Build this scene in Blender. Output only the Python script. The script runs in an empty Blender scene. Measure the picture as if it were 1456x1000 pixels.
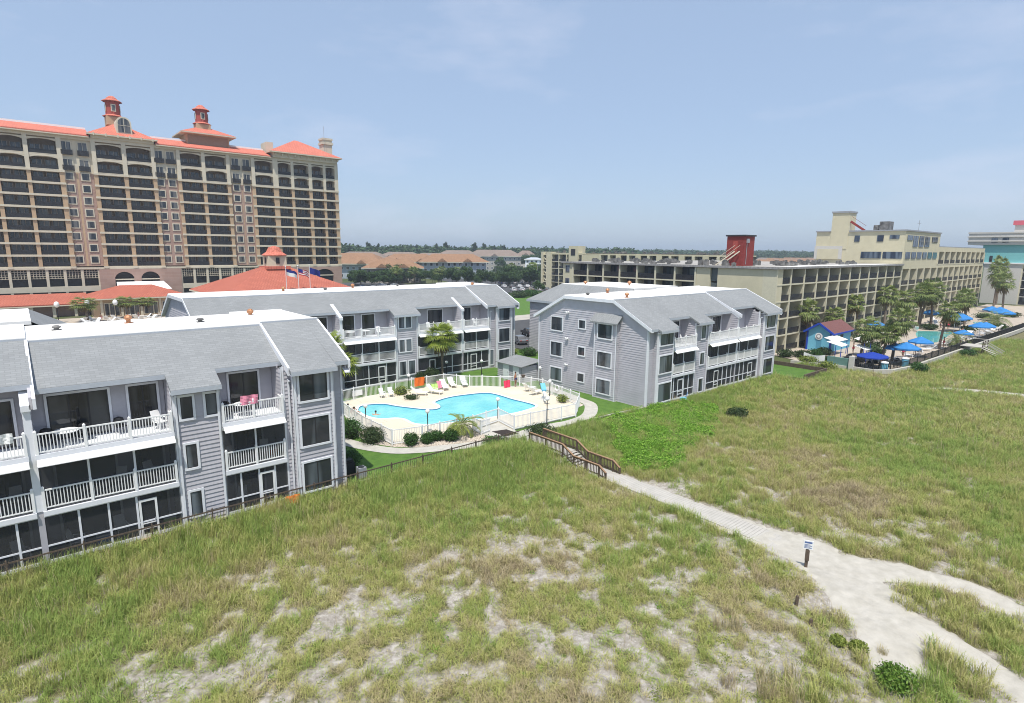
import bpy, bmesh, math, random
import numpy as np
from mathutils import Vector, Matrix
random.seed(7); RS = np.random.RandomState(11)
R = math.radians
S = bpy.context.scene
COL = S.collection

# ---------------------------------------------------------------- camera
# world axes: +x runs along the shore, +y runs inland, z = 0 is the lawn by the pool
cd = bpy.data.cameras.new("camera"); cam = bpy.data.objects.new("camera", cd); COL.objects.link(cam)
cd.sensor_width = 36.0; cd.lens = 36.0 * 816.08 / 1456.0; cd.clip_start = 0.5; cd.clip_end = 12000
YAW, PIT, ROL = R(40.5136), R(9.9842), R(0.4894)
_f = Vector((math.sin(YAW) * math.cos(PIT), math.cos(YAW) * math.cos(PIT), -math.sin(PIT)))
_r = Vector((math.cos(YAW), -math.sin(YAW), 0)); _u = _r.cross(_f)
_r2 = _r * math.cos(ROL) + _u * math.sin(ROL); _u2 = -_r * math.sin(ROL) + _u * math.cos(ROL)
cam.matrix_world = Matrix(((_r2.x, _u2.x, -_f.x, 0), (_r2.y, _u2.y, -_f.y, 0), (_r2.z, _u2.z, -_f.z, 16.0), (0, 0, 0, 1)))
S.camera = cam

# ---------------------------------------------------------------- sky, sun, exposure
SUN = Vector((-0.31, -0.30, 1.0)).normalized()
ELEV = math.asin(SUN.z); AZ = math.atan2(SUN.x, SUN.y)
w = bpy.data.worlds.new("World"); S.world = w; w.use_nodes = True
nt = w.node_tree; bg = nt.nodes["Background"]
sky = nt.nodes.new("ShaderNodeTexSky"); sky.sky_type = 'NISHITA'; sky.sun_disc = False
sky.sun_elevation = ELEV; sky.sun_rotation = AZ; sky.air_density = 1.0; sky.dust_density = 1.0; sky.ozone_density = 1.5; sky.altitude = 20
tc = nt.nodes.new("ShaderNodeTexCoord"); mp = nt.nodes.new("ShaderNodeMapping"); mp.inputs['Scale'].default_value = (2.2, 2.2, 7.0)
cn = nt.nodes.new("ShaderNodeTexNoise"); cn.inputs['Scale'].default_value = 1.6; cn.inputs['Detail'].default_value = 6; cn.inputs['Roughness'].default_value = .55
cr = nt.nodes.new("ShaderNodeValToRGB"); cr.color_ramp.elements[0].position = .54; cr.color_ramp.elements[1].position = .84
cr.color_ramp.elements[1].color = (.46, .46, .46, 1)
mxs = nt.nodes.new("ShaderNodeMixRGB"); mxs.inputs[2].default_value = (4.2, 4.4, 5.2, 1)
nt.links.new(tc.outputs['Generated'], mp.inputs[0]); nt.links.new(mp.outputs[0], cn.inputs['Vector']); nt.links.new(cn.outputs[0], cr.inputs[0])
nt.links.new(cr.outputs[0], mxs.inputs[0]); hzm = nt.nodes.new("ShaderNodeMixRGB"); hzm.inputs[0].default_value = .72; hzm.inputs[2].default_value = (2.2, 2.85, 3.95, 1)   # thin bright summer veil over the whole sky
nt.links.new(sky.outputs[0], hzm.inputs[1]); nt.links.new(hzm.outputs[0], mxs.inputs[1]); nt.links.new(mxs.outputs[0], bg.inputs[0])
bg.inputs[1].default_value = 0.13
sl = bpy.data.lights.new("sun", 'SUN'); sl.energy = 3.4; sl.angle = R(0.6); sl.color = (1.0, .955, .88)
so = bpy.data.objects.new("sun", sl); COL.objects.link(so); so.rotation_euler = SUN.to_track_quat('Z', 'Y').to_euler(); so.location = (0, 0, 300)
S.cycles.filter_width = 1.0
S.view_settings.view_transform = 'Standard'; S.view_settings.look = 'None'; S.view_settings.exposure = 0.56; S.view_settings.gamma = 1.0

# ---------------------------------------------------------------- materials
def mat(name, col, rough=.8, var=0.0, vscale=3.0, bump=0.0, bscale=30.0, spec=.35, island=0.0, metal=0.0, col2=None):
    m = bpy.data.materials.new(name); m.use_nodes = True; t = m.node_tree; b = t.nodes["Principled BSDF"]
    b.inputs['Roughness'].default_value = rough; b.inputs['Specular IOR Level'].default_value = spec; b.inputs['Metallic'].default_value = metal
    c = (col[0], col[1], col[2], 1); b.inputs['Base Color'].default_value = c; src = None
    geo = t.nodes.new("ShaderNodeNewGeometry")
    if var or col2:
        n = t.nodes.new("ShaderNodeTexNoise"); n.inputs['Scale'].default_value = vscale; n.inputs['Detail'].default_value = 5; n.inputs['Roughness'].default_value = .6
        t.links.new(geo.outputs['Position'], n.inputs['Vector'])
        r = t.nodes.new("ShaderNodeValToRGB"); r.color_ramp.elements[0].position = .3; r.color_ramp.elements[1].position = .7
        lo = col if col2 else [v * (1 - var) for v in col]; hi = col2 if col2 else [min(1, v * (1 + var)) for v in col]
        r.color_ramp.elements[0].color = (*lo, 1); r.color_ramp.elements[1].color = (*hi, 1)
        t.links.new(n.outputs[0], r.inputs[0]); src = r.outputs[0]
    if island:
        h = t.nodes.new("ShaderNodeHueSaturation"); mr = t.nodes.new("ShaderNodeMapRange")
        mr.inputs['To Min'].default_value = 1 - island; mr.inputs['To Max'].default_value = 1 + island
        t.links.new(geo.outputs['Random Per Island'], mr.inputs['Value']); t.links.new(mr.outputs[0], h.inputs['Value'])
        if src: t.links.new(src, h.inputs['Color'])
        else: h.inputs['Color'].default_value = c
        src = h.outputs[0]
    if src: t.links.new(src, b.inputs['Base Color'])
    if bump:
        n2 = t.nodes.new("ShaderNodeTexNoise"); n2.inputs['Scale'].default_value = bscale; n2.inputs['Detail'].default_value = 4
        t.links.new(geo.outputs['Position'], n2.inputs['Vector'])
        bp = t.nodes.new("ShaderNodeBump"); bp.inputs['Strength'].default_value = bump; bp.inputs['Distance'].default_value = .05
        t.links.new(n2.outputs[0], bp.inputs['Height']); t.links.new(bp.outputs[0], b.inputs['Normal'])
    return m

def brickmat(name, c1, c2, mortar, scale=1.0, bw=.5, rh=.25, swap=False, msize=.02, rough=.85, axis='XZ'):
    """courses of bricks, tiles or shingles, laid out in metres of the world"""
    m = bpy.data.materials.new(name); m.use_nodes = True; t = m.node_tree; b = t.nodes["Principled BSDF"]
    b.inputs['Roughness'].default_value = rough; b.inputs['Specular IOR Level'].default_value = .25
    geo = t.nodes.new("ShaderNodeNewGeometry"); sp = t.nodes.new("ShaderNodeSeparateXYZ"); cb = t.nodes.new("ShaderNodeCombineXYZ")
    t.links.new(geo.outputs['Position'], sp.inputs[0])
    ad = t.nodes.new("ShaderNodeMath"); ad.operation = 'ADD'
    if axis == 'XZ':   # vertical walls: x + y along, z up
        t.links.new(sp.outputs[0], ad.inputs[0]); t.links.new(sp.outputs[1], ad.inputs[1]); up = sp.outputs[2]
    else:              # roofs sloping in y
        t.links.new(sp.outputs[0], ad.inputs[0]); ad.inputs[1].default_value = 0; up = sp.outputs[1]
    t.links.new(ad.outputs[0], cb.inputs[0]); t.links.new(up, cb.inputs[1])
    br = t.nodes.new("ShaderNodeTexBrick"); br.inputs['Scale'].default_value = scale; br.inputs['Brick Width'].default_value = bw; br.inputs['Row Height'].default_value = rh
    br.inputs['Mortar Size'].default_value = msize; br.inputs['Color1'].default_value = (*c1, 1); br.inputs['Color2'].default_value = (*c2, 1); br.inputs['Mortar'].default_value = (*mortar, 1)
    t.links.new(cb.outputs[0], br.inputs['Vector'])
    n = t.nodes.new("ShaderNodeTexNoise"); n.inputs['Scale'].default_value = .35; n.inputs['Detail'].default_value = 6; t.links.new(geo.outputs['Position'], n.inputs['Vector'])
    mr = t.nodes.new("ShaderNodeMapRange"); mr.inputs['From Min'].default_value = .3; mr.inputs['From Max'].default_value = .7; mr.inputs['To Min'].default_value = .93; mr.inputs['To Max'].default_value = 1.06
    t.links.new(n.outputs[0], mr.inputs['Value'])
    hs = t.nodes.new("ShaderNodeHueSaturation"); t.links.new(br.outputs[0], hs.inputs['Color']); t.links.new(mr.outputs[0], hs.inputs['Value']); t.links.new(hs.outputs[0], b.inputs['Base Color'])
    bp = t.nodes.new("ShaderNodeBump"); bp.inputs['Strength'].default_value = .35; bp.inputs['Distance'].default_value = .02; bp.invert = True
    t.links.new(br.outputs['Fac'], bp.inputs['Height']); t.links.new(bp.outputs[0], b.inputs['Normal'])
    return m

def glassmat(name, col, curtain=None):
    """window glass with curtains or blinds showing in some of the panes"""
    m = mat(name, col, rough=.06, spec=.6); t = m.node_tree; b = t.nodes["Principled BSDF"]
    if curtain:
        geo = t.nodes.new("ShaderNodeNewGeometry"); n = t.nodes.new("ShaderNodeTexNoise"); mp = t.nodes.new("ShaderNodeMapping")
        mp.inputs['Scale'].default_value = (1.1, 1.1, .12); n.inputs['Scale'].default_value = 1.0; n.inputs['Detail'].default_value = 1
        r = t.nodes.new("ShaderNodeValToRGB"); r.color_ramp.elements[0].position = .44; r.color_ramp.elements[1].position = .6
        r.color_ramp.elements[0].color = (*col, 1); r.color_ramp.elements[1].color = (*curtain, 1)
        t.links.new(geo.outputs['Position'], mp.inputs[0]); t.links.new(mp.outputs[0], n.inputs['Vector']); t.links.new(n.outputs[0], r.inputs[0]); t.links.new(r.outputs[0], b.inputs['Base Color'])
    return m

def screenmat(name, col, alpha):
    m = bpy.data.materials.new(name); m.use_nodes = True; t = m.node_tree; b = t.nodes["Principled BSDF"]
    b.inputs['Base Color'].default_value = (*col, 1); b.inputs['Roughness'].default_value = .6; b.inputs['Alpha'].default_value = alpha
    return m

def leafmat(name, c1, c2, c3=None, rough=.55):
    """leaves: each leaf gets its own tint between c1 and c2"""
    m = bpy.data.materials.new(name); m.use_nodes = True; t = m.node_tree; b = t.nodes["Principled BSDF"]
    b.inputs['Roughness'].default_value = rough; b.inputs['Specular IOR Level'].default_value = .3
    g = t.nodes.new("ShaderNodeNewGeometry"); r = t.nodes.new("ShaderNodeValToRGB")
    r.color_ramp.elements[0].color = (*c1, 1); r.color_ramp.elements[1].color = (*c2, 1)
    if c3:
        e = r.color_ramp.elements.new(.93); e.color = (*c2, 1); r.color_ramp.elements[2].color = (*c3, 1)
    t.links.new(g.outputs['Random Per Island'], r.inputs[0]); t.links.new(r.outputs[0], b.inputs['Base Color'])
    tr = t.nodes.new("ShaderNodeBsdfTranslucent"); mx = t.nodes.new("ShaderNodeMixShader"); mx.inputs[0].default_value = .22
    t.links.new(r.outputs[0], tr.inputs[0]); out = t.nodes["Material Output"]
    t.links.new(b.outputs[0], mx.inputs[1]); t.links.new(tr.outputs[0], mx.inputs[2]); t.links.new(mx.outputs[0], out.inputs[0])
    return m

M = {}
M['siding'] = mat('siding', (.452, .438, .468), .75, var=.10, vscale=.7)
M['trim'] = mat('trim', (.72, .73, .76), .6, var=.04)
M['fascia'] = mat('fascia', (.44, .47, .51), .6, var=.05)
M['white'] = mat('white_paint', (.8, .8, .79), .5, var=.03)
M['shingle'] = brickmat('shingle', (.235, .243, .245), (.275, .283, .285), (.215, .222, .225), bw=.42, rh=.17, msize=.016, axis='XY')
M['flatroof'] = mat('white_membrane', (.84, .82, .78), .7, var=.05, vscale=.25)
M['glass'] = glassmat('window_glass', (.03, .035, .043), (.15, .175, .20))
M['glassd'] = glassmat('door_glass', (.014, .016, .02), (.06, .065, .07))
M['screen'] = screenmat('insect_screen', (.05, .052, .056), .42)
M['frame'] = mat('dark_frame', (.03, .03, .033), .5)
M['copper'] = mat('copper', (.42, .2, .1), .5, metal=.3, var=.3, vscale=8)
M['grey'] = mat('grey_metal', (.3, .31, .33), .5)
M['dark'] = mat('dark_metal', (.02, .02, .022), .45)
M['shade'] = mat('balcony_floor', (.42, .42, .43), .8)
# big pink hotel
M['tan'] = mat('tan_stucco', (.50, .36, .23), .9, var=.1, vscale=.4)
M['brick'] = brickmat('brick', (.37, .25, .205), (.41, .285, .235), (.42, .31, .26), bw=1.6, rh=.8, msize=.03)
M['cream'] = mat('cream_stucco', (.60, .545, .43), .85, var=.07, vscale=.5)
M['tile'] = brickmat('clay_tile', (.54, .165, .115), (.60, .20, .14), (.42, .12, .08), bw=.5, rh=.5, msize=.04, axis='XY')
M['tiledark'] = brickmat('old_clay_tile', (.40, .125, .085), (.46, .15, .10), (.30, .085, .055), bw=.5, rh=.5, msize=.04, axis='XY')
M['redwall'] = mat('red_stucco', (.36, .07, .055), .8, var=.1)
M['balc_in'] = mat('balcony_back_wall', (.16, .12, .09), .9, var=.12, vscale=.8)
M['hglass'] = glassmat('hotel_glass', (.018, .022, .03), (.12, .12, .12))
M['rail'] = screenmat('dark_railing', (.025, .025, .03), .72)
# yellow hotel
M['yellow'] = mat('yellow_brick', (.58, .53, .375), .9, var=.06, vscale=.6)
M['yellowcol'] = mat('yellow_fin', (.60, .56, .42), .85, var=.06)
M['yglass'] = glassmat('yellow_hotel_glass', (.02, .03, .055), (.11, .14, .18))
M['gravelroof'] = mat('gravel_roof', (.36, .34, .31), .95, var=.25, vscale=1.2)
M['rustred'] = mat('rust_red_panel', (.23, .035, .03), .8, var=.15, vscale=2)
M['machine'] = mat('rooftop_machine', (.06, .06, .06), .7, col2=(.26, .25, .235), vscale=1.2)
M['teal'] = mat('teal_paint', (.19, .48, .48), .8, var=.05)
M['palewall'] = mat('pale_wall', (.55, .53, .49), .85, var=.06)
M['pinkroof'] = mat('pink_roof', (.62, .12, .16), .7)
# village
M['brownroof'] = brickmat('brown_roof', (.27, .155, .09), (.32, .185, .11), (.21, .12, .07), bw=1.0, rh=.6, msize=.05, axis='XY')
M['greyroof'] = brickmat('grey_brown_roof', (.22, .17, .14), (.26, .20, .165), (.18, .14, .115), bw=1.0, rh=.6, msize=.05, axis='XY')
M['bluewall'] = mat('blue_grey_wall', (.36, .41, .46), .85, var=.08)
M['stonewall'] = mat('stone_wall', (.36, .33, .29), .9, var=.15)
# ground
M['lawn'] = mat('lawn', (.060, .135, .018), .9, col2=(.105, .20, .03), vscale=1.1, bump=.8, bscale=40)
M['concrete'] = mat('concrete', (.46, .44, .39), .9, var=.12, vscale=1.5, bump=.2, bscale=60)
M['deck'] = brickmat('pool_deck', (.66, .59, .465), (.63, .565, .44), (.46, .41, .32), bw=2.6, rh=2.6, msize=.022, axis='XY')
M['coping'] = mat('pool_coping', (.74, .7, .62), .7)
M['asphalt'] = mat('asphalt', (.07, .07, .072), .9, var=.2, vscale=.6)
M['pavement'] = mat('pale_pavement', (.42, .39, .34), .9, var=.12, vscale=.4)
M['terrace'] = mat('terrace', (.44, .375, .305), .9, var=.12, vscale=.5)
M['pebble'] = mat('pebble', (.42, .36, .29), .9, col2=(.68, .62, .54), vscale=5, bump=1.0, bscale=14)
M['wood'] = mat('grey_wood', (.44, .415, .375), .9, var=.10, vscale=1.5, bump=.3, bscale=40)
M['woodwarm'] = mat('brown_wood', (.29, .18, .105), .75, var=.25, vscale=5)
M['wooddark'] = mat('weathered_post', (.105, .078, .058), .9, var=.3, vscale=5)
M['bark'] = mat('bark', (.19, .15, .115), .95, var=.3, vscale=6, bump=.6, bscale=25)
M['lamp'] = mat('milk_globe', (.82, .82, .8), .25)
M['black'] = mat('black_paint', (.014, .014, .016), .5)
M['mat'] = mat('rubber_mat', (.035, .026, .022), .9, var=.3, vscale=6)
M['blue'] = mat('blue_canvas', (.03, .19, .48), .7, var=.12, vscale=2)
M['bluedark'] = mat('dark_blue_canvas', (.01, .04, .30), .75)
M['bluetrim'] = mat('blue_trim', (.015, .06, .42), .6)
M['skyblue'] = mat('sky_blue_wall', (.16, .46, .62), .8, var=.05)
M['maroon'] = mat('maroon_shingle', (.17, .075, .07), .9, var=.15, vscale=3)
M['canvas'] = mat('white_canvas', (.78, .78, .76), .75)
M['orange'] = mat('orange_cloth', (.75, .16, .02), .7)
M['pink'] = mat('red_pink_cloth', (.66, .04, .10), .7)
M['pinkpale'] = mat('pale_pink_cloth', (.72, .26, .36), .7)
M['lime'] = mat('lime_cloth', (.45, .68, .18), .7)
M['skin'] = mat('skin', (.50, .28, .19), .6)
M['skin2'] = mat('tanned_skin', (.33, .165, .10), .6)
M['hair'] = mat('dark_hair', (.02, .014, .01), .6)
M['shorts'] = mat('navy_swimwear', (.02, .03, .12), .7)
M['flagred'] = mat('flag_red', (.45, .03, .05), .8); M['flagblue'] = mat('flag_blue', (.02, .03, .20), .8)
M['tyre'] = mat('tyre', (.015, .015, .015), .8)
for n, c in (('white', (.7, .7, .7)), ('silver', (.4, .42, .44)), ('grey', (.16, .165, .175)), ('black', (.015, .016, .018)), ('navy', (.02, .04, .11)), ('red', (.30, .025, .025)), ('blue', (.05, .13, .33)), ('tan', (.36, .31, .23))):
    M['car_' + n] = mat(n + '_car_paint', c, .25, spec=.5)
# leaves
M['oak'] = leafmat('oak_leaves', (.028, .062, .016), (.075, .135, .032))
M['pine'] = leafmat('pine_needles', (.018, .045, .018), (.05, .085, .03))
M['pooltile'] = mat('pool_tile', (.06, .22, .38), .3, var=.2, vscale=8)
M['far'] = leafmat('far_woods', (.035, .075, .032), (.08, .135, .05))
M['palm'] = leafmat('palm_fronds', (.10, .145, .035), (.24, .29, .085), (.32, .26, .11))
M['palmdry'] = leafmat('old_palm_fronds', (.16, .11, .04), (.22, .17, .07))
M['yellowpalm'] = leafmat('yellow_green_fronds', (.16, .22, .03), (.30, .36, .05))
M['box'] = leafmat('clipped_leaves', (.026, .075, .015), (.065, .145, .028))
M['darkbox'] = leafmat('dark_clipped_leaves', (.022, .055, .016), (.07, .10, .03))
M['vine'] = leafmat('vine_leaves', (.09, .22, .02), (.25, .44, .045), (.34, .48, .09))
M['weed'] = leafmat('weed_leaves', (.13, .18, .035), (.27, .31, .06))

# ---------------------------------------------------------------- mesh building
class MB:
    def __init__(s): s.v = []; s.f = []; s.mi = []; s.m = 0
    def q(s, *p):
        n = len(s.v); s.v.extend(p); s.f.append(tuple(range(n, n + len(p)))); s.mi.append(s.m); return s
    def box(s, x0, y0, z0, x1, y1, z1):
        if x1 < x0: x0, x1 = x1, x0
        if y1 < y0: y0, y1 = y1, y0
        if z1 < z0: z0, z1 = z1, z0
        n = len(s.v)
        s.v += [(x0, y0, z0), (x1, y0, z0), (x1, y1, z0), (x0, y1, z0), (x0, y0, z1), (x1, y0, z1), (x1, y1, z1), (x0, y1, z1)]
        for f in ((0, 3, 2, 1), (4, 5, 6, 7), (0, 1, 5, 4), (1, 2, 6, 5), (2, 3, 7, 6), (3, 0, 4, 7)):
            s.f.append(tuple(n + i for i in f)); s.mi.append(s.m)
        return s
    def hexa(s, a, b):
        """solid between quad a (4 pts) and quad b"""
        n = len(s.v); s.v += list(a) + list(b)
        for f in ((3, 2, 1, 0), (4, 5, 6, 7), (0, 1, 5, 4), (1, 2, 6, 5), (2, 3, 7, 6), (3, 0, 4, 7)):
            s.f.append(tuple(n + i for i in f)); s.mi.append(s.m)
        return s
    def prism(s, poly, x0, x1, axis='x'):
        """polygon (list of 2d) swept along an axis"""
        def P(u, a, b): return (u, a, b) if axis == 'x' else ((a, u, b) if axis == 'y' else (a, b, u))
        n = len(s.v); k = len(poly)
        s.v += [P(x0, *p) for p in poly] + [P(x1, *p) for p in poly]
        s.f.append(tuple(range(n + k - 1, n - 1, -1))); s.f.append(tuple(range(n + k, n + 2 * k))); s.mi += [s.m, s.m]
        for i in range(k):
            j = (i + 1) % k; s.f.append((n + i, n + j, n + k + j, n + k + i)); s.mi.append(s.m)
        return s
    def bar(s, a, b, wd, ht=None):
        """a beam from a to b with a rectangular section"""
        a = Vector(a); b = Vector(b); d = (b - a).normalized(); up = Vector((0, 0, 1))
        if abs(d.z) > .95: up = Vector((0, 1, 0))
        sx = d.cross(up).normalized(); sy = sx.cross(d).normalized(); h = (ht or wd) / 2; g = wd / 2
        A = [a - sx * g - sy * h, a + sx * g - sy * h, a + sx * g + sy * h, a - sx * g + sy * h]
        return s.hexa([tuple(p) for p in A], [tuple(p + (b - a)) for p in A])
    def cyl(s, a, b, r0, r1=None, n=8, cap=True):
        r1 = r0 if r1 is None else r1; a = Vector(a); b = Vector(b); d = (b - a).normalized()
        up = Vector((0, 0, 1)) if abs(d.z) < .95 else Vector((1, 0, 0)); sx = d.cross(up).normalized(); sy = d.cross(sx)
        k = len(s.v)
        for c, r in ((a, r0), (b, r1)):
            for i in range(n):
                t = 2 * math.pi * i / n; s.v.append(tuple(c + sx * (r * math.cos(t)) + sy * (r * math.sin(t))))
        for i in range(n):
            j = (i + 1) % n; s.f.append((k + i, k + j, k + n + j, k + n + i)); s.mi.append(s.m)
        if cap:
            s.f.append(tuple(range(k + n - 1, k - 1, -1))); s.f.append(tuple(range(k + n, k + 2 * n))); s.mi += [s.m, s.m]
        return s
    def lathe(s, c, prof, n=12):
        k = len(s.v); m = len(prof)
        for r, z in prof:
            for i in range(n):
                t = 2 * math.pi * i / n; s.v.append((c[0] + r * math.cos(t), c[1] + r * math.sin(t), c[2] + z))
        for j in range(m - 1):
            for i in range(n):
                a = k + j * n + i; b = k + j * n + (i + 1) % n; s.f.append((a, b, b + n, a + n)); s.mi.append(s.m)
        s.f.append(tuple(range(k + (m - 1) * n, k + m * n))); s.mi.append(s.m)
        return s
    def ball(s, c, r, n=10, sq=1.0):
        return s.lathe((c[0], c[1], c[2]), [(max(.001, r * math.sin(math.pi * i / 7)), -r * sq * math.cos(math.pi * i / 7)) for i in range(8)], n)
    def build(s, name, ms, parent=None, smooth=False, world=True):
        off = (0, 0, 0)
        if parent is not None and world:
            p = parent
            while p.parent is not None: p = p.parent
            off = p.location
        me = bpy.data.meshes.new(name)
        vs = [(a - off[0], b - off[1], c - off[2]) for a, b, c in s.v]
        me.from_pydata(vs, [], s.f)
        for m_ in (ms if isinstance(ms, (list, tuple)) else [ms]): me.materials.append(m_)
        if any(s.mi): me.polygons.foreach_set('material_index', s.mi)
        if smooth: me.polygons.foreach_set('use_smooth', [True] * len(me.polygons))
        me.update(); o = bpy.data.objects.new(name, me); COL.objects.link(o)
        if parent is not None: o.parent = parent
        return o

def tag(o, label=None, cat=None, group=None, kind=None):
    if label: o['label'] = label
    if cat: o['category'] = cat
    if group: o['group'] = group
    if kind: o['kind'] = kind
    return o
def thing(name, label, cat, loc=(0, 0, 0), rz=0.0, group=None):
    o = bpy.data.objects.new(name, None); COL.objects.link(o); o.location = loc; o.rotation_euler = (0, 0, rz); o.empty_display_size = .3
    return tag(o, label, cat, group)
def copy_tree(o, parent=None):
    c = o.copy(); COL.objects.link(c)
    if parent is not None: c.parent = parent
    for ch in o.children: copy_tree(ch, c)
    return c
def put(proto, loc, rz=0, sc=1.0, label=None, group=None):
    """first call uses the prototype itself, later calls copy it"""
    if not proto.get('_used'): proto['_used'] = 1; o = proto
    else: o = copy_tree(proto)
    o.location = loc; o.rotation_euler = (0, 0, rz); o.scale = (sc, sc, sc) if not isinstance(sc, tuple) else sc
    if label: o['label'] = label
    if group: o['group'] = group
    return o
def struct(o): o['kind'] = 'structure'; return o

# smooth random fields, for terrain and ground cover
def field(x, y, seed, cell):
    x = np.asarray(x, float) / cell; y = np.asarray(y, float) / cell
    xi = np.floor(x).astype(int); yi = np.floor(y).astype(int); fx = x - xi; fy = y - yi
    fx = fx * fx * (3 - 2 * fx); fy = fy * fy * (3 - 2 * fy)
    def h(a, b):
        n = (a * 374761393 + b * 668265263 + seed * 974711) & 0x7fffffff
        n = ((n ^ (n >> 13)) * 1274126177) & 0x7fffffff
        return ((n ^ (n >> 16)) & 0xffff) / 65535.0
    return (h(xi, yi) * (1 - fx) + h(xi + 1, yi) * fx) * (1 - fy) + (h(xi, yi + 1) * (1 - fx) + h(xi + 1, yi + 1) * fx) * fy
def fbm(x, y, seed, cell, oc=4):
    s = 0; a = .5; t = 0
    for i in range(oc): s = s + a * field(x, y, seed + i * 17, cell / 2 ** i); t += a; a *= .55
    return s / t
def sstep(a, b, x):
    t = np.clip((np.asarray(x, float) - a) / (b - a), 0, 1); return t * t * (3 - 2 * t)
def gau(x, y, cx, cy, sx, sy): return np.exp(-((x - cx) / sx) ** 2 - ((y - cy) / sy) ** 2)
# ---------------------------------------------------------------- terrain
BX0, BX1 = 31.2, 32.9            # boardwalk edges
def hz(x, y):
    x = np.asarray(x, float); y = np.asarray(y, float)
    d = 1 - sstep(30.5, 35.2, y)
    z = -.5 * d
    z = z + d * (.55 * (fbm(x, y, 3, 9.0) - .5) + .22 * (fbm(x, y, 5, 2.6) - .5))
    k = 1 - sstep(34.0, 35.4, y)
    z = z + k * (.95 * gau(x, y, 26.5, 31.8, 4.2, 2.3) + .45 * gau(x, y, 40, 31.5, 5, 2.2) + .55 * gau(x, y, 63, 30, 9, 3.0) + .5 * gau(x, y, 84, 27, 9, 4) + .3 * gau(x, y, 14, 30, 8, 3))
    flat = np.maximum(sstep(86.6, 88.2, x) * sstep(22.0, 24.6, y + .012 * (x - 100)), sstep(74.6, 75.6, x) * (1 - sstep(82.2, 83, x)) * sstep(29.8, 31, y))
    z = z * (1 - flat) - .1 * flat
    walk = (1 - sstep(1.0, 2.2, np.abs(x - 32.05))) * sstep(6, 12, y)
    zw = -.62 + .55 * sstep(29.0, 30.5, y)
    z = z * (1 - walk * d) + zw * walk * d
    return z
def hz1(x, y): return float(hz(np.array([x]), np.array([y]))[0])
def seg_dist(x, y, pts):
    """distance to a polyline divided by its local half width"""
    best = np.full(np.shape(x), 1e9)
    for (x0, y0, w0), (x1, y1, w1) in zip(pts, pts[1:]):
        dx, dy = x1 - x0, y1 - y0; t = np.clip(((x - x0) * dx + (y - y0) * dy) / (dx * dx + dy * dy), 0, 1)
        best = np.minimum(best, np.hypot(x - x0 - t * dx, y - y0 - t * dy) / (w0 + (w1 - w0) * t))
    return best
SANDY = [[(32.2, 26, .9), (32.2, 20, 1.05), (32.1, 14.5, 1.45), (32.1, 12.5, 1.8), (31.4, 10, 1.9), (29.6, 8.2, 1.8), (27.4, 6.5, 1.4), (25.4, 5.6, .9), (24, 5.0, .5)],
         [(32, 10, 1.6), (34.0, 7.6, 1.0), (34.6, 5.2, .8), (34.2, 2.6, .8), (34, 0, .8)],
         [(29.0, 7.6, 1.4), (29.2, 5.6, .9), (28.6, 3.6, .7), (27.4, 1.6, .7), (26, -.5, .8)]]
TRAIL = [[(83.5, 19.4, .35), (85.6, 18.4, .6), (88, 15, .75), (89, 11, .8), (90, 7, .8)]]
def path_d(x, y):
    d = np.minimum.reduce([seg_dist(x, y, p) for p in SANDY + TRAIL])
    return d + .55 * (fbm(x, y, 41, 1.3) - .5) + .25 * (fbm(x, y, 47, .35, 2) - .5)
BARE = [(12.6, 16.2, 1.6, .9, .8), (17.0, 14.3, 1.5, 1.0, .9), (9.8, 22.2, 2.2, 1.0, .6), (5.6, 22.6, 2.6, 1.0, .55), (7.6, 19.6, 2.4, 1.2, .6), (2.6, 23.8, 1.6, .9, .5), (21.0, 9.6, 2.2, 1.2, .65),
        (24.0, 8.6, 2.0, 1.4, .6), (14.0, 24.6, 1.2, .8, .5), (12.4, 27.2, 1.0, .7, .45), (18.4, 19.6, 1.6, .8, .4), (40.6, 16.0, .9, .5, .9), (43.5, 17.6, 1.0, .5, .8), (52, 8.0, 2.0, .6, .7),
        (58, 14, 1.6, .5, .6), (47, 9, 2.4, .8, .55), (38.5, 9.5, 1.6, .9, .5), (15.8, 17.8, 1.8, .7, .45), (66, 17, 1.2, .4, .5), (49, 22, .8, .5, .5), (10.5, 18.6, 1.2, .8, .5), (19.5, 12.2, 1.6, .8, .6)]
def cover(x, y):
    """how much of the sand the dune plants hide, 0 to 1"""
    c = .72 + .45 * (fbm(x, y, 21, 4.5) - .5) + 2.9 * (fbm(x, y, 27, .8, 3) - .5)
    for bx, by, sx, sy, a in BARE: c = c - .75 * a * gau(x, y, bx, by, sx, sy) * (.5 + fbm(x, y, 29, .9))
    dz_ = np.clip(gau(x, y, 8, 19, 13, 6) + gau(x, y, 20, 11, 9, 6) + .5 * gau(x, y, 44, 12, 9, 5), 0, 1)
    c = c + dz_ * (1.3 * (fbm(x, y, 23, .7, 2) - .5) - .06)
    c = c + .45 * sstep(24, 31, y) + .34 * sstep(35, 46, x) + .2 * gau(x, y, 24, 29, 9, 4)
    c = c 
    p = path_d(x, y); c = c * sstep(.85, 1.35, p)
    return np.clip(c, 0, 1)
def green(x, y):
    """0 dry and tan, 1 fresh green"""
    g = .60 + .9 * (fbm(x, y, 33, 6.0) - .5) + .8 * (fbm(x, y, 37, 1.5) - .5) + .7 * (fbm(x, y, 39, .6, 2) - .5) + .30 * sstep(26, 33, y) + .25 * gau(x, y, 27, 30, 7, 4)
    g = g - .5 * gau(x, y, 41, 14, 6, 4.5) - .12 * gau(x, y, 14, 14, 6, 4) - .3 * gau(x, y, 22, 21, 6, 2.2) - .25 * gau(x, y, 22, 9, 5, 3) + .15 * sstep(40, 60, x)
    return np.clip(g, 0, 1)

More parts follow.
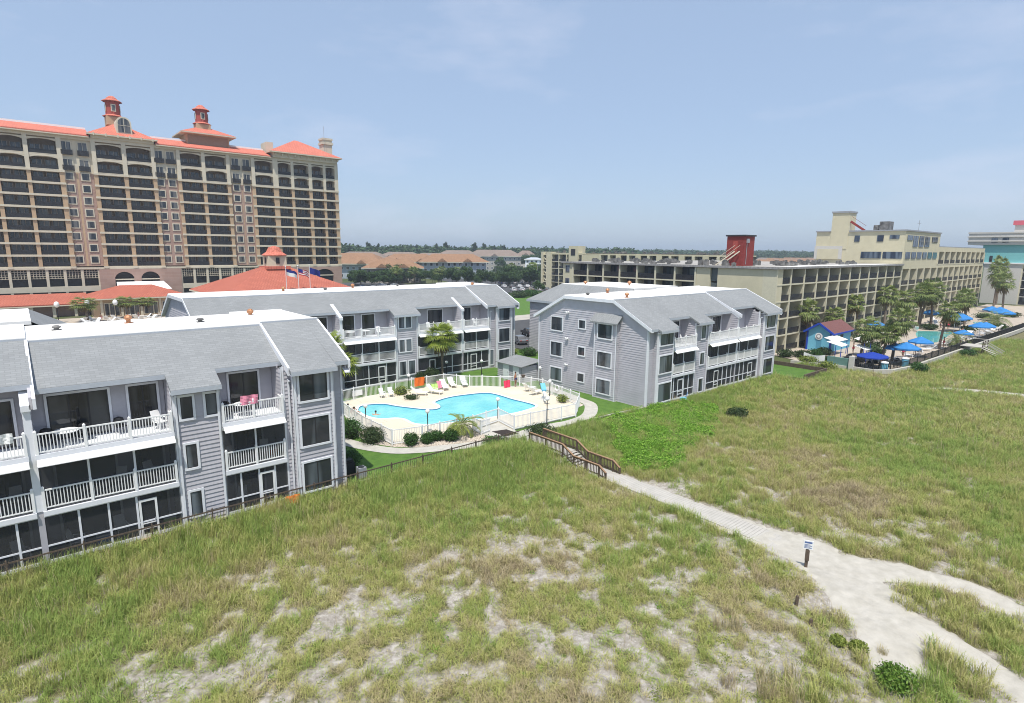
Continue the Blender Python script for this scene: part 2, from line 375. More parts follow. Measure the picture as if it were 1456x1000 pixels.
gx = np.concatenate([[-3600, -2400, -1200, -500, -200, -90, -40, -20, -12], np.arange(-8, 60, .4), np.arange(60, 140, .9), [141, 150, 165, 190, 230, 300, 420, 650, 1100, 2000, 3000, 4400]])
gy = np.concatenate([[-900, -400, -150, -60, -25, -12], np.arange(-6, 37, .4), [38, 41, 46, 55, 70, 95, 130, 180, 240, 320, 450, 700, 1200, 2200, 3200, 4600]])
GX, GY = np.meshgrid(gx, gy)
GZ = hz(GX, GY); GZ = np.where(GY > 35.4, -.04, GZ)
me = bpy.data.meshes.new("ground"); nx, ny = len(gx), len(gy)
idx = np.arange(nx * ny).reshape(ny, nx)
F = np.stack([idx[:-1, :-1], idx[:-1, 1:], idx[1:, 1:], idx[1:, :-1]], -1).reshape(-1, 4)
me.from_pydata(np.stack([GX.ravel(), GY.ravel(), GZ.ravel()], 1).tolist(), [], F.tolist())
me.polygons.foreach_set('use_smooth', [True] * len(me.polygons))
cv = cover(GX.ravel(), GY.ravel()); a_ = me.attributes.new('plant_cover', 'FLOAT', 'POINT'); a_.data.foreach_set('value', cv.astype(np.float32))
gm = bpy.data.materials.new('dune_and_soil'); gm.use_nodes = True; t = gm.node_tree; b = t.nodes["Principled BSDF"]; b.inputs['Roughness'].default_value = .95; b.inputs['Specular IOR Level'].default_value = .1
geo = t.nodes.new("ShaderNodeNewGeometry"); sp = t.nodes.new("ShaderNodeSeparateXYZ"); t.links.new(geo.outputs['Position'], sp.inputs[0])
def noise(sc, det=6, ro=.6):
    n = t.nodes.new("ShaderNodeTexNoise"); n.inputs['Scale'].default_value = sc; n.inputs['Detail'].default_value = det; n.inputs['Roughness'].default_value = ro; t.links.new(geo.outputs['Position'], n.inputs['Vector']); return n.outputs[0]
def ramp(src, stops):
    r = t.nodes.new("ShaderNodeValToRGB")
    while len(r.color_ramp.elements) < len(stops): r.color_ramp.elements.new(.5)
    for e, (p, c) in zip(r.color_ramp.elements, stops): e.position = p; e.color = (*c, 1)
    t.links.new(src, r.inputs[0]); return r.outputs[0]
def mix(fac, a, bb):
    x = t.nodes.new("ShaderNodeMixRGB"); t.links.new(fac, x.inputs[0]); t.links.new(a, x.inputs[1]); t.links.new(bb, x.inputs[2]); return x.outputs[0]
sand = ramp(noise(3.2, 9, .78), [(.32, (.19, .165, .135)), (.5, (.34, .31, .27)), (.68, (.53, .495, .45))])
litter = ramp(noise(3.5, 8, .75), [(.3, (.085, .085, .035)), (.5, (.16, .15, .075)), (.7, (.27, .235, .155))])
at = t.nodes.new("ShaderNodeAttribute"); at.attribute_name = 'plant_cover'
ad = t.nodes.new("ShaderNodeMath"); ad.operation = 'MULTIPLY_ADD'; ad.inputs[1].default_value = 1.1; t.links.new(noise(5, 5, .7), ad.inputs[0])
ad2 = t.nodes.new("ShaderNodeMath"); ad2.operation = 'ADD'; ad.inputs[2].default_value = -.55; t.links.new(ad.outputs[0], ad2.inputs[0]); t.links.new(at.outputs['Fac'], ad2.inputs[1])
mr = t.nodes.new("ShaderNodeMapRange"); mr.inputs['From Min'].default_value = .25; mr.inputs['From Max'].default_value = .7; t.links.new(ad2.outputs[0], mr.inputs['Value'])
dune = mix(mr.outputs[0], sand, litter)
soil = ramp(noise(.05, 8, .65), [(.3, (.05, .075, .02)), (.55, (.085, .10, .04)), (.75, (.20, .18, .13))])
gt = t.nodes.new("ShaderNodeMath"); gt.operation = 'GREATER_THAN'; gt.inputs[1].default_value = 35.3; t.links.new(sp.outputs[1], gt.inputs[0])
t.links.new(mix(gt.outputs[0], dune, soil), b.inputs['Base Color'])
bp = t.nodes.new("ShaderNodeBump"); bp.inputs['Strength'].default_value = .6; bp.inputs['Distance'].default_value = .12; t.links.new(noise(6, 8, .7), bp.inputs['Height']); t.links.new(bp.outputs[0], b.inputs['Normal'])
me.materials.append(gm); ground = bpy.data.objects.new("ground", me); COL.objects.link(ground); struct(ground)

def drape(name, m, mask, x0, x1, y0, y1, st, lift):
    """a thin sheet laid over the terrain where mask(x, y) holds"""
    xs = np.arange(x0, x1, st); ys = np.arange(y0, y1, st); X, Y = np.meshgrid(xs, ys); ok = mask(X, Y)
    e_ = np.clip((1.06 - path_d(X, Y)) / .3, 0, 1); Z = hz(X, Y) + lift * e_ - .03 * (1 - e_) + e_ * (.085 * (fbm(X, Y, 61, .42, 2) - .5) + .05 * (fbm(X, Y, 63, 1.4, 2) - .5))
    v = np.stack([X.ravel(), Y.ravel(), Z.ravel()], 1); i = np.arange(X.size).reshape(X.shape)
    q = np.stack([i[:-1, :-1], i[:-1, 1:], i[1:, 1:], i[1:, :-1]], -1).reshape(-1, 4); keep = ok.ravel()[q].all(1); q = q[keep]
    u, inv = np.unique(q, return_inverse=True); me = bpy.data.meshes.new(name); me.from_pydata(v[u].tolist(), [], inv.reshape(-1, 4).tolist())
    me.polygons.foreach_set('use_smooth', [True] * len(me.polygons)); me.materials.append(m); o = bpy.data.objects.new(name, me); COL.objects.link(o); return struct(o)
M['sand'] = mat('path_sand', (.38, .355, .305), .95, col2=(.49, .46, .405), vscale=1.6, bump=.5, bscale=9, spec=.1)
drape('sand_path', M['sand'], lambda x, y: path_d(x, y) < 1.06, 20, 38, -3, 26, .09, .05)
drape('sand_trail', M['sand'], lambda x, y: path_d(x, y) < 1.0, 82, 92, 6, 21, .2, .06)

# ---------------------------------------------------------------- flat sheets round the buildings
def sheet(name, polys, z, m):
    mb = MB()
    for p in polys: mb.q(*[(x, y, z) for x, y in p])
    return struct(mb.build(name, m))
def rect(a, b, c, d): return [(a, b), (c, b), (c, d), (a, d)]
sheet('lawn', [rect(15.7, 35.4, 47.8, 60.9), rect(47.8, 51.2, 62, 60.9), rect(52.7, 60.9, 60.8, 71), rect(75.6, 30.6, 82.4, 39), rect(10, 52, 15.7, 60.9)], .012, M['lawn'])
def ribbon(name, pts, wd, z, m, th=.0):
    mb = MB(); L = []
    for i, p in enumerate(pts):
        a = Vector(pts[max(0, i - 1)]); c = Vector(pts[min(len(pts) - 1, i + 1)]); d = (c - a).normalized(); n = Vector((-d.y, d.x)) * wd / 2
        L.append(((p[0] + n.x, p[1] + n.y), (p[0] - n.x, p[1] - n.y)))
    for (a, b_), (c, d) in zip(L, L[1:]): mb.q((*a, z), (*b_, z), (*d, z), (*c, z))
    return mb.build(name, m)
def smooth(pts, k=4):
    out = []; n = len(pts)
    for i in range(n - 1):
        p0, p1, p2, p3 = [Vector(pts[max(0, min(n - 1, j))]) for j in (i - 1, i, i + 1, i + 2)]
        for s in range(k):
            u = s / k; out.append(tuple(.5 * ((2 * p1) + (p2 - p0) * u + (2 * p0 - 5 * p1 + 4 * p2 - p3) * u * u + (3 * p1 - p0 - 3 * p2 + p3) * u ** 3)))
    return out + [tuple(pts[-1])]
walkpts = smooth([(18.6, 47), (19.4, 44.2), (20.2, 41.9), (21.4, 39.8), (23.0, 38.6), (24.9, 37.75), (26.9, 36.95), (28.8, 36.45), (31, 36.35), (33.5, 36.5), (36, 36.45), (38.2, 36.1), (40.9, 36.5), (43.1, 37.9), (44.7, 39.6), (45.1, 41.5), (45.6, 44), (46.3, 48)])
sheet('gate_path', [[(29.5, 38.5), (29.7, 39.9), (33, 40.5), (32.5, 37.2), (31, 36.7), (30, 37.2)]], .04, M['concrete'])
struct(ribbon('path', walkpts, 1.35, .045, M['concrete']))
sheet('pebble_bed', [[(20.9, 46), (20.9, 42.4), (22, 40.4), (23.3, 39.3), (25.1, 38.4), (27.2, 37.6), (29.3, 37.1), (29.6, 38.6), (29.5, 40), (24.4, 40.3), (22, 41), (22, 46)], [(43, 39.4), (43.9, 39.6), (44.4, 41.4), (44.4, 44), (44, 45), (43.4, 42)]], .03, M['pebble'])

# pool and its deck: one slab with the pool left open in it
DECK = [(22.1, 41.0), (24.5, 40.3), (29.6, 40.0), (33, 40.5), (32.5, 37.7), (36.2, 37.4), (40, 37.2), (42.9, 39.5), (43.5, 42.6), (44.5, 46.7), (43.7, 49.7), (41.7, 50.8), (40.3, 52.5), (39.1, 53.4), (37.3, 56.1), (35, 56.2), (31, 56.4), (27.4, 56.5), (24.3, 55.8), (22.4, 50.7), (22.0, 46.3)]
POOL = smooth([(24.3, 52.0), (25.2, 53.3), (26.4, 53.3), (27.5, 52.6), (28.1, 51.1), (28.9, 49.6), (29.6, 48.4), (30.3, 47.7), (31.1, 47.7), (31.7, 48.5), (32.1, 50.0), (34.4, 50.7), (36.8, 50.4), (38.7, 49.7), (39.2, 48.2), (39.2, 45.8), (39.5, 43.3), (39.3, 42.2), (38.3, 41.8), (36.3, 41.6), (34, 41.8), (31.9, 42.1), (29.6, 42.8), (27.9, 43.3), (26.5, 44.6), (26.5, 46.5), (25.9, 47.5), (24.8, 48.0), (24.2, 49.6), (24.3, 52.0)], 3)[:-1]
def ring_sheet(name, outer, inner, z, m, skirt=None):
    bm = bmesh.new(); E = []
    for loop in [outer] + ([inner] if inner else []):
        vs = [bm.verts.new((x, y, z)) for x, y in loop]
        for i in range(len(vs)): E.append(bm.edges.new((vs[i], vs[(i + 1) % len(vs)])))
        if skirt is not None:
            lo = [bm.verts.new((x, y, skirt)) for x, y in loop]
            for i in range(len(vs)): j = (i + 1) % len(vs); bm.faces.new((vs[i], vs[j], lo[j], lo[i]))
    bmesh.ops.triangle_fill(bm, edges=E, use_beauty=True, use_dissolve=False); bmesh.ops.recalc_face_normals(bm, faces=bm.faces)
    me = bpy.data.meshes.new(name); bm.to_mesh(me); bm.free(); me.materials.append(m); o = bpy.data.objects.new(name, me); COL.objects.link(o); return o
def grow(loop, d):
    out = []; n = len(loop)
    for i in range(n):
        a = Vector(loop[i - 1]); c = Vector(loop[(i + 1) % n]); t_ = (c - a).normalized(); out.append((loop[i][0] - t_.y * d, loop[i][1] + t_.x * d))
    return out
POOLO = grow(POOL, .32)
struct(ring_sheet('pool_deck', DECK, POOLO, .16, M['deck'], skirt=-.02))
struct(ring_sheet('pool_coping', POOLO, POOL, .18, M['coping'], skirt=.0))
wm = bpy.data.materials.new('pool_water'); wm.use_nodes = True; t = wm.node_tree; b = t.nodes["Principled BSDF"]
geo = t.nodes.new("ShaderNodeNewGeometry")
n = t.nodes.new("ShaderNodeTexNoise"); n.inputs['Scale'].default_value = .35; n.inputs['Detail'].default_value = 3; t.links.new(geo.outputs['Position'], n.inputs['Vector'])
r = t.nodes.new("ShaderNodeValToRGB"); r.color_ramp.elements[0].position = .35; r.color_ramp.elements[0].color = (.15, .55, .60, 1); r.color_ramp.elements[1].position = .66; r.color_ramp.elements[1].color = (.25, .67, .68, 1)
t.links.new(n.outputs[0], r.inputs[0]); t.links.new(r.outputs[0], b.inputs['Base Color']); b.inputs['Roughness'].default_value = .08; b.inputs['Specular IOR Level'].default_value = .5
vo = t.nodes.new("ShaderNodeTexNoise"); vo.inputs['Scale'].default_value = 3.5; vo.inputs['Detail'].default_value = 3; t.links.new(geo.outputs['Position'], vo.inputs['Vector'])
bp = t.nodes.new("ShaderNodeBump"); bp.inputs['Strength'].default_value = .5; bp.inputs['Distance'].default_value = .1; t.links.new(vo.outputs[0], bp.inputs['Height']); t.links.new(bp.outputs[0], b.inputs['Normal'])
M['water'] = wm
mb = MB()
for (xa, ya), (xb, yb_) in zip(POOL, POOL[1:] + POOL[:1]): mb.bar((xa, ya, .115), (xb, yb_, .115), .03, .10)
struct(mb.build('pool_tile', M['pooltile']))
struct(ring_sheet('pool_water', POOL, None, .07, wm))

# pavements and car parks behind
sheet('pavement', [rect(52.8, 71, 61.6, 88), [(56, 88), (92, 88), (118, 130), (108, 130)]], .0, M['pavement'])
sheet('driveway', [rect(61.8, 69.5, 92, 100), rect(55, 76, 61.7, 84)], .012, M['asphalt'])
sheet('grass_strip', [[(92, 108), (140, 108), (150, 158), (130, 160), (96, 132)]], .013, M['lawn'])
sheet('parking_lot', [[(135, 165), (215, 172), (235, 250), (218, 292), (175, 268)], [(95, 195), (128, 200), (146, 268), (108, 262)]], .012, M['asphalt'])
wp = mat('pond', (.12, .20, .24), .1, spec=.5)
sheet('pond', [[(268, 300), (300, 296), (330, 350), (345, 400), (300, 410), (270, 350)]], .02, wp)
sheet('hotel_terrace', [rect(-30, 120, 60, 163)], .02, M['terrace'])
sheet('resort_terrace', [[(87.6, 36), (88.6, 32), (87.6, 29.5), (87.6, 26.5), (89.5, 24.95), (94.5, 24.2), (104, 23.7), (117, 23.6), (135, 23.1), (155, 22.5), (240, 21.5), (240, 41.8), (90, 41.8)]], .03, M['terrace'])
# ---------------------------------------------------------------- the grey three-storey condominiums
ZE, ZF, YF_ = 8.3, 10.9, 4.45     # eave, flat roof, and how far back the flat begins
SL = (ZF - ZE) / (YF_ + .55)
def zr(y): return ZE + SL * (y + .55)
LAP = .25
def laps(mb, p, d, n, L, z0, z1, top=None, lip=.05):
    """lap siding: one tilted board per course, from p along d, facing n"""
    k = max(1, int(round((z1 - z0) / LAP))); h = (z1 - z0) / k
    for i in range(k):
        za, zb = z0 + i * h, z0 + (i + 1) * h; s0, s1 = 0.0, L
        if top:
            ss = [L * j / 60 for j in range(61) if top(L * j / 60) >= za + h * .3]
            if len(ss) < 2: break
            s0, s1 = ss[0], ss[-1]
        P = lambda s, o, z: (p[0] + d[0] * s + n[0] * o, p[1] + d[1] * s + n[1] * o, z)
        mb.q(P(s0, lip, za), P(s1, lip, za), P(s1, .004, zb), P(s0, .004, zb)); mb.q(P(s0, 0, za), P(s1, 0, za), P(s1, lip, za), P(s0, lip, za))
FX, FN = (1, 0), (0, -1)
class Condo:
    def __init__(s, name, label, Y, x0, x1, D=16.25, dz=0.0):
        s.t = thing(name, label, 'apartment building', ((x0 + x1) / 2, Y, 0)); s.Y, s.x0, s.x1, s.D = Y, x0, x1, D
        s.spouts = []; s.wall, s.trim, s.slab, s.roof, s.flat, s.fas = MB(), MB(), MB(), MB(), MB(), MB()
    def flush(s, nm, key='trim'):
        m_ = getattr(s, key)
        if m_.v: m_.build(nm, M[{'trim': 'trim', 'roof': 'shingle', 'flat': 'flatroof', 'fas': 'fascia'}[key]], s.t); setattr(s, key, MB())
    def win(s, x0, x1, z0, z1, y=0.0, two=True):
        """window in a wall facing the sea; y is the wall's own depth"""
        Y = s.Y + y; f = MB(); g = .13
        f.box(x0 - g, Y - .10, z0 - g, x0, Y + .05, z1 + g).box(x1, Y - .10, z0 - g, x1 + g, Y + .05, z1 + g).box(x0, Y - .10, z1, x1, Y + .05, z1 + g).box(x0, Y - .125, z0 - g, x1, Y + .05, z0)
        o = f.build('window', M['trim'], s.t)
        p = MB(); p.box(x0, Y - .058, z0, x1, Y - .054, z1); p.build('pane', M['glass'], o)
        b_ = MB(); e = .045; b_.box(x0, Y - .08, z0, x0 + e, Y - .062, z1).box(x1 - e, Y - .08, z0, x1, Y - .062, z1).box(x0 + e, Y - .08, z0, x1 - e, Y - .062, z0 + e).box(x0 + e, Y - .08, z1 - e, x1 - e, Y - .062, z1)
        if two: xm = (x0 + x1) / 2; b_.box(xm - .03, Y - .08, z0 + e, xm + .03, Y - .062, z1 - e)
        b_.build('sash', M['frame'], o)
    def winx(s, X, y0, y1, z0, z1, two=True):
        """window in the gable wall, which faces -x at x = X"""
        y0 += s.Y; y1 += s.Y; f = MB(); g = .13
        f.box(X - .10, y0 - g, z0 - g, X + .05, y0, z1 + g).box(X - .10, y1, z0 - g, X + .05, y1 + g, z1 + g).box(X - .10, y0, z1, X + .05, y1, z1 + g).box(X - .125, y0, z0 - g, X + .05, y1, z0)
        o = f.build('window', M['trim'], s.t); MB().box(X - .058, y0, z0, X - .054, y1, z1).build('pane', M['glass'], o)
        b_ = MB(); e = .045; b_.box(X - .08, y0, z0, X - .062, y0 + e, z1).box(X - .08, y1 - e, z0, X - .062, y1, z1).box(X - .08, y0 + e, z0, X - .062, y1 - e, z0 + e).box(X - .08, y0 + e, z1 - e, X - .062, y1 - e, z1)
        if two: ym = (y0 + y1) / 2; b_.box(X - .08, ym - .03, z0 + e, X - .062, ym + .03, z1 - e)
        b_.build('sash', M['frame'], o)
    def door(s, x0, x1, z0, z1, y, n=2):
        """sliding glass door in the back wall of a balcony"""
        Y = s.Y + y; f = MB(); g = .12
        f.box(x0 - g, Y - .10, z0, x0, Y + .05, z1 + g).box(x1, Y - .10, z0, x1 + g, Y + .05, z1 + g).box(x0, Y - .10, z1, x1, Y + .05, z1 + g)
        o = f.build('sliding_door', M['trim'], s.t); MB().box(x0, Y - .058, z0, x1, Y - .054, z1).build('pane', M['glassd'], o)
        b_ = MB(); b_.box(x0, Y - .08, z1 - .06, x1, Y - .062, z1).box(x0, Y - .08, z0, x1, Y - .062, z0 + .08)
        for i in range(n + 1): xx = x0 + (x1 - x0 - .06) * i / n; b_.box(xx, Y - .086, z0 + .08, xx + .06, Y - .062, z1 - .06)
        b_.build('sash', M['frame'], o)
    def railing(s, x0, x1, z, y=-.2, h=1.06, sides=True, n=2):
        """white picket balcony railing"""
        Y = s.Y + y; m = MB(); m.box(x0, Y - .035, z + h - .07, x1, Y + .035, z + h).box(x0, Y - .025, z + .08, x1, Y + .025, z + .14)
        k = int((x1 - x0) / .135)
        for i in range(1, k): xx = x0 + (x1 - x0) * i / k; m.box(xx - .02, Y - .02, z + .14, xx + .02, Y + .02, z + h - .07)
        if sides:
            for xx in (x0, x1):
                m.box(xx - .03, Y + .035, z + h - .07, xx + .03, s.Y + .55, z + h)
                for j in range(4): m.box(xx - .02, Y + .1 + j * .14, z, xx + .02, Y + .14 + j * .14, z + h - .07)
        o = m.build('railing', M['white'], s.t)
        for i in range(n + 1):
            xx = x0 + (x1 - x0) * i / n; MB().box(xx - .06, Y - .06, z - .02, xx + .06, Y + .06, z + h + .1).lathe((xx, Y, z + h + .1), [(.075, 0), (.05, .05), (.01, .09)], 6).build('post', M['white'], o)
    def full(s, xa, xb, z1=None, y=0.0, dz=0.0):
        """plain wall bay flush with the front, with its two returns back to the balcony wall"""
        Y = s.Y + y; zt = (ZE - .02 + dz) if z1 is None else z1; laps(s.wall, (xa, Y), FX, FN, xb - xa, .0, zt)
        s.wall.q((xa, Y, 0), (xb, Y, 0), (xb, Y, zr(y) - .25 + dz), (xa, Y, zr(y) - .25 + dz))
        for x, nx_ in ((xa, -1), (xb, 1)):
            laps(s.wall, (x, Y), (0, 1), (nx_, 0), 1.9 - y, 0, zr(1.9) - .22, top=lambda u: zr(y + u) - .22)
            s.wall.q((x, Y, 0), (x, s.Y + 1.9, 0), (x, s.Y + 1.9, zr(1.9) - .2), (x, Y, zr(y) - .2))
            s.trim.box(x - .02 if nx_ < 0 else x - .09, Y - .065, 0, x + .09 if nx_ < 0 else x + .02, Y - .045, zt).box(x + (-.065 if nx_ < 0 else .045), Y - .065, 0, x + (-.045 if nx_ < 0 else .065), Y + .09, zt)
        s.flush('corner_board')
    def bay(s, xa, xb, wx0, wx1, zs=((6.55, 7.85), (3.6, 5.4), (.55, 2.45)), pr=.55, dz=0.0):
        """box window bay standing proud of the wall, a window on each floor"""
        Y = s.Y - pr; zt = ZE - .36 + dz; laps(s.wall, (xa, Y), FX, FN, xb - xa, .0, zt)
        for x, nx_ in ((xa, -1), (xb, 1)):
            laps(s.wall, (x, Y), (0, 1), (nx_, 0), pr, 0, zt); s.wall.q((x, Y, 0), (x, s.Y, 0), (x, s.Y, zt), (x, Y, zt))
            s.trim.box(x - .02 if nx_ < 0 else x - .13, Y - .065, 0, x + .13 if nx_ < 0 else x + .02, Y - .045, zt).box(x + (-.065 if nx_ < 0 else .045), Y - .065, 0, x + (-.045 if nx_ < 0 else .065), Y + .13, zt)
        s.wall.box(xa + .05, Y + .03, 0, xb - .05, s.Y, zt)
        s.flush('corner_board')
        for i, (a, b_) in enumerate(zs): s.win(wx0, wx1, a, b_ + (dz * .8 if i == 0 else 0), -pr)
    def cheek(s, x, top=None):
        """party wall between two balconies, its white cap sloping with the roof"""
        Y = s.Y; h = .13
        for sx in (-1, 1): laps(s.wall, (x + sx * h, Y - .12), (0, 1), (sx, 0), 2.0, 5.9, zr(1.9) - .1, top=lambda u: zr(-.12 + u) - .1)
        s.wall.prism([(Y - .12, 0), (Y + 1.9, 0), (Y + 1.9, zr(1.9) - .1), (Y - .12, zr(-.12) - .1)], x - h, x + h)
        s.trim.prism([(Y - .3, zr(-.3) - .28), (Y + 2.2, zr(2.2) - .12), (Y + 2.2, zr(2.2) + .06), (Y - .3, zr(-.3) + .02)], x - h - .06, x + h + .06)
        s.trim.box(x - h - .03, Y - .16, 2.95, x + h + .03, Y - .125, zr(-.12) - .2); s.flush('party_wall_cap')
    def balc(s, xa, xb, doors3, mull2, mull1, sdoor=(), ends=(1, 1), doors12=None):
        """three stacked balconies: open on top, screened below"""
        Y = s.Y; W = 1.9
        laps(s.wall, (xa, Y + W), FX, FN, xb - xa, 0, zr(W) - .25)
        s.wall.q((xa, Y + W + .01, 0), (xb, Y + W + .01, 0), (xb, Y + W + .01, zr(W)), (xa, Y + W + .01, zr(W)))
        for z in (2.95, 5.9):
            sl_ = MB(); sl_.box(xa, Y - .27, z - .25, xb, Y + W, z); sl_.build('balcony_slab', M['trim'], s.t)
        aw = MB(); aw.hexa([(xa + .02, Y - .62, 5.36), (xb - .02, Y - .62, 5.36), (xb - .02, Y - .28, 5.62), (xa + .02, Y - .28, 5.62)], [(xa + .02, Y - .62, 5.40), (xb - .02, Y - .62, 5.40), (xb - .02, Y - .28, 5.66), (xa + .02, Y - .28, 5.66)])
        aw.build('awning_strip', M['white'], s.t)
        s.railing(xa + .08, xb - .08, 5.9, n=max(2, round((xb - xa) / 2.1)))
        s.railing(xa + .08, xb - .08, 3.0, y=-.15, sides=False, n=max(2, round((xb - xa) / 2.1)))
        for z0, z1, mm, yy in ((2.95, 5.62, mull2, -.08), (.1, 2.70, mull1, -.08)):
            MB().box(xa, Y + yy, z0, xb, Y + yy + .004, z1).build('insect_screen', M['screen'], s.t)
            fr = MB()
            for x in mm: fr.box(x - .05, Y + yy - .05, z0, x + .05, Y + yy - .005, z1)
            if z0 < 1: 
                zb = .22; fr.box(xa, Y + yy - .04, zb - .1, xb, Y + yy - .006, zb + .08).box(xa, Y + yy - .04, 1.02, xb, Y + yy - .006, 1.10).box(xa, Y + yy - .04, 2.60, xb, Y + yy - .006, 2.70)
            else: fr.box(xa, Y + yy - .04, 5.42, xb, Y + yy - .006, 5.6)
            fr.build('screen_frame', M['trim'], s.t)
        for x0, x1 in sdoor:
            d_ = MB(); yy = Y - .08; d_.box(x0, yy - .07, .1, x0 + .11, yy - .052, 2.35).box(x1 - .11, yy - .07, .1, x1, yy - .052, 2.35).box(x0 + .11, yy - .07, 2.22, x1 - .11, yy - .052, 2.35).box(x0 + .11, yy - .07, .1, x1 - .11, yy - .052, .32).box(x0 + .11, yy - .07, .62, x1 - .11, yy - .052, .70).box(x0 + .11, yy - .07, .92, x1 - .11, yy - .052, .98)
            o = d_.build('screen_door', M['white'], s.t); MB().box(x1 - .17, yy - .12, 1.02, x1 - .14, yy - .072, 1.2).build('handle', M['grey'], o)
        for x0, x1 in doors3: s.door(x0, x1, 5.95, 8.35, W, 2 if x1 - x0 < 2.2 else 3)
        for z in (.12, 3.0):
            for x0, x1 in (doors12 or doors3): s.door(x0, x1, z, z + 2.1, W)
    def roofs(s, segs, ya=None):
        """segs: (xa, xb, raise, [(cut xa, cut xb, cut y)], [(bay xa, bay xb)])"""
        Y, D = s.Y, s.D; th = .2
        for xa, xb, dz, cuts, bays in segs:
            dt = min(dz, .14)
            edges = sorted({xa, xb, *[c for cc in cuts for c in cc[:2]], *[c for cc in bays for c in cc[:2]]})
            for a, b_ in zip(edges, edges[1:]):
                m_ = (a + b_) / 2; ye = -.55
                for c in cuts:
                    if c[0] <= m_ <= c[1]: ye = c[2]
                for c in bays:
                    if c[0] <= m_ <= c[1]: ye = -1.0
                s.roof.prism([(Y + ye, zr(ye) + dz), (Y + YF_, ZF + dt), (Y + YF_, ZF + dt - th), (Y + ye, zr(ye) + dz - th)], a, b_)
                s.fas.box(a, Y + ye - .03, zr(ye) + dz - .27, b_, Y + ye - .003, zr(ye) + dz - .02).box(a, Y + ye, zr(ye) + dz - .265, b_, Y + max(ye + .1, min(.0, ye + .55)), zr(ye) + dz - th - .012)
            s.flush('roof', 'roof'); s.flush('fascia', 'fas')
            # back slope, flat top, rakes
            s.roof.prism([(Y + D - YF_, ZF + dt), (Y + D + .55, ZE + dt), (Y + D + .55, ZE + dt - th), (Y + D - YF_, ZF + dt - th)], xa, xb)
            s.flat.box(xa, Y + YF_ + .002, ZF + dt - .25, xb, Y + D - YF_ - .002, ZF + dt + .05)
            s.flat.box(xa, Y + YF_ - .02, ZF + dt + .052, xb, Y + YF_ + .16, ZF + dt + .12).box(xa, Y + D - YF_ - .16, ZF + dt + .052, xb, Y + D - YF_ + .02, ZF + dt + .12)
            s.fas.box(xa, Y + YF_ - .04, ZF + dt - .02, xb, Y + YF_ - .022, ZF + dt + .08)
            s.flush('roof', 'roof'); s.flush('flat_roof', 'flat'); s.flush('roof_edge', 'fas')
            if dz > .05:
                for x, e in ((xa, 1), (xb, -1)):
                    s.trim.prism([(Y - .6, zr(-.6) + .0), (Y + YF_, ZF + .02), (Y + YF_, ZF + dt + .03), (Y - .6, zr(-.6) + dz + .03)], x - .07, x + .07)
                    s.wall.prism([(Y - .3, zr(-.3) - .2), (Y + YF_, ZF - .2), (Y + YF_, ZF + dt - .1), (Y - .3, zr(-.3) + dz - .1)], x + e * .08, x + e * .2); s.flush('rake_board')
    def gable(s, X, side, bay=None):
        """end wall at x = X facing side (-1 or 1)"""
        Y, D = s.Y, s.D
        def top(u): return min(zr(u), ZF, zr(D - u)) - .18
        laps(s.wall, (X, Y), (0, 1), (side, 0), D, .0, ZF - .18, top=top)
        pts = [(Y, 0), (Y + D, 0), (Y + D, zr(0) - .1), (Y + D - YF_, ZF - .1), (Y + YF_, ZF - .1), (Y, zr(0) - .1)]
        s.wall.q(*[(X, a, b_) for a, b_ in pts])
        xo = X + side * .34; h = .30
        for (ya_, za), (yb_, zb) in (((Y - .6, zr(-.6)), (Y + YF_, ZF)), ((Y + YF_, ZF), (Y + D - YF_, ZF)), ((Y + D - YF_, ZF), (Y + D + .6, zr(-.6)))):
            s.trim.hexa([(xo, ya_, za - h), (xo + side * .05, ya_, za - h), (xo + side * .05, ya_, za + .04), (xo, ya_, za + .04)], [(xo, yb_, zb - h), (xo + side * .05, yb_, zb - h), (xo + side * .05, yb_, zb + .04), (xo, yb_, zb + .04)])
            s.trim.hexa([(X + side * .03, ya_, za - .3), (xo - side * .003, ya_, za - .3), (xo - side * .003, ya_, za - .22), (X + side * .03, ya_, za - .22)], [(X + side * .03, yb_, zb - .3), (xo - side * .003, yb_, zb - .3), (xo - side * .003, yb_, zb - .22), (X + side * .03, yb_, zb - .22)])
        for yy in (Y, Y + D - .14): s.trim.box(X + side * .045, yy, 0, X + side * .065, yy + .14, zr(0) - .3)
        s.flush('rake_board')
    def vents(s, pts):
        for x, y, h in pts:
            z = ZF + .03; m_ = MB(); m_.lathe((x, s.Y + y, z), [(.14, 0), (.14, .22 * h), (.22, .26 * h), (.25, .38 * h), (.14, .5 * h), (.02, .54 * h)], 9); m_.box(x - .25, s.Y + y - .25, z - .01, x + .25, s.Y + y + .25, z + .05)
            m_.build('roof_vent', M['copper'] if h > .9 else M['machine'], s.t)
    def done(s):
        Y, D = s.Y, s.D
        for x in s.spouts: MB().box(x - .05, Y - .16, .1, x + .05, Y - .075, ZE - .35).box(x - .05, Y - .4, ZE - .45, x + .05, Y - .075, ZE - .36).build('downspout', M['trim'], s.t)
        s.wall.q((s.x0, Y + D, 0), (s.x1, Y + D, 0), (s.x1, Y + D, zr(0)), (s.x0, Y + D, zr(0)))
        # a floor slab so that the balconies have a ground floor
        MB().box(s.x0 + .05, Y - .1, -.6, s.x1 - .05, Y + 2.4, .09).build('floor_slab', M['concrete'], s.t)
        for n_, m_, k in (('wall', s.wall, 'siding'), ('trim', s.trim, 'trim'), ('roof', s.roof, 'shingle'), ('flat_roof', s.flat, 'flatroof'), ('fascia', s.fas, 'fascia')):
            if m_.v: m_.build(n_, M[k], s.t)

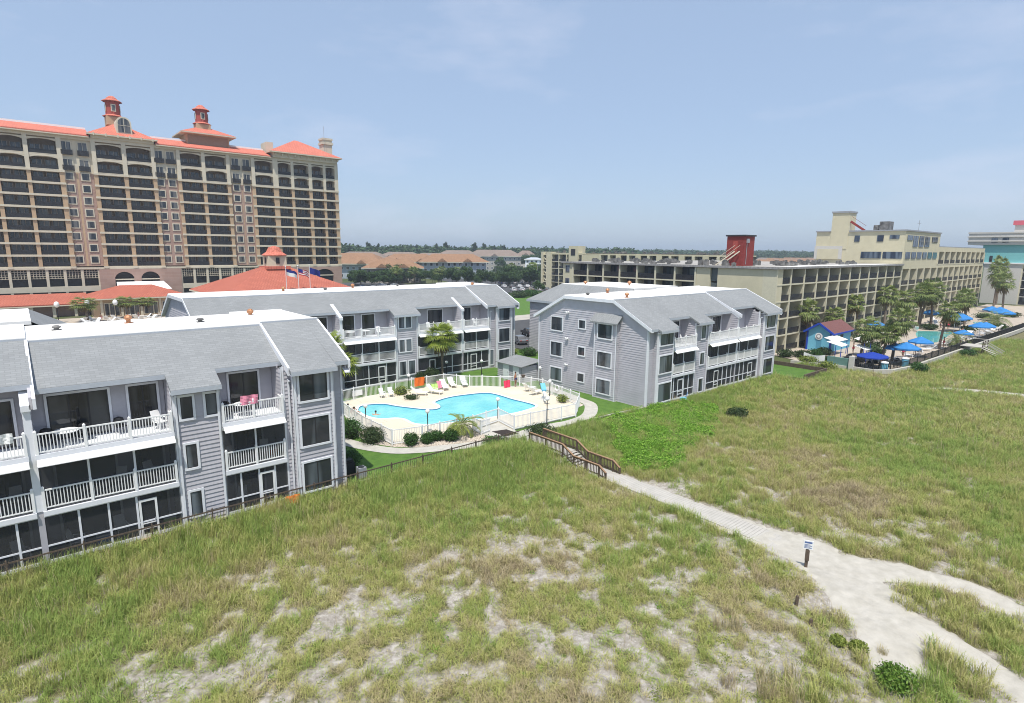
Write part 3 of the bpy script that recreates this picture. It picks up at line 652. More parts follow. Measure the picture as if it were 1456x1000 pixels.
# near building, left of the pool
A = Condo('apartment_building', 'long grey three storey apartment building nearest the camera, white picket balconies facing the dune', 35.75, -14, 15.6)
A.full(5.72, 8.1); A.full(11.75, 15.6, dz=.5); A.bay(12.25, 14.75, 12.58, 14.36, dz=.5)
for a in (6.1, 7.38):
    A.win(a, a + .6, 6.5, 7.75, two=False)
A.win(6.16, 6.72, 3.56, 4.95, two=False); A.win(6.18, 6.76, .65, 2.1, two=False)
A.balc(-.32, 5.66, [(.4, 3.0), (3.95, 5.3)], [1.7, 3.7], [1.05, 2.32, 3.58], [(3.66, 4.52)])
A.balc(8.14, 11.7, [(9.15, 10.85)], [9.95], [8.95, 10.0, 10.95], [(10.04, 10.9)])
A.balc(-6.3, -.58, [(-5.6, -3.4), (-2.4, -1.0)], [-4.4, -2.5], [-3.0, -1.4], [(-5.2, -4.3)])
A.full(-14, -6.34); A.cheek(-.45)
A.spouts = [8.0, 12.08, 5.85]; A.gable(15.6, 1)
A.roofs([(-.1, 12.0, 0, [(-.1, 5.62, .78), (8.18, 12.0, .78)], []), (12.0, 15.95, .5, [], [(12.0, 14.95)]), (-14.3, -.1, .5, [(-6.3, -.1, .5)], [])])
A.vents([(12.9, 9.6, 1.15), (5.3, 10.4, 1.1), (9.2, 8.2, .6), (1.4, 9, .6)]); A.done()

# building at the back of the pool
B = Condo('apartment_building', 'grey three storey apartment building behind the pool, palmetto growing in front of it', 61.0, 12.6, 52.5)
B.full(33.62, 36.7); B.full(47.85, 52.5, dz=.45); B.bay(48.95, 51.55, 49.25, 51.1, dz=.45); B.full(12.6, 13.2); B.full(17.2, 20.3)
for a, b_ in ((34.15, 34.85), (35.1, 35.8)):
    B.win(a, b_, 6.65, 8.0, two=False); B.win(a, b_, 3.75, 5.2, two=False); B.win(a + (.0 if a < 35 else .3), b_ + (.15 if a < 35 else .45), .85, 2.5, two=False)
B.win(48.1, 48.7, .5, 2.5, two=False)
B.balc(26.95, 33.58, [(27.3, 29.3), (30.3, 31.9)], [29.3, 31.4], [28.35, 30.0, 32.3], [(31.2, 32.15)])
B.balc(20.35, 26.7, [(21.2, 23.2), (24.2, 26.0)], [22.4, 24.5], [22, 24], [(20.8, 21.7)])
B.balc(36.74, 43.3, [(37.0, 37.8), (39.4, 41.6)], [38.9, 41.0], [40.3, 41.8], [(38.3, 39.2)])
B.balc(43.6, 47.8, [(44.2, 46.2)], [45.7], [44.3, 46.6], [(44.75, 45.8)])
B.balc(13.24, 17.16, [(14, 16)], [15.2], [15.2])
B.cheek(43.45); B.cheek(26.82)
B.spouts = [36.6, 48.05, 33.75]; B.gable(52.5, 1); B.gable(12.6, -1)
B.roofs([(12.26, 47.2, 0, [(13.24, 17.16, .78), (20.35, 33.3, .78), (36.9, 47.2, .78)], []), (47.2, 52.85, .45, [], [(48.7, 51.8)])])
B.vents([(24, 9.5, 1.1), (33.4, 10.6, 1.1), (48.8, 4.9, 1.1), (40, 10.5, .7), (29, 9, .6)])
for k, (a, b_) in enumerate(((.62, 2.3), (3.6, 5.3), (6.5, 8.1))): B.winx(12.6, 5.0, 6.6, a, b_)
pm = MB(); pm.hexa([(10.1, 64.4, 7.2), (12.58, 64.4, 8.6), (12.58, 70, 8.6), (10.1, 70, 7.2)], [(10.1, 64.4, 7.4), (12.58, 64.4, 8.8), (12.58, 70, 8.8), (10.1, 70, 7.4)]); pm.build('stair_roof', M['shingle'], B.t)
pm = MB(); pm.box(10.4, 64.7, 0, 12.57, 69.7, 7.15); pm.build('stair_enclosure', M['siding'], B.t)
B.done()

# building right of the pool
C_ = Condo('apartment_building', 'grey three storey apartment building right of the pool, blank lap-sided gable towards it', 34.75, 47.9, 75.4)
C_.full(47.93, 52.1); C_.bay(48.85, 51.45, 49.1, 51.3); C_.full(56.5, 59.1); C_.full(70.95, 75.4, dz=.38); C_.bay(71.3, 74.6, 71.75, 74.05, dz=.38)
for a, b_ in ((6.4, 7.85), (3.45, 4.75), (.3, 1.75)): C_.win(57.6, 58.4, a, b_, two=False)
C_.balc(52.14, 56.46, [(54.0, 55.9)], [54.2], [52.6, 54.5, 55.4], [(53.3, 54.35)])
C_.balc(59.14, 65.4, [(60.0, 62.2), (63, 64.8)], [61.3, 63.7], [62.6, 63.6, 64.6], [(60.65, 61.65)])
C_.balc(65.6, 70.9, [(66.5, 68.5)], [66.2, 68.3], [66.6, 67.6], [(68.6, 69.7)])
C_.cheek(65.5)
C_.spouts = [58.95, 71.1, 52.0]; C_.gable(47.9, -1); C_.gable(75.4, 1)
C_.roofs([(47.56, 65.35, 0, [(52.3, 56.3, .78), (59.3, 65.35, .78)], [(48.7, 51.7)]), (65.35, 75.75, .38, [(65.35, 70.95, .78)], [(71.0, 75.0)])])
for y0, y1, zz in ((12.2, 14.0, ((6.75, 8.3), (3.7, 5.3), (.7, 2.2))), (8.6, 9.55, ((7.4, 8.3), (4.3, 5.2), (1.25, 2.15)))):
    for a, b_ in zz: C_.winx(47.9, y0, y1, a, b_, two=y1 - y0 > 1.2)
bx = MB(); X = 47.42    # the shallow window box on the gable wall
laps(bx, (X, 34.75 + 3.75), (0, 1), (-1, 0), 3.05, 0, 8.4); laps(bx, (X, 38.5), (1, 0), (0, -1), .5, 0, 8.4); laps(bx, (X, 41.55), (1, 0), (0, 1), .5, 0, 8.4); bx.box(X + .03, 38.53, 0, 47.88, 41.52, 8.4)
bx.build('window_box', M['siding'], C_.t)
for a, b_ in ((6.75, 8.25), (3.65, 5.2), (.65, 2.15)): C_.winx(X, 4.35, 6.25, a, b_)
tb = MB()
for yy in (38.46, 41.47): tb.box(X - .065, yy, 0, X - .045, yy + .12, 8.4)
tb.build('corner_board', M['trim'], C_.t)
sh = MB(); sh.hexa([(46.95, 38.1, 8.4), (47.87, 38.1, 9.25), (47.87, 41.9, 9.25), (46.95, 41.9, 8.4)], [(46.95, 38.1, 8.52), (47.87, 38.1, 9.37), (47.87, 41.9, 9.37), (46.95, 41.9, 8.52)]); sh.build('box_roof', M['shingle'], C_.t)
for z in (2.9, 6.0, 9.05):
    li = MB(); li.box(47.6, 45.98, z - .1, 47.87, 46.12, z - .02).ball((47.68, 45.9, z), .11, 8).ball((47.68, 46.2, z), .11, 8); li.build('flood_light', M['white'], C_.t)
C_.vents([(55.0, 11.6, 1.1), (51.2, 5.6, 1.1), (50.3, 10.6, .6)]); C_.done()

# wings behind the two oceanfront buildings
def wing(label, x0, x1, y0, y1, eave_side):
    t = thing('apartment_wing', label, 'apartment building', ((x0 + x1) / 2, (y0 + y1) / 2, 0)); dx = 3.9; zf, ze = ZF - .06, 8.35
    wl, rf, fl, fa = MB(), MB(), MB(), MB(); wl.box(x0 + .4, y0, 0, x1 - .4, y1 - .4, ze - .05)
    xe = x0 if eave_side < 0 else x1; nx_ = eave_side
    laps(wl, (xe - nx_ * .4, y0), (0, 1), (nx_, 0), y1 - .4 - y0, 0, ze - .1)
    a, b_, c = (x0, y0), (x1, y0), y1
    i0, i1, j1 = x0 + dx, x1 - dx, y1 - dx
    for za, zb, zc in ((ze, zf, 1),):
        rf.q((x0, y0, za), (i0, y0, zb), (i0, j1, zb), (x0, y1, za)); rf.q((x1, y1, za), (i1, j1, zb), (i1, y0, zb), (x1, y0, za)); rf.q((x0, y1, za), (i0, j1, zb), (i1, j1, zb), (x1, y1, za))
    fl.box(i0, y0, zf - .2, i1, j1, zf + .06)
    fa.box(x0 - .03, y0, ze - .34, x0, y1, ze).box(x1, y0, ze - .34, x1 + .03, y1, ze).box(x0, y1, ze - .34, x1, y1 + .03, ze).box(x0, y0 + .02, ze - .1, x1, y1, ze - .06)
    wl.build('wall', M['siding'], t); rf.build('roof', M['shingle'], t); fl.build('flat_roof', M['flatroof'], t); fa.build('fascia', M['fascia'], t)
    for x, y, h in (((i0 + i1) / 2, y0 + 5, 1.1), (i0 + 2, y0 + 11, .8)):
        m_ = MB(); m_.lathe((x, y, zf + .05), [(.14, 0), (.14, .22 * h), (.30, .26 * h), (.34, .42 * h), (.22, .6 * h), (.02, .66 * h)], 9); m_.build('roof_vent', M['copper'], t)
    return t
wing('grey apartment wing with a pale shingle hip roof, behind the building right of the pool', 61.6, 80, 50.4, 68.6, -1)
wing('white roofed apartment wing behind the nearest building, below the pink hotel', -15, 4.2, 51.9, 66.5, 1)
# low utility shed at the foot of the gable
t = thing('utility_shed', 'low grey shed with two pale doors against the gable wall by the pool', 'shed', (47.2, 53, 0))
m_ = MB(); laps(m_, (45.4, 51.3), (0, 1), (-1, 0), 4.6, 0, 2.0); laps(m_, (45.4, 51.3), (1, 0), (0, -1), 2.5, 0, 2.0); m_.box(45.43, 51.33, 0, 48.6, 55.9, 2.0); m_.build('wall', M['siding'], t)
MB().hexa([(45.1, 51.0, 2.0), (48.7, 51.0, 2.45), (48.7, 56.1, 2.45), (45.1, 56.1, 2.0)], [(45.1, 51.0, 2.08), (48.7, 51.0, 2.53), (48.7, 56.1, 2.53), (45.1, 56.1, 2.08)]).build('roof', M['shingle'], t)
for y in (51.7, 53.6):
    o = MB().box(45.30, y, .05, 45.345, y + 1.1, 2.05).build('door', M['trim'], t); MB().box(45.26, y + .12, .95, 45.298, y + .2, 1.08).build('handle', M['grey'], o)
# ---------------------------------------------------------------- fences
def fence(name, label, pts, h, m, pitch=.14, zfun=None, post=2.0, pw=.1, wr=.045, group=None, base=.1, toprail=True):
    """picket fence along a polyline: panels of pickets and rails, and its posts"""
    zf_ = zfun or (lambda x, y: .0)
    t = thing(name, label, 'fence', (pts[0][0], pts[0][1], zf_(*pts[0])), group=group)
    for (x0, y0), (x1, y1) in zip(pts, pts[1:]):
        L = math.hypot(x1 - x0, y1 - y0); n = max(1, round(L / post)); dx, dy = (x1 - x0) / L, (y1 - y0) / L
        for j in range(n):
            xa, ya = x0 + (x1 - x0) * j / n, y0 + (y1 - y0) * j / n; xb, yb = x0 + (x1 - x0) * (j + 1) / n, y0 + (y1 - y0) * (j + 1) / n
            za, zb = zf_(xa, ya), zf_(xb, yb); p = MB(); l = L / n
            p.bar((xa, ya, za + base + .08), (xb, yb, zb + base + .08), wr, .07)
            if toprail: p.bar((xa, ya, za + h - .06), (xb, yb, zb + h - .06), wr, .08)
            k = max(2, int(l / pitch))
            for i in range(k):
                u = (i + .5) / k; x, y, z = xa + (xb - xa) * u, ya + (yb - ya) * u, za + (zb - za) * u; a = wr * .29
                p.box(x - a, y - a, z + base, x + a, y + a, z + (h - .1 if toprail else h - .06 + .12 * (i % 2 * .3)))
            p.build('picket_panel', m, t)
            q_ = MB(); a = pw / 2; q_.box(xa - a, ya - a, za - .3, xa + a, ya + a, za + h + .05).lathe((xa, ya, za + h + .05), [(a * 1.2, 0), (a * .8, .05), (.005, .09)], 6); q_.build('post', m, t)
    return t
W_ = M['white']
fence('picket_fence', 'white picket fence along the back of the pool deck, lamps and lawn behind it', [(22.6, 51.6), (24.3, 55.9), (27.4, 56.5), (31, 56.4), (35, 56.25), (37.3, 56.15), (39.1, 53.4), (40.3, 52.55), (41.7, 50.9), (43.8, 49.8)], 1.45, W_)
fence('picket_fence', 'white picket fence on the gable side of the pool, right of the blue pool lift', [(43.8, 49.8), (44.6, 46.7), (43.6, 42.6), (43.0, 39.5)], 1.45, W_)
fence('picket_fence', 'white picket fence on the dune side of the pool, right of the gate', [(43.0, 39.5), (40, 37.15), (36.2, 37.35), (32.5, 37.65), (33, 40.5)], 1.4, W_)
fence('picket_fence', 'white picket fence behind the round bushes on the dune side of the pool', [(33, 40.5), (29.6, 39.95), (24.5, 40.25), (22.0, 40.9)], 1.4, W_)
fence('picket_fence', 'white picket fence along the left end of the small pool lobe', [(22.0, 40.9), (22.0, 46.3), (22.6, 51.6)], 1.4, W_)
fence('picket_fence', 'short white picket gate enclosure beside the dark rubber mat', [(29.6, 39.85), (29.4, 38.5), (30.6, 38.75)], 1.3, W_)
def gz(x, y): return hz1(x, y) if y < 35.4 else 0.0
fence('dune_fence', 'dark slat fence at the foot of the nearest building, tall dune grass in front', [(-8, 35.2), (16.2, 35.1)], .95, M['wooddark'], pitch=.16, zfun=gz, post=3.0, wr=.03, pw=.07, toprail=True)
fence('dune_fence', 'dark slat fence between the pool lawn and the dune, ending at the boardwalk', [(16.2, 35.1), (24, 35.15), (31.0, 35.2)], .95, M['wooddark'], pitch=.16, zfun=gz, post=2.6, wr=.03, pw=.07)
kb = MB(); kb.box(16.2, 35.32, -.1, 31.0, 35.48, .16); struct(kb.build('kerb', M['concrete']))
kb = MB()
for i in range(12):
    a, b_ = 33 + i * 1.25, 33 + (i + 1) * 1.25; y0, y1 = 35.3 - .9 * (i / 12) ** 2, 35.3 - .9 * ((i + 1) / 12) ** 2
    kb.bar((a, y0, .12), (b_, y1, .12), .14, .4)
struct(kb.build('kerb', M['concrete']))
tag(MB().box(75.7, 30.4, -.5, 82.5, 30.6, .55).box(82.3, 30.6, -.5, 82.5, 39.2, .55).build('retaining_wall', M['wooddark']), 'low dark retaining wall round the small lawn, right end of the grey gabled building', 'wall')

# ---------------------------------------------------------------- boardwalk
t = thing('boardwalk', 'grey plank boardwalk with brown handrails crossing the dune to the sand path', 'boardwalk', (32.05, 24, -.55))
prof = [(35.5, .10), (30.4, .10), (29.0, -.52), (16.5, -.52), (12.2, -.62)]
def wz(y):
    for (ya, za), (yb, zb) in zip(prof, prof[1:]):
        if yb <= y <= ya: return za + (zb - za) * (ya - y) / (ya - yb)
    return prof[-1][1]
pl = MB(); y = 35.5; i = 0
while y > 12.2:
    i += 1; j = random.uniform(-.03, .03)
    if 29.0 < y <= 30.4:
        pl.box(BX0, y - .27, wz(y - .14) - .05, BX1, y - .01, wz(y - .14)); y -= .28
    else:
        wdn = 0.0 if y > 18 else (18 - y) / 6 * .3
        pl.box(BX0 + j - wdn * .4, y - .206, wz(y - .1) - .05 + random.uniform(-.004, .006), BX1 + j + wdn * .4, y - .006, wz(y - .1)); y -= .212
pl.build('plank_deck', M['wood'], t)
MB().box(BX0 + .1, 17, -.95, BX0 + .2, 29, -.62).box(BX1 - .2, 17, -.95, BX1 - .1, 29, -.62).box(BX0 + .1, 30.3, -.7, BX0 + .2, 35.4, .04).box(BX1 - .2, 30.3, -.7, BX1 - .1, 35.4, .04).build('joist', M['wooddark'], t)
for X in (BX0 + .04, BX1 - .04):
    rp = [(34.2, 1.0), (30.3, 1.0), (29.1, .38), (26.5, .38), (25.85, -.02)]
    hr, sl_ = MB(), MB()
    for (ya, za), (yb, zb) in zip(rp, rp[1:]):
        hr.bar((X, ya, za), (X, yb, zb), .15, .045); hr.bar((X, ya, za - .09), (X, yb, zb - .09), .04, .1); sl_.bar((X, ya, za - .72), (X, yb, zb - .72 if yb > 26 else zb - .4), .04, .08)
    y = 34.1
    while y > 26.0:
        for (ya, za), (yb, zb) in zip(rp, rp[1:]):
            if yb <= y <= ya: z = za + (zb - za) * (ya - y) / (ya - yb)
        sl_.box(X - .02, y - .02, z - .82, X + .02, y + .02, z - .05); y -= .15
    hr.build('handrail', M['woodwarm'], t); sl_.build('baluster_panel', M['wooddark'], t)
    for y, z in ((34.2, 1.0), (32.2, 1.0), (30.3, 1.0), (29.1, .38), (27.8, .38), (26.5, .38), (25.85, .0)):
        MB().box(X - .055, y - .055, z - 1.5, X + .055, y + .055, z - .02).build('post', M['wooddark'], t)
# sign and stumps by the sand path
gx_, gy_ = 30.2, 11.15; z0 = hz1(gx_, gy_)
t = thing('path_sign', 'weathered wooden post holding a small white notice at the end of the boardwalk', 'sign', (gx_, gy_, z0), R(-62))
MB().box(-.07, -.07, -.3, .07, .07, 1.1).box(-.10, -.11, .45, .10, -.075, 1.05).build('post', M['wooddark'], t, world=False)
MB().box(-.24, -.12, 1.12, .24, -.09, 1.6).build('notice_board', M['white'], t, world=False)
pn = MB(); bl = mat('notice_ink', (.10, .15, .32), .7); pn.box(-.18, -.127, 1.45, .18, -.122, 1.54)
for k in range(4): pn.box(-.18, -.127, 1.18 + k * .06, .18 - .08 * (k % 2), -.122, 1.205 + k * .06)
pn.build('notice_print', bl, t, world=False)
for (x, y, h), lb in zip(((26.3, 9.95, .5), (25.3, 8.9, .3)), ('taller weathered post stump in the sparse grass beside the sand path', 'short weathered post stump in the sparse grass, below the taller stump')):
    tag(MB().cyl((x, y, hz1(x, y) - .2), (x + .05, y, hz1(x, y) + h), .09, .075, 8).build('post_stump', M['wooddark']), lb, 'post')
x, y = 101, 10.2
tag(MB().cyl((x, y, hz1(x, y) - .2), (x + .15, y, hz1(x, y) + 3.0), .05, .04, 6).build('marker_pole', M['wooddark']), 'thin leaning rusty pole standing alone in the far grass', 'pole')

# ---------------------------------------------------------------- globe lamps
def lamp(x, y, h, label, zb=0.0):
    t = thing('garden_lamp', label, 'lamp', (x, y, zb), group='globe lamps round the pool')
    MB().cyl((x, y, zb), (x, y, zb + h), .05, .04, 8).lathe((x, y, zb), [(.11, 0), (.1, .12), (.05, .16)], 8).build('pole', M['black'], t)
    g = MB(); g.ball((x, y, zb + h + .17), .2, 12); g.build('globe', M['lamp'], t, smooth=True)
    MB().lathe((x, y, zb + h - .03), [(.06, 0), (.1, .04), (.1, .07)], 8).build('collar', M['black'], t)
for x, y, h, lb in ((22.55, 46.7, 1.9, 'globe lamp inside the left fence of the pool, beside the two dark round shrubs'), (25.9, 41.6, 1.95, 'globe lamp on the dune side of the pool, behind the round bushes'), (33.4, 41.1, 1.9, 'globe lamp between the small palm and the gate'),
                    (36.1, 37.15, 2.3, 'globe lamp at the dune-side fence near the right end of the pool'), (32.4, 55.9, 1.8, 'globe lamp beside the orange towel at the back fence'), (40.7, 60.6, 1.6, 'globe lamp on the lawn in front of the palmetto building, beside the clipped bushes'),
                    (44.4, 58.0, 1.7, 'globe lamp on the lawn by the right end of the building behind the pool'), (27.1, 61.0, 1.6, 'globe lamp beside the yellow-green palm at the back lawn'), (46.7, 49.4, 1.9, 'globe lamp against the blank gable wall'), (43.2, 44.1, 1.7, 'lamp pole beside the life ring at the gable-side fence')):
    lamp(x, y, h, lb)

# ---------------------------------------------------------------- pool furniture
def lounger_proto():
    t = thing('pool_lounger', 'x', 'lounger', (0, 0, 0))
    MB().hexa([(-.32, -.9, .32), (.32, -.9, .32), (.32, .35, .36), (-.32, .35, .36)], [(-.32, -.9, .36), (.32, -.9, .36), (.32, .35, .40), (-.32, .35, .40)]).build('seat', W_, t)
    MB().hexa([(-.32, .36, .36), (.32, .36, .36), (.32, .95, .98), (-.32, .95, .98)], [(-.32, .33, .40), (.32, .33, .40), (.32, .91, 1.01), (-.32, .91, 1.01)]).build('backrest', W_, t)
    for sx in (-.3, .3):
        for y in (-.75, .3): MB().box(sx - .025, y - .025, 0, sx + .025, y + .025, .33).build('leg', W_, t)
        MB().box(sx - .03, -.25, .55, sx + .03, .4, .59).box(sx - .02, -.23, .36, sx + .02, -.19, .55).build('armrest', W_, t)
    return t
LP = lounger_proto(); G_ = 'white loungers round the pool'
for x, y, a, lb in ((32.3, 53.5, .9, 'white lounger at the left front of the row by the orange towel'), (34.0, 53.0, .5, 'white lounger with the pale pink towel beside it, nearest the water'), (36.0, 54.1, -.3, 'first white lounger of the row of three against the back fence'), (37.4, 54.6, -.3, 'middle white lounger of the row of three against the back fence'), (38.7, 54.0, -.4, 'last white lounger of the row, in the corner of the back fence'),
                    (43.2, 47.4, 1.7, 'white lounger laid flat on the deck near the gable-side fence'), (42.6, 45.7, 1.7, 'white lounger next to the blue pool lift')):
    put(LP, (x, y, .16), a, 1, lb, G_)
def chair_proto():
    t = thing('deck_chair', 'x', 'chair', (0, 0, 0))
    MB().box(-.27, -.25, .38, .27, .25, .42).build('seat', W_, t)
    m_ = MB(); m_.hexa([(-.27, .22, .42), (.27, .22, .42), (.24, .42, 1.0), (-.24, .42, 1.0)], [(-.27, .26, .42), (.27, .26, .42), (.24, .46, 1.0), (-.24, .46, 1.0)]); m_.build('backrest', W_, t)
    for sx in (-.25, .25):
        MB().box(sx - .03, -.26, .6, sx + .03, .3, .64).build('armrest', W_, t)
        for y in (-.22, .22): MB().box(sx - .022, y - .022, 0, sx + .022, y + .022, .6 if y < 0 else .38).build('leg', W_, t)
    return t
CP = chair_proto()
for x, y, z, a, lb in ((28.6, 55.0, .16, 0, 'left one of the two white chairs at the back fence of the pool'), (29.5, 54.8, .16, -.2, 'right one of the two white chairs at the back fence of the pool'),
                       (-1.3, 36.9, 2.97, 0, 'white chair on the screened balcony at the left end of the nearest building'), (4.6, 36.9, 2.97, .4, 'white chair on the middle floor balcony beside its right screen post'), (3.1, 36.8, 2.97, -.3, 'white chair on the middle floor balcony, left of another white chair'),
                       (8.9, 36.7, 2.97, .3, 'left white chair on the middle floor balcony between the two blue-grey wall bays'), (10.7, 36.7, 2.97, -.3, 'right white chair on the middle floor balcony between the two blue-grey wall bays'),
                       (5.2, 36.6, 5.92, .5, 'white chair on the open top balcony near the wall light'), (60.2, 35.6, 5.92, .3, 'white chair on the long top balcony of the gabled building, at its left end'), (55.6, 35.6, 5.92, .4, 'white chair on the short top balcony of the gabled building'),
                       (39.0, 61.8, 5.92, 0, 'white chair on the top balcony above the palmetto, left of two'), (42.3, 61.8, 5.92, .3, 'white chair on the top balcony above the palmetto, beside the party wall'), (31.9, 61.8, 5.92, -.2, 'white chair on the top balcony at the left, behind the pool'), (46.3, 61.8, 5.92, .3, 'white chair on the narrow top balcony at the right end behind the pool')):
    put(CP, (x, y, z), a, 1, lb, 'white chairs on decks and balconies')
def table_proto():
    t = thing('patio_table', 'x', 'table', (0, 0, 0))
    MB().lathe((0, 0, 0), [(.55, .70), (.56, .72), (.55, .74)], 16).build('tabletop', W_, t); MB().lathe((0, 0, 0), [(.25, 0), (.22, .04), (.05, .08), (.04, .7)], 8).build('pedestal', W_, t)
    return t
TP = table_proto()
for x, y, z, lb in ((1.0, 36.6, 5.92, 'round white table on the open top balcony of the nearest building'), (9.6, 36.5, 5.92, 'round white table on the top balcony where pink cloth lies'), (61.8, 35.5, 5.92, 'round white table on the long top balcony of the gabled building'), (28.2, 61.6, 5.92, 'round white table on the left top balcony behind the pool'), (30.1, 61.6, 5.92, 'second round white table on the left top balcony behind the pool'), (40.6, 61.6, 5.92, 'round white table on the top balcony above the palmetto')):
    put(TP, (x, y, z), 0, 1, lb, 'round white tables on balconies')
def dchair():
    t = thing('balcony_chair', 'x', 'chair', (0, 0, 0)); D_ = M['dark']
    MB().box(-.26, -.25, .4, .26, .25, .44).build('seat', D_, t); MB().lathe((0, .25, .44), [(.27, 0), (.3, .2), (.24, .42), (.05, .5)], 8).build('backrest', D_, t)
    for sx in (-.23, .23):
        for y in (-.22, .22): MB().box(sx - .02, y - .02, 0, sx + .02, y + .02, .4).build('leg', D_, t)
    return t
DP = dchair()
for x, y, lb in ((.25, 36.9, 'dark chair at the left of the round white table on the open top balcony'), (1.85, 36.9, 'dark chair at the right of the round white table on the open top balcony'), (8.8, 36.9, 'dark chair left of the table with the pink cloth'), (3.4, 37.0, 'dark chair standing alone between the two top-floor doors')):
    put(DP, (x, y, 5.92), .3, .95, lb, 'dark balcony chairs')
for x, y, z, a, lb in ((.9, 36.7, .1, 1.2, 'white chair behind the ground floor screens, left of the blue one'), (2.9, 36.9, .1, .2, 'white chair behind the ground floor screens, beside the left screen door'), (9.2, 36.8, .1, -.4, 'white chair behind the ground floor screens beside the right screen door'), (-1.4, 36.8, .1, .4, 'white chair behind the ground floor screens at the edge of the frame')):
    put(CP, (x, y, z), a, 1.05, lb, 'white chairs on decks and balconies')
for i, (x, y, z, m_, lb) in enumerate(((2.0, 36.6, .1, 'blue', 'blue cooler box behind the ground floor screens'), (5.2, 36.8, .1, 'lime', 'green storage box behind the ground floor screens by the corner'), (11.2, 36.7, 2.97, 'orange', 'orange storage box on the middle balcony, right end'), (3.9, 36.9, 2.97, 'woodwarm', 'brown wooden chest on the middle balcony'))):
    t = thing('storage_box', lb, 'box', (x, y, z)); MB().box(x - .3, y - .2, z, x + .3, y + .2, z + .38).build('body', M[m_], t); MB().box(x - .32, y - .22, z + .39, x + .32, y + .22, z + .45).build('lid', M['white'], t)
def cloth(label, x, y, z, w_, h, m, nm='towel', yaw=0.0, lean=.0):
    t = MB(); n = 6; c, s_ = math.cos(yaw), math.sin(yaw)
    P = []
    for j in range(4):
        for i in range(n + 1):
            u = (i / n - .5) * w_; v = -h * j / 3; o = .05 * math.sin(i * 1.9 + j * .8)
            P.append((x + u * c - (o + lean * j / 3) * s_, y + u * s_ + (o + lean * j / 3) * c, z + v))
    for k in (0, 1):
        off = (0, 0) if k == 0 else (-s_ * .02, c * .02)
        for j in range(3):
            for i in range(n): a = j * (n + 1) + i; t.q(*[(P[q_][0] + off[0], P[q_][1] + off[1], P[q_][2]) for q_ in (a, a + 1, a + n + 2, a + n + 1)])
    return tag(t.build(nm, m), label, nm.replace('_', ' '))
cloth('bright orange towel hung on the back pool fence', 33.9, 56.05, 1.5, 1.3, 1.0, M['orange'])
cloth('lime green towel draped over a lounger by the orange towel', 34.7, 54.2, .95, .8, .75, M['lime'], lean=-.3)
cloth('pale pink striped towel draped over the lounger backrest', 35.5, 54.5, 1.15, .6, .8, M['pinkpale'], lean=-.3)
cloth('red pink towel over a folded chair in the far corner of the deck', 42.2, 50.3, 1.0, .9, .8, M['pink'], lean=-.2)
cloth('pink cloth over the railing of the narrow top balcony', 9.7, 35.5, 7.35, 1.0, .55, M['pinkpale'])
cloth('white blue towel on the left balcony rail of the nearest building', -1.4, 35.5, 7.2, .7, .5, M['canvas'])
# pool lift under a blue cover
t = thing('pool_lift', 'white pool lift arm with a blue cover, beside the right end of the pool', 'pool lift', (41.6, 43.4, .16))
MB().box(41.35, 43.15, .16, 41.85, 43.65, .5).cyl((41.6, 43.4, .5), (41.6, 43.4, 1.25), .09, .08, 8).build('base', W_, t)
MB().bar((41.9, 43.9, 1.55), (40.7, 42.2, .95), .22, .2).build('arm', W_, t); MB().bar((42.0, 44.0, 1.75), (41.2, 42.9, 1.36), .5, .22).build('cover', M['skyblue'], t)
MB().box(40.45, 41.8, .55, 40.95, 42.2, .62).box(40.45, 41.75, .62, 40.95, 41.82, 1.0).build('seat', W_, t)
def ladder(x, y, a, lb):
    t = thing('pool_handrail', lb, 'handrail', (x, y, .18), a); ch = M['grey']
    for s_ in (-.25, .25):
        m_ = MB(); m_.cyl((s_, .45, 0), (s_, .4, .72), .022, n=6).cyl((s_, .4, .72), (s_, 0, .85), .022, n=6).cyl((s_, 0, .85), (s_, -.32, .5), .022, n=6).cyl((s_, -.32, .5), (s_, -.36, -.1), .022, n=6); o = m_.build('rail', W_, t)
ladder(37.2, 50.55, 0, 'white pool ladder rails at the back edge of the deep end'); ladder(25.6, 53.5, .1, 'white ladder rails at the back of the small pool lobe'); ladder(38.6, 42.0, 3.4, 'ladder rails at the dune-side corner of the deep end')
# life ring, mat, sign board on the fence
t = thing('life_ring', 'white life ring hung on the gable-side fence', 'life ring', (43.85, 43.6, 1.2))
m_ = MB(); P = []
for i in range(12):
    a = 2 * math.pi * i / 12; a2 = 2 * math.pi * (i + 1) / 12
    m_.cyl((43.75, 43.5 + .3 * math.cos(a), 1.15 + .3 * math.sin(a)), (43.75, 43.5 + .3 * math.cos(a2), 1.15 + .3 * math.sin(a2)), .06, n=6)
m_.build('ring', W_, t)
tag(MB().q((30.7, 38.6, .06), (32.1, 38.25, .06), (32.2, 36.7, .06), (30.75, 36.75, .06)).hexa([(30.7, 38.6, .03), (32.1, 38.25, .03), (32.2, 36.7, .03), (30.75, 36.75, .03)], [(30.7, 38.6, .058), (32.1, 38.25, .058), (32.2, 36.7, .058), (30.75, 36.75, .058)]).build('rubber_mat', M['mat']), 'dark rubber mat at the pool gate', 'mat')
sn = MB(); sn.box(25.7, 56.28, .5, 26.9, 56.31, 1.1); o = tag(sn.build('pool_rules_sign', M['white']), 'white board fixed to the back pool fence, left of the two white chairs', 'sign')
# potted plant on the far corner post, child's float
t = thing('hanging_planter', 'small dark plant pot on the back corner of the pool fence', 'planter', (43.9, 49.3, 1.4)); MB().lathe((43.9, 49.3, 1.3), [(.16, 0), (.26, .3), (.2, .32)], 8).build('pot', M['wooddark'], t)

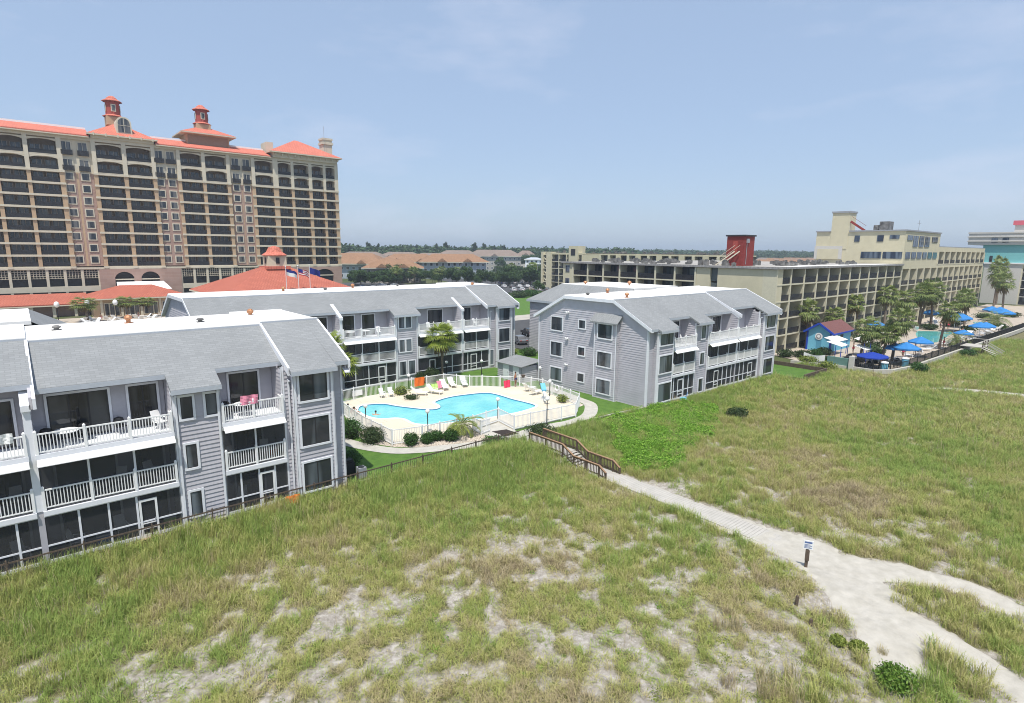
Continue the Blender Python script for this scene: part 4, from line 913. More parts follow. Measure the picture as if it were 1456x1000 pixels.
# ---------------------------------------------------------------- people
def person(name, label, loc, pose, rz=0.0, skin='skin', wear='shorts', group=None, sc=1.0):
    """one continuous body grown from a jointed skeleton, with hair and swimwear"""
    t = thing(name, label, 'person', loc, rz, group); t.scale = (sc, sc, sc)
    if pose == 'stand':
        pel, che, nek, hed = (0, 0, .95), (0, .02, 1.3), (0, .01, 1.46), (0, -.02, 1.62)
        arm = lambda s_: [(s_ * .19, .01, 1.40), (s_ * .26, .03, 1.13), (s_ * .27, -.08, .90), (s_ * .27, -.11, .78)]
        leg = lambda s_: [(s_ * .10, 0, .88), (s_ * .11, -.03, .48), (s_ * .12, .03, .08), (s_ * .13, -.12, .03)]
    elif pose == 'sit':
        pel, che, nek, hed = (0, 0, .12), (0, .18, .45), (0, .24, .60), (0, .22, .77)
        arm = lambda s_: [(s_ * .19, .2, .54), (s_ * .28, .28, .30), (s_ * .26, .12, .12), (s_ * .25, .02, .08)]
        leg = lambda s_: [(s_ * .10, -.06, .12), (s_ * .13, -.45, .32), (s_ * .13, -.85, .08), (s_ * .14, -.93, .16)]
    else:
        pel, che, nek, hed = (0, .15, -.35), (0, .05, .0), (0, 0, .14), (0, -.03, .30)
        arm = lambda s_: [(s_ * .19, .02, .08), (s_ * .36, -.12, .03), (s_ * .40, -.36, .04), (s_ * .40, -.46, .04)]
        leg = lambda s_: [(s_ * .10, .18, -.42), (s_ * .11, .4, -.7), (s_ * .11, .7, -.85), (s_ * .11, .8, -.85)]
    V, E, Rr = [], [], []
    def add(p, r, par=None):
        V.append(p); Rr.append(r); i = len(V) - 1
        if par is not None: E.append((par, i))
        return i
    a = add(pel, .135); b_ = add(tuple((pel[k] + che[k]) / 2 for k in range(3)), .12, a); c = add(che, .15, b_); d = add(nek, .055, c)
    e = add(tuple(nek[k] * .45 + hed[k] * .55 for k in range(3)), .075, d); add((hed[0], hed[1], hed[2] + .03), .1, e); add((hed[0], hed[1] + .01, hed[2] + .12), .07, len(V) - 1)
    for s_ in (-1, 1):
        p = c
        for q_, r_ in zip(arm(s_), (.06, .045, .032, .036)): p = add(q_, r_, p)
        hx, hy, hz_ = arm(s_)[-1]
        for k in range(4): add((hx + (k - 1.5) * .02, hy - .03, hz_ - .07 if pose == 'stand' else hz_), .011, p)
        p = a
        for q_, r_ in zip(leg(s_), (.095, .062, .042, .035)): p = add(q_, r_, p)
    me = bpy.data.meshes.new('body'); me.from_pydata(V, E, []); me.materials.append(M[skin]); o = bpy.data.objects.new('body', me); COL.objects.link(o); o.parent = t
    md = o.modifiers.new('skin', 'SKIN'); 
    for i, r_ in enumerate(Rr): me.skin_vertices[0].data[i].radius = (r_, r_); 
    me.skin_vertices[0].data[0].use_root = True; md.use_smooth_shade = True
    sb = o.modifiers.new('sub', 'SUBSURF'); sb.levels = 1; sb.render_levels = 1
    h = MB(); h.ball((hed[0], hed[1] + .02, hed[2] + .1), .108, 9, .85); h.build('hair', M['hair'], t, smooth=True, world=False)
    if pose != 'swim':
        s_ = MB(); s_.lathe((pel[0], pel[1] - (.02 if pose == 'sit' else 0), pel[2] - .12), [(.16, 0), (.175, .06), (.165, .2), (.14, .24)], 10); s_.build('swimwear', M[wear], t, smooth=True, world=False)
    return t
person('person', 'swimmer with dark hair standing in the small pool lobe', (25.1, 49.8, .02), 'swim', 2.4)
person('person', 'bather in red swimwear sitting on the deck edge at the left fence', (23.4, 51.9, .16), 'sit', 2.0, 'skin2', 'pink')
person('person', 'bather in dark swimwear sitting on the deck, nearer the dune, at the left fence', (23.3, 50.5, .16), 'sit', 2.3, 'skin', 'shorts')
person('person', 'person in dark swimwear standing at the far corner of the pool deck', (43.3, 50.0, .16), 'stand', .4, 'skin2', 'shorts')

# ---------------------------------------------------------------- grill and machines at the corner of the nearest building
t = thing('covered_grill', 'black covered grill standing at the corner of the nearest building', 'grill', (16.5, 37.3, 0))
MB().hexa([(16.2, 36.9, 0), (16.9, 36.9, 0), (16.9, 37.7, 0), (16.2, 37.7, 0)], [(16.25, 36.95, 1.0), (16.85, 36.95, 1.0), (16.85, 37.6, 1.15), (16.25, 37.6, 1.15)]).build('cover', M['black'], t); MB().box(16.3, 37.0, 1.02, 16.8, 37.5, 1.22).build('lid', M['black'], t)
t = thing('air_conditioner', 'grey air conditioning box on the grass beside the black grill', 'air conditioner', (17.0, 36.3, 0))
MB().box(16.75, 36.0, .05, 17.3, 36.55, .8).build('case', M['grey'], t); MB().lathe((17.02, 36.27, .8), [(.22, 0), (.24, .03), (.2, .05)], 10).build('fan_grille', M['dark'], t)
cloth('orange beach toy cloth by the screen door of the nearest building', 11.7, 35.0, .6, .9, .5, M['orange'], 'beach_towel', lean=-.2)
t = thing('door_landing', 'small pink brick landing below the left screen door', 'landing', (4.1, 35.4, 0)); MB().box(3.6, 35.22, -.1, 4.6, 35.62, .1).build('step', mat('pink_brick', (.5, .3, .22), .9, var=.2, vscale=8), t)
t = thing('beach_cart', 'blue beach cart leaning by the screen door of the gabled building', 'beach cart', (53.4, 33.9, -.1)); MB().box(53.1, 33.7, .05, 53.8, 34.1, .45).build('tray', M['skyblue'], t)
for dx in (-.3, .3):
    w_ = MB(); w_.cyl((53.45 + dx, 33.66, .1), (53.45 + dx, 33.72, .1), .2, n=10); w_.build('wheel', M['skyblue'], t)
MB().bar((53.8, 33.9, .3), (54.3, 33.9, .9), .04).build('handle', M['blue'], t)
# ---------------------------------------------------------------- leaves and trees
def leaf_mesh(name, m, blobs, n, size, seed=1, hollow=.45, world_off=(0, 0, 0), flat=0.0):
    """n small leaf faces spread through ellipsoids (cx, cy, cz, rx, ry, rz)"""
    rs = np.random.RandomState(seed); wts = np.array([b_[3] * b_[4] * b_[5] for b_ in blobs]) ** .7; wts /= wts.sum()
    bi = rs.choice(len(blobs), n, p=wts); B_ = np.array(blobs)[bi]
    d = rs.normal(size=(n, 3)); d /= np.linalg.norm(d, axis=1)[:, None]; r = (hollow + (1 - hollow) * rs.rand(n)) * (1 + .12 * rs.normal(size=n))
    c = B_[:, :3] + d * r[:, None] * B_[:, 3:6]
    u = rs.normal(size=(n, 3)) * [1, 1, 1 - flat]; u /= np.linalg.norm(u, axis=1)[:, None]
    k = d + .7 * rs.normal(size=(n, 3)); v = np.cross(u, k); v /= np.linalg.norm(v, axis=1)[:, None] + 1e-9
    s = size * (.6 + .8 * rs.rand(n))[:, None]
    P = np.stack([c - u * s, c + v * s * .5, c + u * s, c - v * s * .5], 1).reshape(-1, 3)
    me = bpy.data.meshes.new(name); me.from_pydata(P.tolist(), [], np.arange(n * 4).reshape(-1, 4).tolist()); me.materials.append(m)
    o = bpy.data.objects.new(name, me); COL.objects.link(o); return o
def shrub(name, label, x, y, r, h, m, n=900, z=0.0, group=None, size=.07):
    t = thing(name, label, 'shrub', (x, y, z), group=group); rs = random.Random(int(x * 91 + y * 37))
    bl = [(0, 0, h * .5, r, r, h * .5)] + [(rs.uniform(-.5, .5) * r, rs.uniform(-.5, .5) * r, h * rs.uniform(.35, .7), r * .55, r * .55, h * .36) for _ in range(5)]
    o = leaf_mesh('foliage', m, bl, n, size, int(x * 7 + y), .75); o.parent = t
    MB().cyl((0, 0, -.1), (0, 0, h * .5), .06, .04, 6).cyl((0, 0, .1), (.2 * r, .1, h * .6), .03, .02, 5).build('stem', M['bark'], t, world=False)
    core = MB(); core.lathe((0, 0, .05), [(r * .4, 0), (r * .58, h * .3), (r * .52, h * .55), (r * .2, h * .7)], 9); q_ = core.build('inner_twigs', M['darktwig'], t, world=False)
    return t
M['bush'] = leafmat('bush_leaves', (.075, .16, .02), (.17, .27, .04), (.24, .28, .07))
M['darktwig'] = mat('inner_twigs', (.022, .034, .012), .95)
G_ = 'clipped shrubs round the pool'
for x, y, r, h, k, lb in ((20.3, 44.9, 1.0, 1.7, 'box', 'tall dark round shrub by the left pool fence, behind another'), (21.1, 42.6, 1.15, 1.35, 'darkbox', 'wide olive round shrub at the left corner of the pebble bed'),
        (23.3, 40.0, .62, 1.05, 'box', 'first round bush on the pebbles, at the left front corner of the pool fence'), (24.5, 39.5, .6, 1.0, 'box', 'second round bush on the pebbles, under a globe lamp'), (25.5, 39.6, .58, .95, 'box', 'third round bush on the pebbles'),
        (26.45, 38.8, .66, 1.1, 'box', 'fourth round bush on the pebbles, nearest the path'), (27.5, 39.8, .62, .95, 'darkbox', 'dark bush on the pebbles, between the round bushes and the small palm'), (16.9, 38.2, 1.05, 1.5, 'box', 'large green shrub beside the black covered grill'),
        (36.6, 60.2, .75, 1.1, 'darkbox', 'dark clipped bush left of the palmetto trunk'), (38.1, 60.1, .95, 1.5, 'darkbox', 'dark clipped bush in front of the palmetto trunk'), (36.1, 59.0, .6, .8, 'box', 'small green bush at the back lawn, left of two'), (37.2, 58.7, .55, .75, 'box', 'small green bush at the back lawn, right of two'),
        (58.6, 64.6, 1.4, 1.3, 'box', 'low green shrub on the lawn beside the grey wing'), (57.4, 67.2, 1.0, .9, 'weed', 'pale green shrub behind the low shrub beside the grey wing'), (61.0, 62.2, 1.2, 1.5, 'box', 'shrub against the grey wing wall')):
    shrub('round_shrub', lb, x, y, r, h, M[k], 1500 if r < .8 else 2600, group=G_)
shrub('low_shrub', 'flat olive hedge clump beside the top of the boardwalk', 33.9, 35.6, 1.5, .75, M['darkbox'], 1800); shrub('low_shrub', 'flat dark hedge clump between the dune fence and the gate mat', 29.0, 35.9, 1.3, .55, M['box'], 1500)
shrub('low_shrub', 'small flowering shrub on the pool deck behind the loungers', 30.8, 52.6, .8, .45, M['darkbox'], 700, .16); shrub('low_shrub', 'leafy plant bed at the back pool fence under the lamp', 31.0, 55.2, 1.1, .7, M['weed'], 900, .16); shrub('low_shrub', 'pale leafy shrub inside the gable-side corner of the pool fence', 42.6, 41.5, .7, .8, M['weed'], 700, .16)
z_ = hz1(53.4, 27.6); shrub('dune_bush', 'single dark green bush standing alone in the dune grass', 53.4, 27.6, .95, 1.15, M['darkbox'], 2200, z_)

def fan(mb, base, az, el, L, wd, rs, n=9):
    """one fan frond: a stalk, then leaflets spreading from its end and drooping"""
    d = Vector((math.cos(az) * math.cos(el), math.sin(az) * math.cos(el), math.sin(el))); sd = Vector((-math.sin(az), math.cos(az), 0)); up = sd.cross(d) * -1
    tip = Vector(base) + d * L * .5 - Vector((0, 0, .06 * L)); b_ = Vector(base)
    mb.q(tuple(b_ - sd * .02), tuple(b_ + sd * .02), tuple(tip + sd * .02), tuple(tip - sd * .02))
    for i in range(n):
        a = (i / (n - 1) - .5) * 2.3; e = d * math.cos(a) + sd * math.sin(a); l = L * .62 * (1 - .22 * abs(a)); wv = e.cross(up).normalized() * wd
        m_ = tip + e * l * .55 + Vector((0, 0, -.04 * L)); t_ = tip + e * l + Vector((0, 0, -(.16 + .12 * rs.random()) * L))
        mb.q(tuple(tip), tuple(m_ - wv), tuple(t_), tuple(m_ + wv))
def feather(mb, base, az, el, L, rs, n=14, wd=.06):
    """one feather frond arching out and down"""
    prev = Vector(base); e = el; st = L / n
    for i in range(n):
        e -= (1.5 + .4 * rs.random()) / n; d = Vector((math.cos(az) * math.cos(e), math.sin(az) * math.cos(e), math.sin(e))); nx_ = prev + d * st; sd = Vector((-math.sin(az), math.cos(az), 0))
        mb.q(tuple(prev - sd * .015), tuple(prev + sd * .015), tuple(nx_ + sd * .015), tuple(nx_ - sd * .015))
        ll = L * .3 * math.sin(math.pi * min(1, (i + 2) / (n + 2))) ** .6
        for s_ in (-1, 1):
            tp = nx_ + sd * s_ * ll * .8 + d * ll * .55 + Vector((0, 0, -ll * .25)); mb.q(tuple(prev), tuple(prev + (tp - prev) * .5 + d * wd), tuple(tp), tuple(prev + (tp - prev) * .5 - d * wd))
        prev = nx_
def palm_proto(seed, h, cr, m, kind='fan', nf=44, lean=.25, dry=True, r0=.2):
    rs = random.Random(seed); t = thing('palm_tree', 'x', 'palm tree', (0, 0, 0)); tk = MB(); la = rs.uniform(0, 6.28); P = []
    for i in range(7):
        u = i / 6; P.append((math.cos(la) * lean * u * u * 2, math.sin(la) * lean * u * u * 2, h * u))
    for a, b_ in zip(P, P[1:]): tk.cyl(a, b_, r0 * (1 - .25 * a[2] / h), r0 * (1 - .25 * b_[2] / h) * 1.05, 9)
    tk.build('trunk', M['bark'], t, world=False); top = P[-1]; fr = MB()
    for i in range(nf):
        az = i * 2.399 + rs.uniform(-.2, .2); el = math.asin(max(-1, min(1, -.62 + 1.55 * (i / nf)))) + rs.uniform(-.15, .15); L = cr * rs.uniform(.8, 1.1)
        b_ = (top[0] + .08 * math.cos(az), top[1] + .08 * math.sin(az), top[2] + .1 + .25 * i / nf)
        if kind == 'fan': fan(fr, b_, az, el, L, .075, rs, 10)
        else: feather(fr, b_, az, max(.1, el + .5), L, rs)
    fr.build('crown', m, t, world=False)
    if dry:
        dr = MB()
        for i in range(9):
            az = i * 2.399; fan(dr, (top[0], top[1], top[2] - .1), az, -1.05 + rs.uniform(-.2, .2), cr * .85, .09, rs, 7)
        dr.build('dry_fronds', M['palmdry'], t, world=False)
    return t
P1 = palm_proto(1, 5.6, 2.2, M['palm'], nf=46); P2 = palm_proto(2, 5.9, 2.0, M['palm'], lean=.5, nf=42); P3 = palm_proto(3, 5.2, 2.3, M['palm'], nf=44)
PY = palm_proto(4, 5.2, 2.2, M['yellowpalm'], nf=64, lean=.1, r0=.16)
put(PY, (39.6, 59.9, 0), .4, (1, 1, 1.0), 'yellow-green palmetto in front of the building behind the pool', None)
put(PY, (25.6, 58.6, 0), 1.4, (1.0, 1.0, .72), 'yellow-green palm half hidden by the nearest building roof', None)
put(PY, (24.6, 58.9, 0), 2.4, (.8, .8, 1.05), 'second yellow-green palm crown rising behind the nearest roof corner', None)
SP = palm_proto(9, .9, 1.9, M['weed'], 'feather', 16, .1, False, .17); put(SP, (28.15, 39.25, 0), 0, 1, 'small feather-leaved palm on the pebbles at the dune side of the pool', None)
GP = 'palms of the resort behind the dune'
for i, (x, y, h, lb) in enumerate(((101, 41, 6.4, 'palm against the yellow facade, just behind the blue hut'), (121.5, 40, 6.6, 'palm against the yellow facade, second from the blue hut'), (95.2, 30.6, 5.0, 'full palm in front of the white awnings, right of the blue hut'),
        (96.3, 28, 4.3, 'shorter palm right of the awnings palm, at the dining tables'), (136, 40, 7.6, 'high palm against the yellow facade, left of a near twin'), (142, 38.6, 6.6, 'palm against the yellow facade, right of a near twin'), (98.6, 27.4, 6.3, 'tall palm with a wide crown above the blue dining umbrellas'),
        (151, 37.5, 7.4, 'left palm of the crowded clump at the end of the near resort pool'), (154, 36.2, 8.0, 'right palm of the crowded clump at the end of the near resort pool'), (147.6, 36.9, 7.6, 'palm at the far corner of the near resort pool, left of the crowded clump'), (118.5, 26.2, 6.7, 'slender palm standing in front of the near resort pool'),
        (156, 30.6, 6.2, 'palm between the two resort pools'), (166, 32.5, 6.4, 'palm behind the second resort pool'), (239, 39.5, 12.5, 'left of two tall far palms against the pale blank wall'), (222, 37.2, 11.0, 'right of two tall far palms against the pale blank wall'), (206, 32.5, 8.6, 'far palm by the umbrellas at the edge of the frame'), (110, 39.2, 5.2, 'low palm against the yellow facade beyond the blue hut'))):
    pr_ = (P1, P2, P3)[i % 3]; hh = (5.6, 5.9, 5.2)[i % 3]; s_ = h / hh; w_ = min(1.35, max(1.0, s_ * .9))
    put(pr_, (x, y, 0), i * 1.7, (w_, w_, s_), lb, GP)
FP = palm_proto(12, 1.3, 3.0, M['palm'], 'feather', 30, .1, False, .35)
put(FP, (163, 26.5, 0), 0, 1.2, 'broad low feather palm right of the second resort pool', GP); put(FP, (124.5, 25.2, 0), 1, .85, 'low feather palm at the dune fence, in front of the near resort pool', GP)
put(P3, (10.2, 152, 0), .5, (1.3, 1.3, .78), 'bushy green palm on the terrace of the pink hotel, left of the pavilion', 'palms on the terrace of the pink hotel'); put(P1, (18.2, 157, 0), 1.5, (1.25, 1.25, .66), 'palm in front of the pavilion windows, left of two', 'palms on the terrace of the pink hotel'); put(P2, (22.4, 155.5, 0), 2.5, (1.25, 1.25, .62), 'palm in front of the pavilion windows, right of two', 'palms on the terrace of the pink hotel')

def tree_proto(kind, seed, h, cr, m, n, size):
    rs = random.Random(seed); t = thing(kind + '_tree', 'x', 'tree', (0, 0, 0)); bl = []
    if kind == 'pine':
        for i in range(9): u = i / 8; a = i * 2.4; rr = cr * (1 - .55 * u) * .55; bl.append((math.cos(a) * rr * .8, math.sin(a) * rr * .8, h * (.52 + .46 * u), rr * .9, rr * .9, h * .07))
    else:
        for i in range(11): a = i * 2.4; u = rs.random(); rr = cr * math.sqrt(rs.random()) * .7; bl.append((math.cos(a) * rr, math.sin(a) * rr, h * (.42 + .42 * u * (1.25 - rr / cr * .6)), cr * rs.uniform(.32, .5), cr * rs.uniform(.32, .5), h * rs.uniform(.13, .2)))
    o = leaf_mesh('crown', m, bl, n, size, seed, .55, flat=.3); o.parent = t
    tk = MB(); tk.cyl((0, 0, -.2), (0, 0, h * .45), h * .022, h * .014, 7)
    for b_ in bl[:6]: tk.cyl((0, 0, h * .38), (b_[0] * .8, b_[1] * .8, b_[2]), h * .01, h * .004, 5)
    if kind == 'pine': tk.cyl((0, 0, h * .45), (0, 0, h * .92), h * .014, h * .005, 6)
    tk.build('trunk', M['bark'], t, world=False); return t

# ---------------------------------------------------------------- dune grass, weeds and vine
def blades(name, m, n, h, spread, wd, lean, seed):
    rs = np.random.RandomState(seed); V, F = [], []
    for i in range(n):
        a = rs.rand() * 6.283; r = spread * math.sqrt(rs.rand()); x, y = r * math.cos(a), r * math.sin(a); b_ = rs.rand() * 6.283; l = lean * (.3 + rs.rand()); hh = h * (.55 + .6 * rs.rand()); dx, dy = math.cos(b_), math.sin(b_); px, py = -dy * wd, dx * wd; k = len(V)
        V += [(x - px, y - py, -.05), (x + px, y + py, -.05), (x + dx * l * hh * .35 + px * .8, y + dy * l * hh * .35 + py * .8, hh * .6), (x + dx * l * hh * .35 - px * .8, y + dy * l * hh * .35 - py * .8, hh * .6), (x + dx * l * hh, y + dy * l * hh, hh * (1 - .3 * l))]
        F += [(k, k + 1, k + 2, k + 3), (k + 3, k + 2, k + 4)]
    me = bpy.data.meshes.new(name); me.from_pydata(V, [], F); me.materials.append(m); return me
def leaves(name, m, n, r, h, size, seed):
    rs = np.random.RandomState(seed); V, F = [], []
    for i in range(n):
        d = rs.normal(size=3); d /= np.linalg.norm(d); d[2] = abs(d[2]); c = d * [r, r, h] * (rs.rand() ** .4); u = rs.normal(size=3) * [1, 1, .5]; u /= np.linalg.norm(u); v = np.cross(u, d + .4 * rs.normal(size=3)); v /= np.linalg.norm(v); s_ = size * (.6 + .7 * rs.rand()); k = len(V)
        V += [tuple(c - u * s_), tuple(c + v * s_ * .6), tuple(c + u * s_), tuple(c - v * s_ * .6)]; F.append((k, k + 1, k + 2, k + 3))
    me = bpy.data.meshes.new(name); me.from_pydata(V, [], F); me.materials.append(m); return me
def tintmat(name, cols):
    m = bpy.data.materials.new(name); m.use_nodes = True; t = m.node_tree; b = t.nodes["Principled BSDF"]; b.inputs['Roughness'].default_value = .7; b.inputs['Specular IOR Level'].default_value = .2
    at = t.nodes.new("ShaderNodeAttribute"); at.attribute_type = 'INSTANCER'; at.attribute_name = 'tint'; g = t.nodes.new("ShaderNodeNewGeometry")
    ma = t.nodes.new("ShaderNodeMath"); ma.operation = 'MULTIPLY_ADD'; ma.inputs[1].default_value = .30; t.links.new(g.outputs['Random Per Island'], ma.inputs[0]); t.links.new(at.outputs['Fac'], ma.inputs[2])
    sb = t.nodes.new("ShaderNodeMath"); sb.operation = 'SUBTRACT'; sb.inputs[1].default_value = .15; t.links.new(ma.outputs[0], sb.inputs[0])
    r = t.nodes.new("ShaderNodeValToRGB")
    while len(r.color_ramp.elements) < len(cols): r.color_ramp.elements.new(.5)
    for i, (e, c) in enumerate(zip(r.color_ramp.elements, cols)): e.position = i / (len(cols) - 1); e.color = (*c, 1)
    t.links.new(sb.outputs[0], r.inputs[0]); t.links.new(r.outputs[0], b.inputs['Base Color'])
    tr = t.nodes.new("ShaderNodeBsdfTranslucent"); mx = t.nodes.new("ShaderNodeMixShader"); mx.inputs[0].default_value = .25; t.links.new(r.outputs[0], tr.inputs[0]); out = t.nodes["Material Output"]
    t.links.new(b.outputs[0], mx.inputs[1]); t.links.new(tr.outputs[0], mx.inputs[2]); t.links.new(mx.outputs[0], out.inputs[0]); return m
GRASSM = tintmat('dune_grass', [(.42, .34, .225), (.50, .43, .24), (.46, .445, .16), (.37, .41, .12), (.27, .37, .09)])
SRC = bpy.data.collections.new('plant_sources')
def source(me):
    o = bpy.data.objects.new(me.name, me); SRC.objects.link(o); return o
def scatter(name, meshes, pts, rots, scl, pick, tint, label=None):
    """one object that sets out the source meshes on its own points"""
    col = bpy.data.collections.new(name + '_sources')
    for i, me in enumerate(meshes): o = bpy.data.objects.new('%s_%02d' % (name, i), me); col.objects.link(o)
    me = bpy.data.meshes.new(name); n = len(pts); me.vertices.add(n); me.vertices.foreach_set('co', np.asarray(pts, np.float32).ravel())
    a = me.attributes.new('rot', 'FLOAT_VECTOR', 'POINT'); a.data.foreach_set('vector', np.asarray(rots, np.float32).ravel())
    a = me.attributes.new('scl', 'FLOAT_VECTOR', 'POINT'); a.data.foreach_set('vector', np.asarray(scl, np.float32).ravel())
    a = me.attributes.new('pick', 'INT', 'POINT'); a.data.foreach_set('value', np.asarray(pick, np.int32))
    a = me.attributes.new('tint', 'FLOAT', 'POINT'); a.data.foreach_set('value', np.asarray(tint, np.float32))
    o = bpy.data.objects.new(name, me); COL.objects.link(o); tag(o, kind='stuff', label=label)
    ng = bpy.data.node_groups.new(name, 'GeometryNodeTree'); ng.interface.new_socket('Geometry', in_out='INPUT', socket_type='NodeSocketGeometry'); ng.interface.new_socket('Geometry', in_out='OUTPUT', socket_type='NodeSocketGeometry')
    N, L = ng.nodes, ng.links; gi = N.new('NodeGroupInput'); go = N.new('NodeGroupOutput'); ci = N.new('GeometryNodeCollectionInfo'); ci.inputs['Collection'].default_value = col; ci.inputs['Separate Children'].default_value = True; ci.inputs['Reset Children'].default_value = True
    ip = N.new('GeometryNodeInstanceOnPoints'); ip.inputs['Pick Instance'].default_value = True; m2p = N.new('GeometryNodeMeshToPoints')
    def attr(nm, ty):
        x = N.new('GeometryNodeInputNamedAttribute'); x.data_type = ty; x.inputs['Name'].default_value = nm; return x.outputs['Attribute']
    e2r = N.new('FunctionNodeEulerToRotation'); L.new(attr('rot', 'FLOAT_VECTOR'), e2r.inputs[0])
    L.new(gi.outputs[0], m2p.inputs[0]); L.new(m2p.outputs[0], ip.inputs['Points']); L.new(ci.outputs[0], ip.inputs['Instance']); L.new(attr('pick', 'INT'), ip.inputs['Instance Index']); L.new(e2r.outputs[0], ip.inputs['Rotation']); L.new(attr('scl', 'FLOAT_VECTOR'), ip.inputs['Scale']); L.new(ip.outputs[0], go.inputs[0])
    md = o.modifiers.new('scatter', 'NODES'); md.node_group = ng; return o
def inview(x, y, z, mx=1.12, my=.78, far=400):
    p = np.stack([x, y, z - 16.0], -1); u, v, d = p @ np.array(_r2), p @ np.array(_u2), p @ np.array(_f); return (d > 4) & (np.abs(u) < d * mx) & (np.abs(v) < d * my) & (d < far)
def jitter(x0, x1, y0, y1, st):
    X, Y = np.meshgrid(np.arange(x0, x1, st), np.arange(y0, y1, st)); return X.ravel() + st * RS.uniform(-.6, .6, X.size), Y.ravel() + st * RS.uniform(-.6, .6, X.size)
parts_ = []
for (x0, x1, y0, y1, st, sc) in ((-8, 62, -6, 35.5, .205, 1.0), (62, 145, -8, 35.5, .36, 1.45)):
    x, y = jitter(x0, x1, y0, y1, st); z = hz(x, y); k = inview(x, y, z); x, y, z = x[k], y[k], z[k]
    cv = cover(x, y); keep = RS.rand(len(x)) < np.maximum(cv ** 1.15 * 1.02, .26)
    keep &= ~((np.abs(x - 32.05) < 1.0) & (y > 11.5)) & ~((x > 87.0) & (y > 24.2 - .012 * (x - 100))) & ~((x > 75.2) & (x < 82.6) & (y > 30.4)) & (y < 35.25) & (path_d(x, y) > 1.0)
    keep &= ~((x > 47.4) & (x < 75.6) & (y > 34.2))
    x, y, z, cv = x[keep], y[keep], z[keep], cv[keep]; parts_.append((x, y, z, cv, np.full(len(x), sc)))
x, y, z, cv, sc = [np.concatenate(a) for a in zip(*parts_)]
gr = green(x, y); hgt = .30 + .75 * fbm(x, y, 71, 3.0) + .95 * fbm(x, y, 73, .9, 2) ** 1.3 + .55 * sstep(27, 33, y) * (x < 33) - .3 * (1 - cv)
dryz = np.clip(gau(x, y, 8, 19, 12, 6) + gau(x, y, 20, 11, 8, 5.5), 0, 1); hgt = hgt * (1 - .5 * dryz)
hgt = hgt * (.55 + .45 * sstep(.15, .5, cv)); hgt = np.clip(hgt, .25, 2.0) * RS.uniform(.75, 1.25, len(x)); tint = np.clip(gr + RS.normal(size=len(x)) * .13, 0, 1)
wide = sc * RS.uniform(.8, 1.2, len(x))
TUFTS = [blades('grass_tuft', GRASSM, 20, .55, .19, .0085, .75, 100 + i) for i in range(5)] + [blades('grass_tuft', GRASSM, 15, .36, .22, .009, 1.1, 200 + i) for i in range(3)] + [blades('sea_oats', GRASSM, 5, 1.05, .2, .007, .4, 250)]
pick = np.where(RS.rand(len(x)) < np.clip(cv, .2, .9), RS.randint(0, 5, len(x)), RS.randint(5, 8, len(x)))
oat = RS.rand(len(x)) < .05; pick = np.where(oat, 8, pick); tint = np.where(oat, .22 * RS.rand(len(x)), tint); hgt = np.where(oat, np.clip(hgt, .6, 1.25), hgt)
scatter('dune_grass', TUFTS, np.stack([x, y, z], 1), np.stack([RS.normal(size=len(x)) * .12, RS.normal(size=len(x)) * .12, RS.rand(len(x)) * 6.28], 1), np.stack([wide, wide, hgt * np.sqrt(sc)], 1), pick, tint, 'dry and green dune grass with bare sand between')
print('grass tufts', len(x))
# low leafy weeds
x, y = jitter(-4, 62, 0, 34, .55); z = hz(x, y); k = inview(x, y, z); x, y, z = x[k], y[k], z[k]
wf = fbm(x, y, 81, 4.0) + .35 * gau(x, y, 10, 18, 10, 6) + .3 * gau(x, y, 20, 11, 7, 5) + .2 * gau(x, y, 46, 12, 9, 5) - .2 * sstep(26, 31, y); keep = (RS.rand(len(x)) < np.clip((wf - .56) * 3.0, 0, .9)) & (path_d(x, y) > 1.12) & ~((np.abs(x - 32.05) < 1.15) & (y > 11.5))
x, y, z = x[keep], y[keep], z[keep]; s_ = RS.uniform(.3, 1.15, len(x)) ** 1.6
scatter('dune_weeds', [leaves('weed_clump', M['weed'], 60, .28, .14, .032, 300 + i) for i in range(3)] + [leaves('weed_clump', M['vine'], 46, .2, .22, .032, 310)], np.stack([x, y, z], 1), np.stack([0 * x, 0 * x, RS.rand(len(x)) * 6.28], 1), np.stack([s_] * 3, 1), np.where(RS.rand(len(x)) < .1, 3, RS.randint(0, 3, len(x))), 0 * x, 'low leafy weeds among the dune grass')
# tall clumps by the fork of the path and elsewhere
TC = [blades('tall_clump', GRASSM, 70, .85, .34, .011, .55, 400 + i) for i in range(3)]
cl = [(30.4, 7.0, .8, .55), (30.2, 6.4, .9, .5), (31.2, 6.2, .9, .6), (30.9, 5.6, 1.0, .5), (31.6, 5.2, 1.0, .45), (31.2, 4.6, 1.1, .6), (32.1, 4.6, 1.0, .5), (30.6, 4.6, .9, .6), (31.3, 3.7, 1.1, .7), (32.4, 3.6, 1.0, .6), (30.9, 3.2, 1.1, .55), (31.9, 2.8, 1.1, .65), (26.9, 4.6, 1.25, .45), (27.2, 4.0, 1.1, .5), (26.6, 3.9, 1.1, .4), (27.5, 3.2, 1.0, .5), (26.2, 3.2, 1.0, .35), (25.0, 4.6, .9, .95), (25.4, 4.2, .9, .9), (25.8, 6.2, .55, .2),
      (20.5, 8.6, 1.1, .2), (19.8, 8.2, 1.1, .15), (21.4, 8.0, 1.0, .3), (20.4, 7.4, 1.1, .25), (19.2, 9.4, .9, .1), (22.0, 11.4, .9, .1), (22.6, 11.0, .9, .15), (23.2, 11.6, .8, .1), (21.0, 6.8, 1.2, .6), (18.2, 8.6, 1.0, .55), (30.2, 17.6, 1.0, .9), (29.7, 18.4, .9, .6), (30.6, 18.3, .8, .8), (29.2, 17.9, .8, .4), (34.6, 13.6, .7, .6), (35.6, 10.8, .8, .5)]
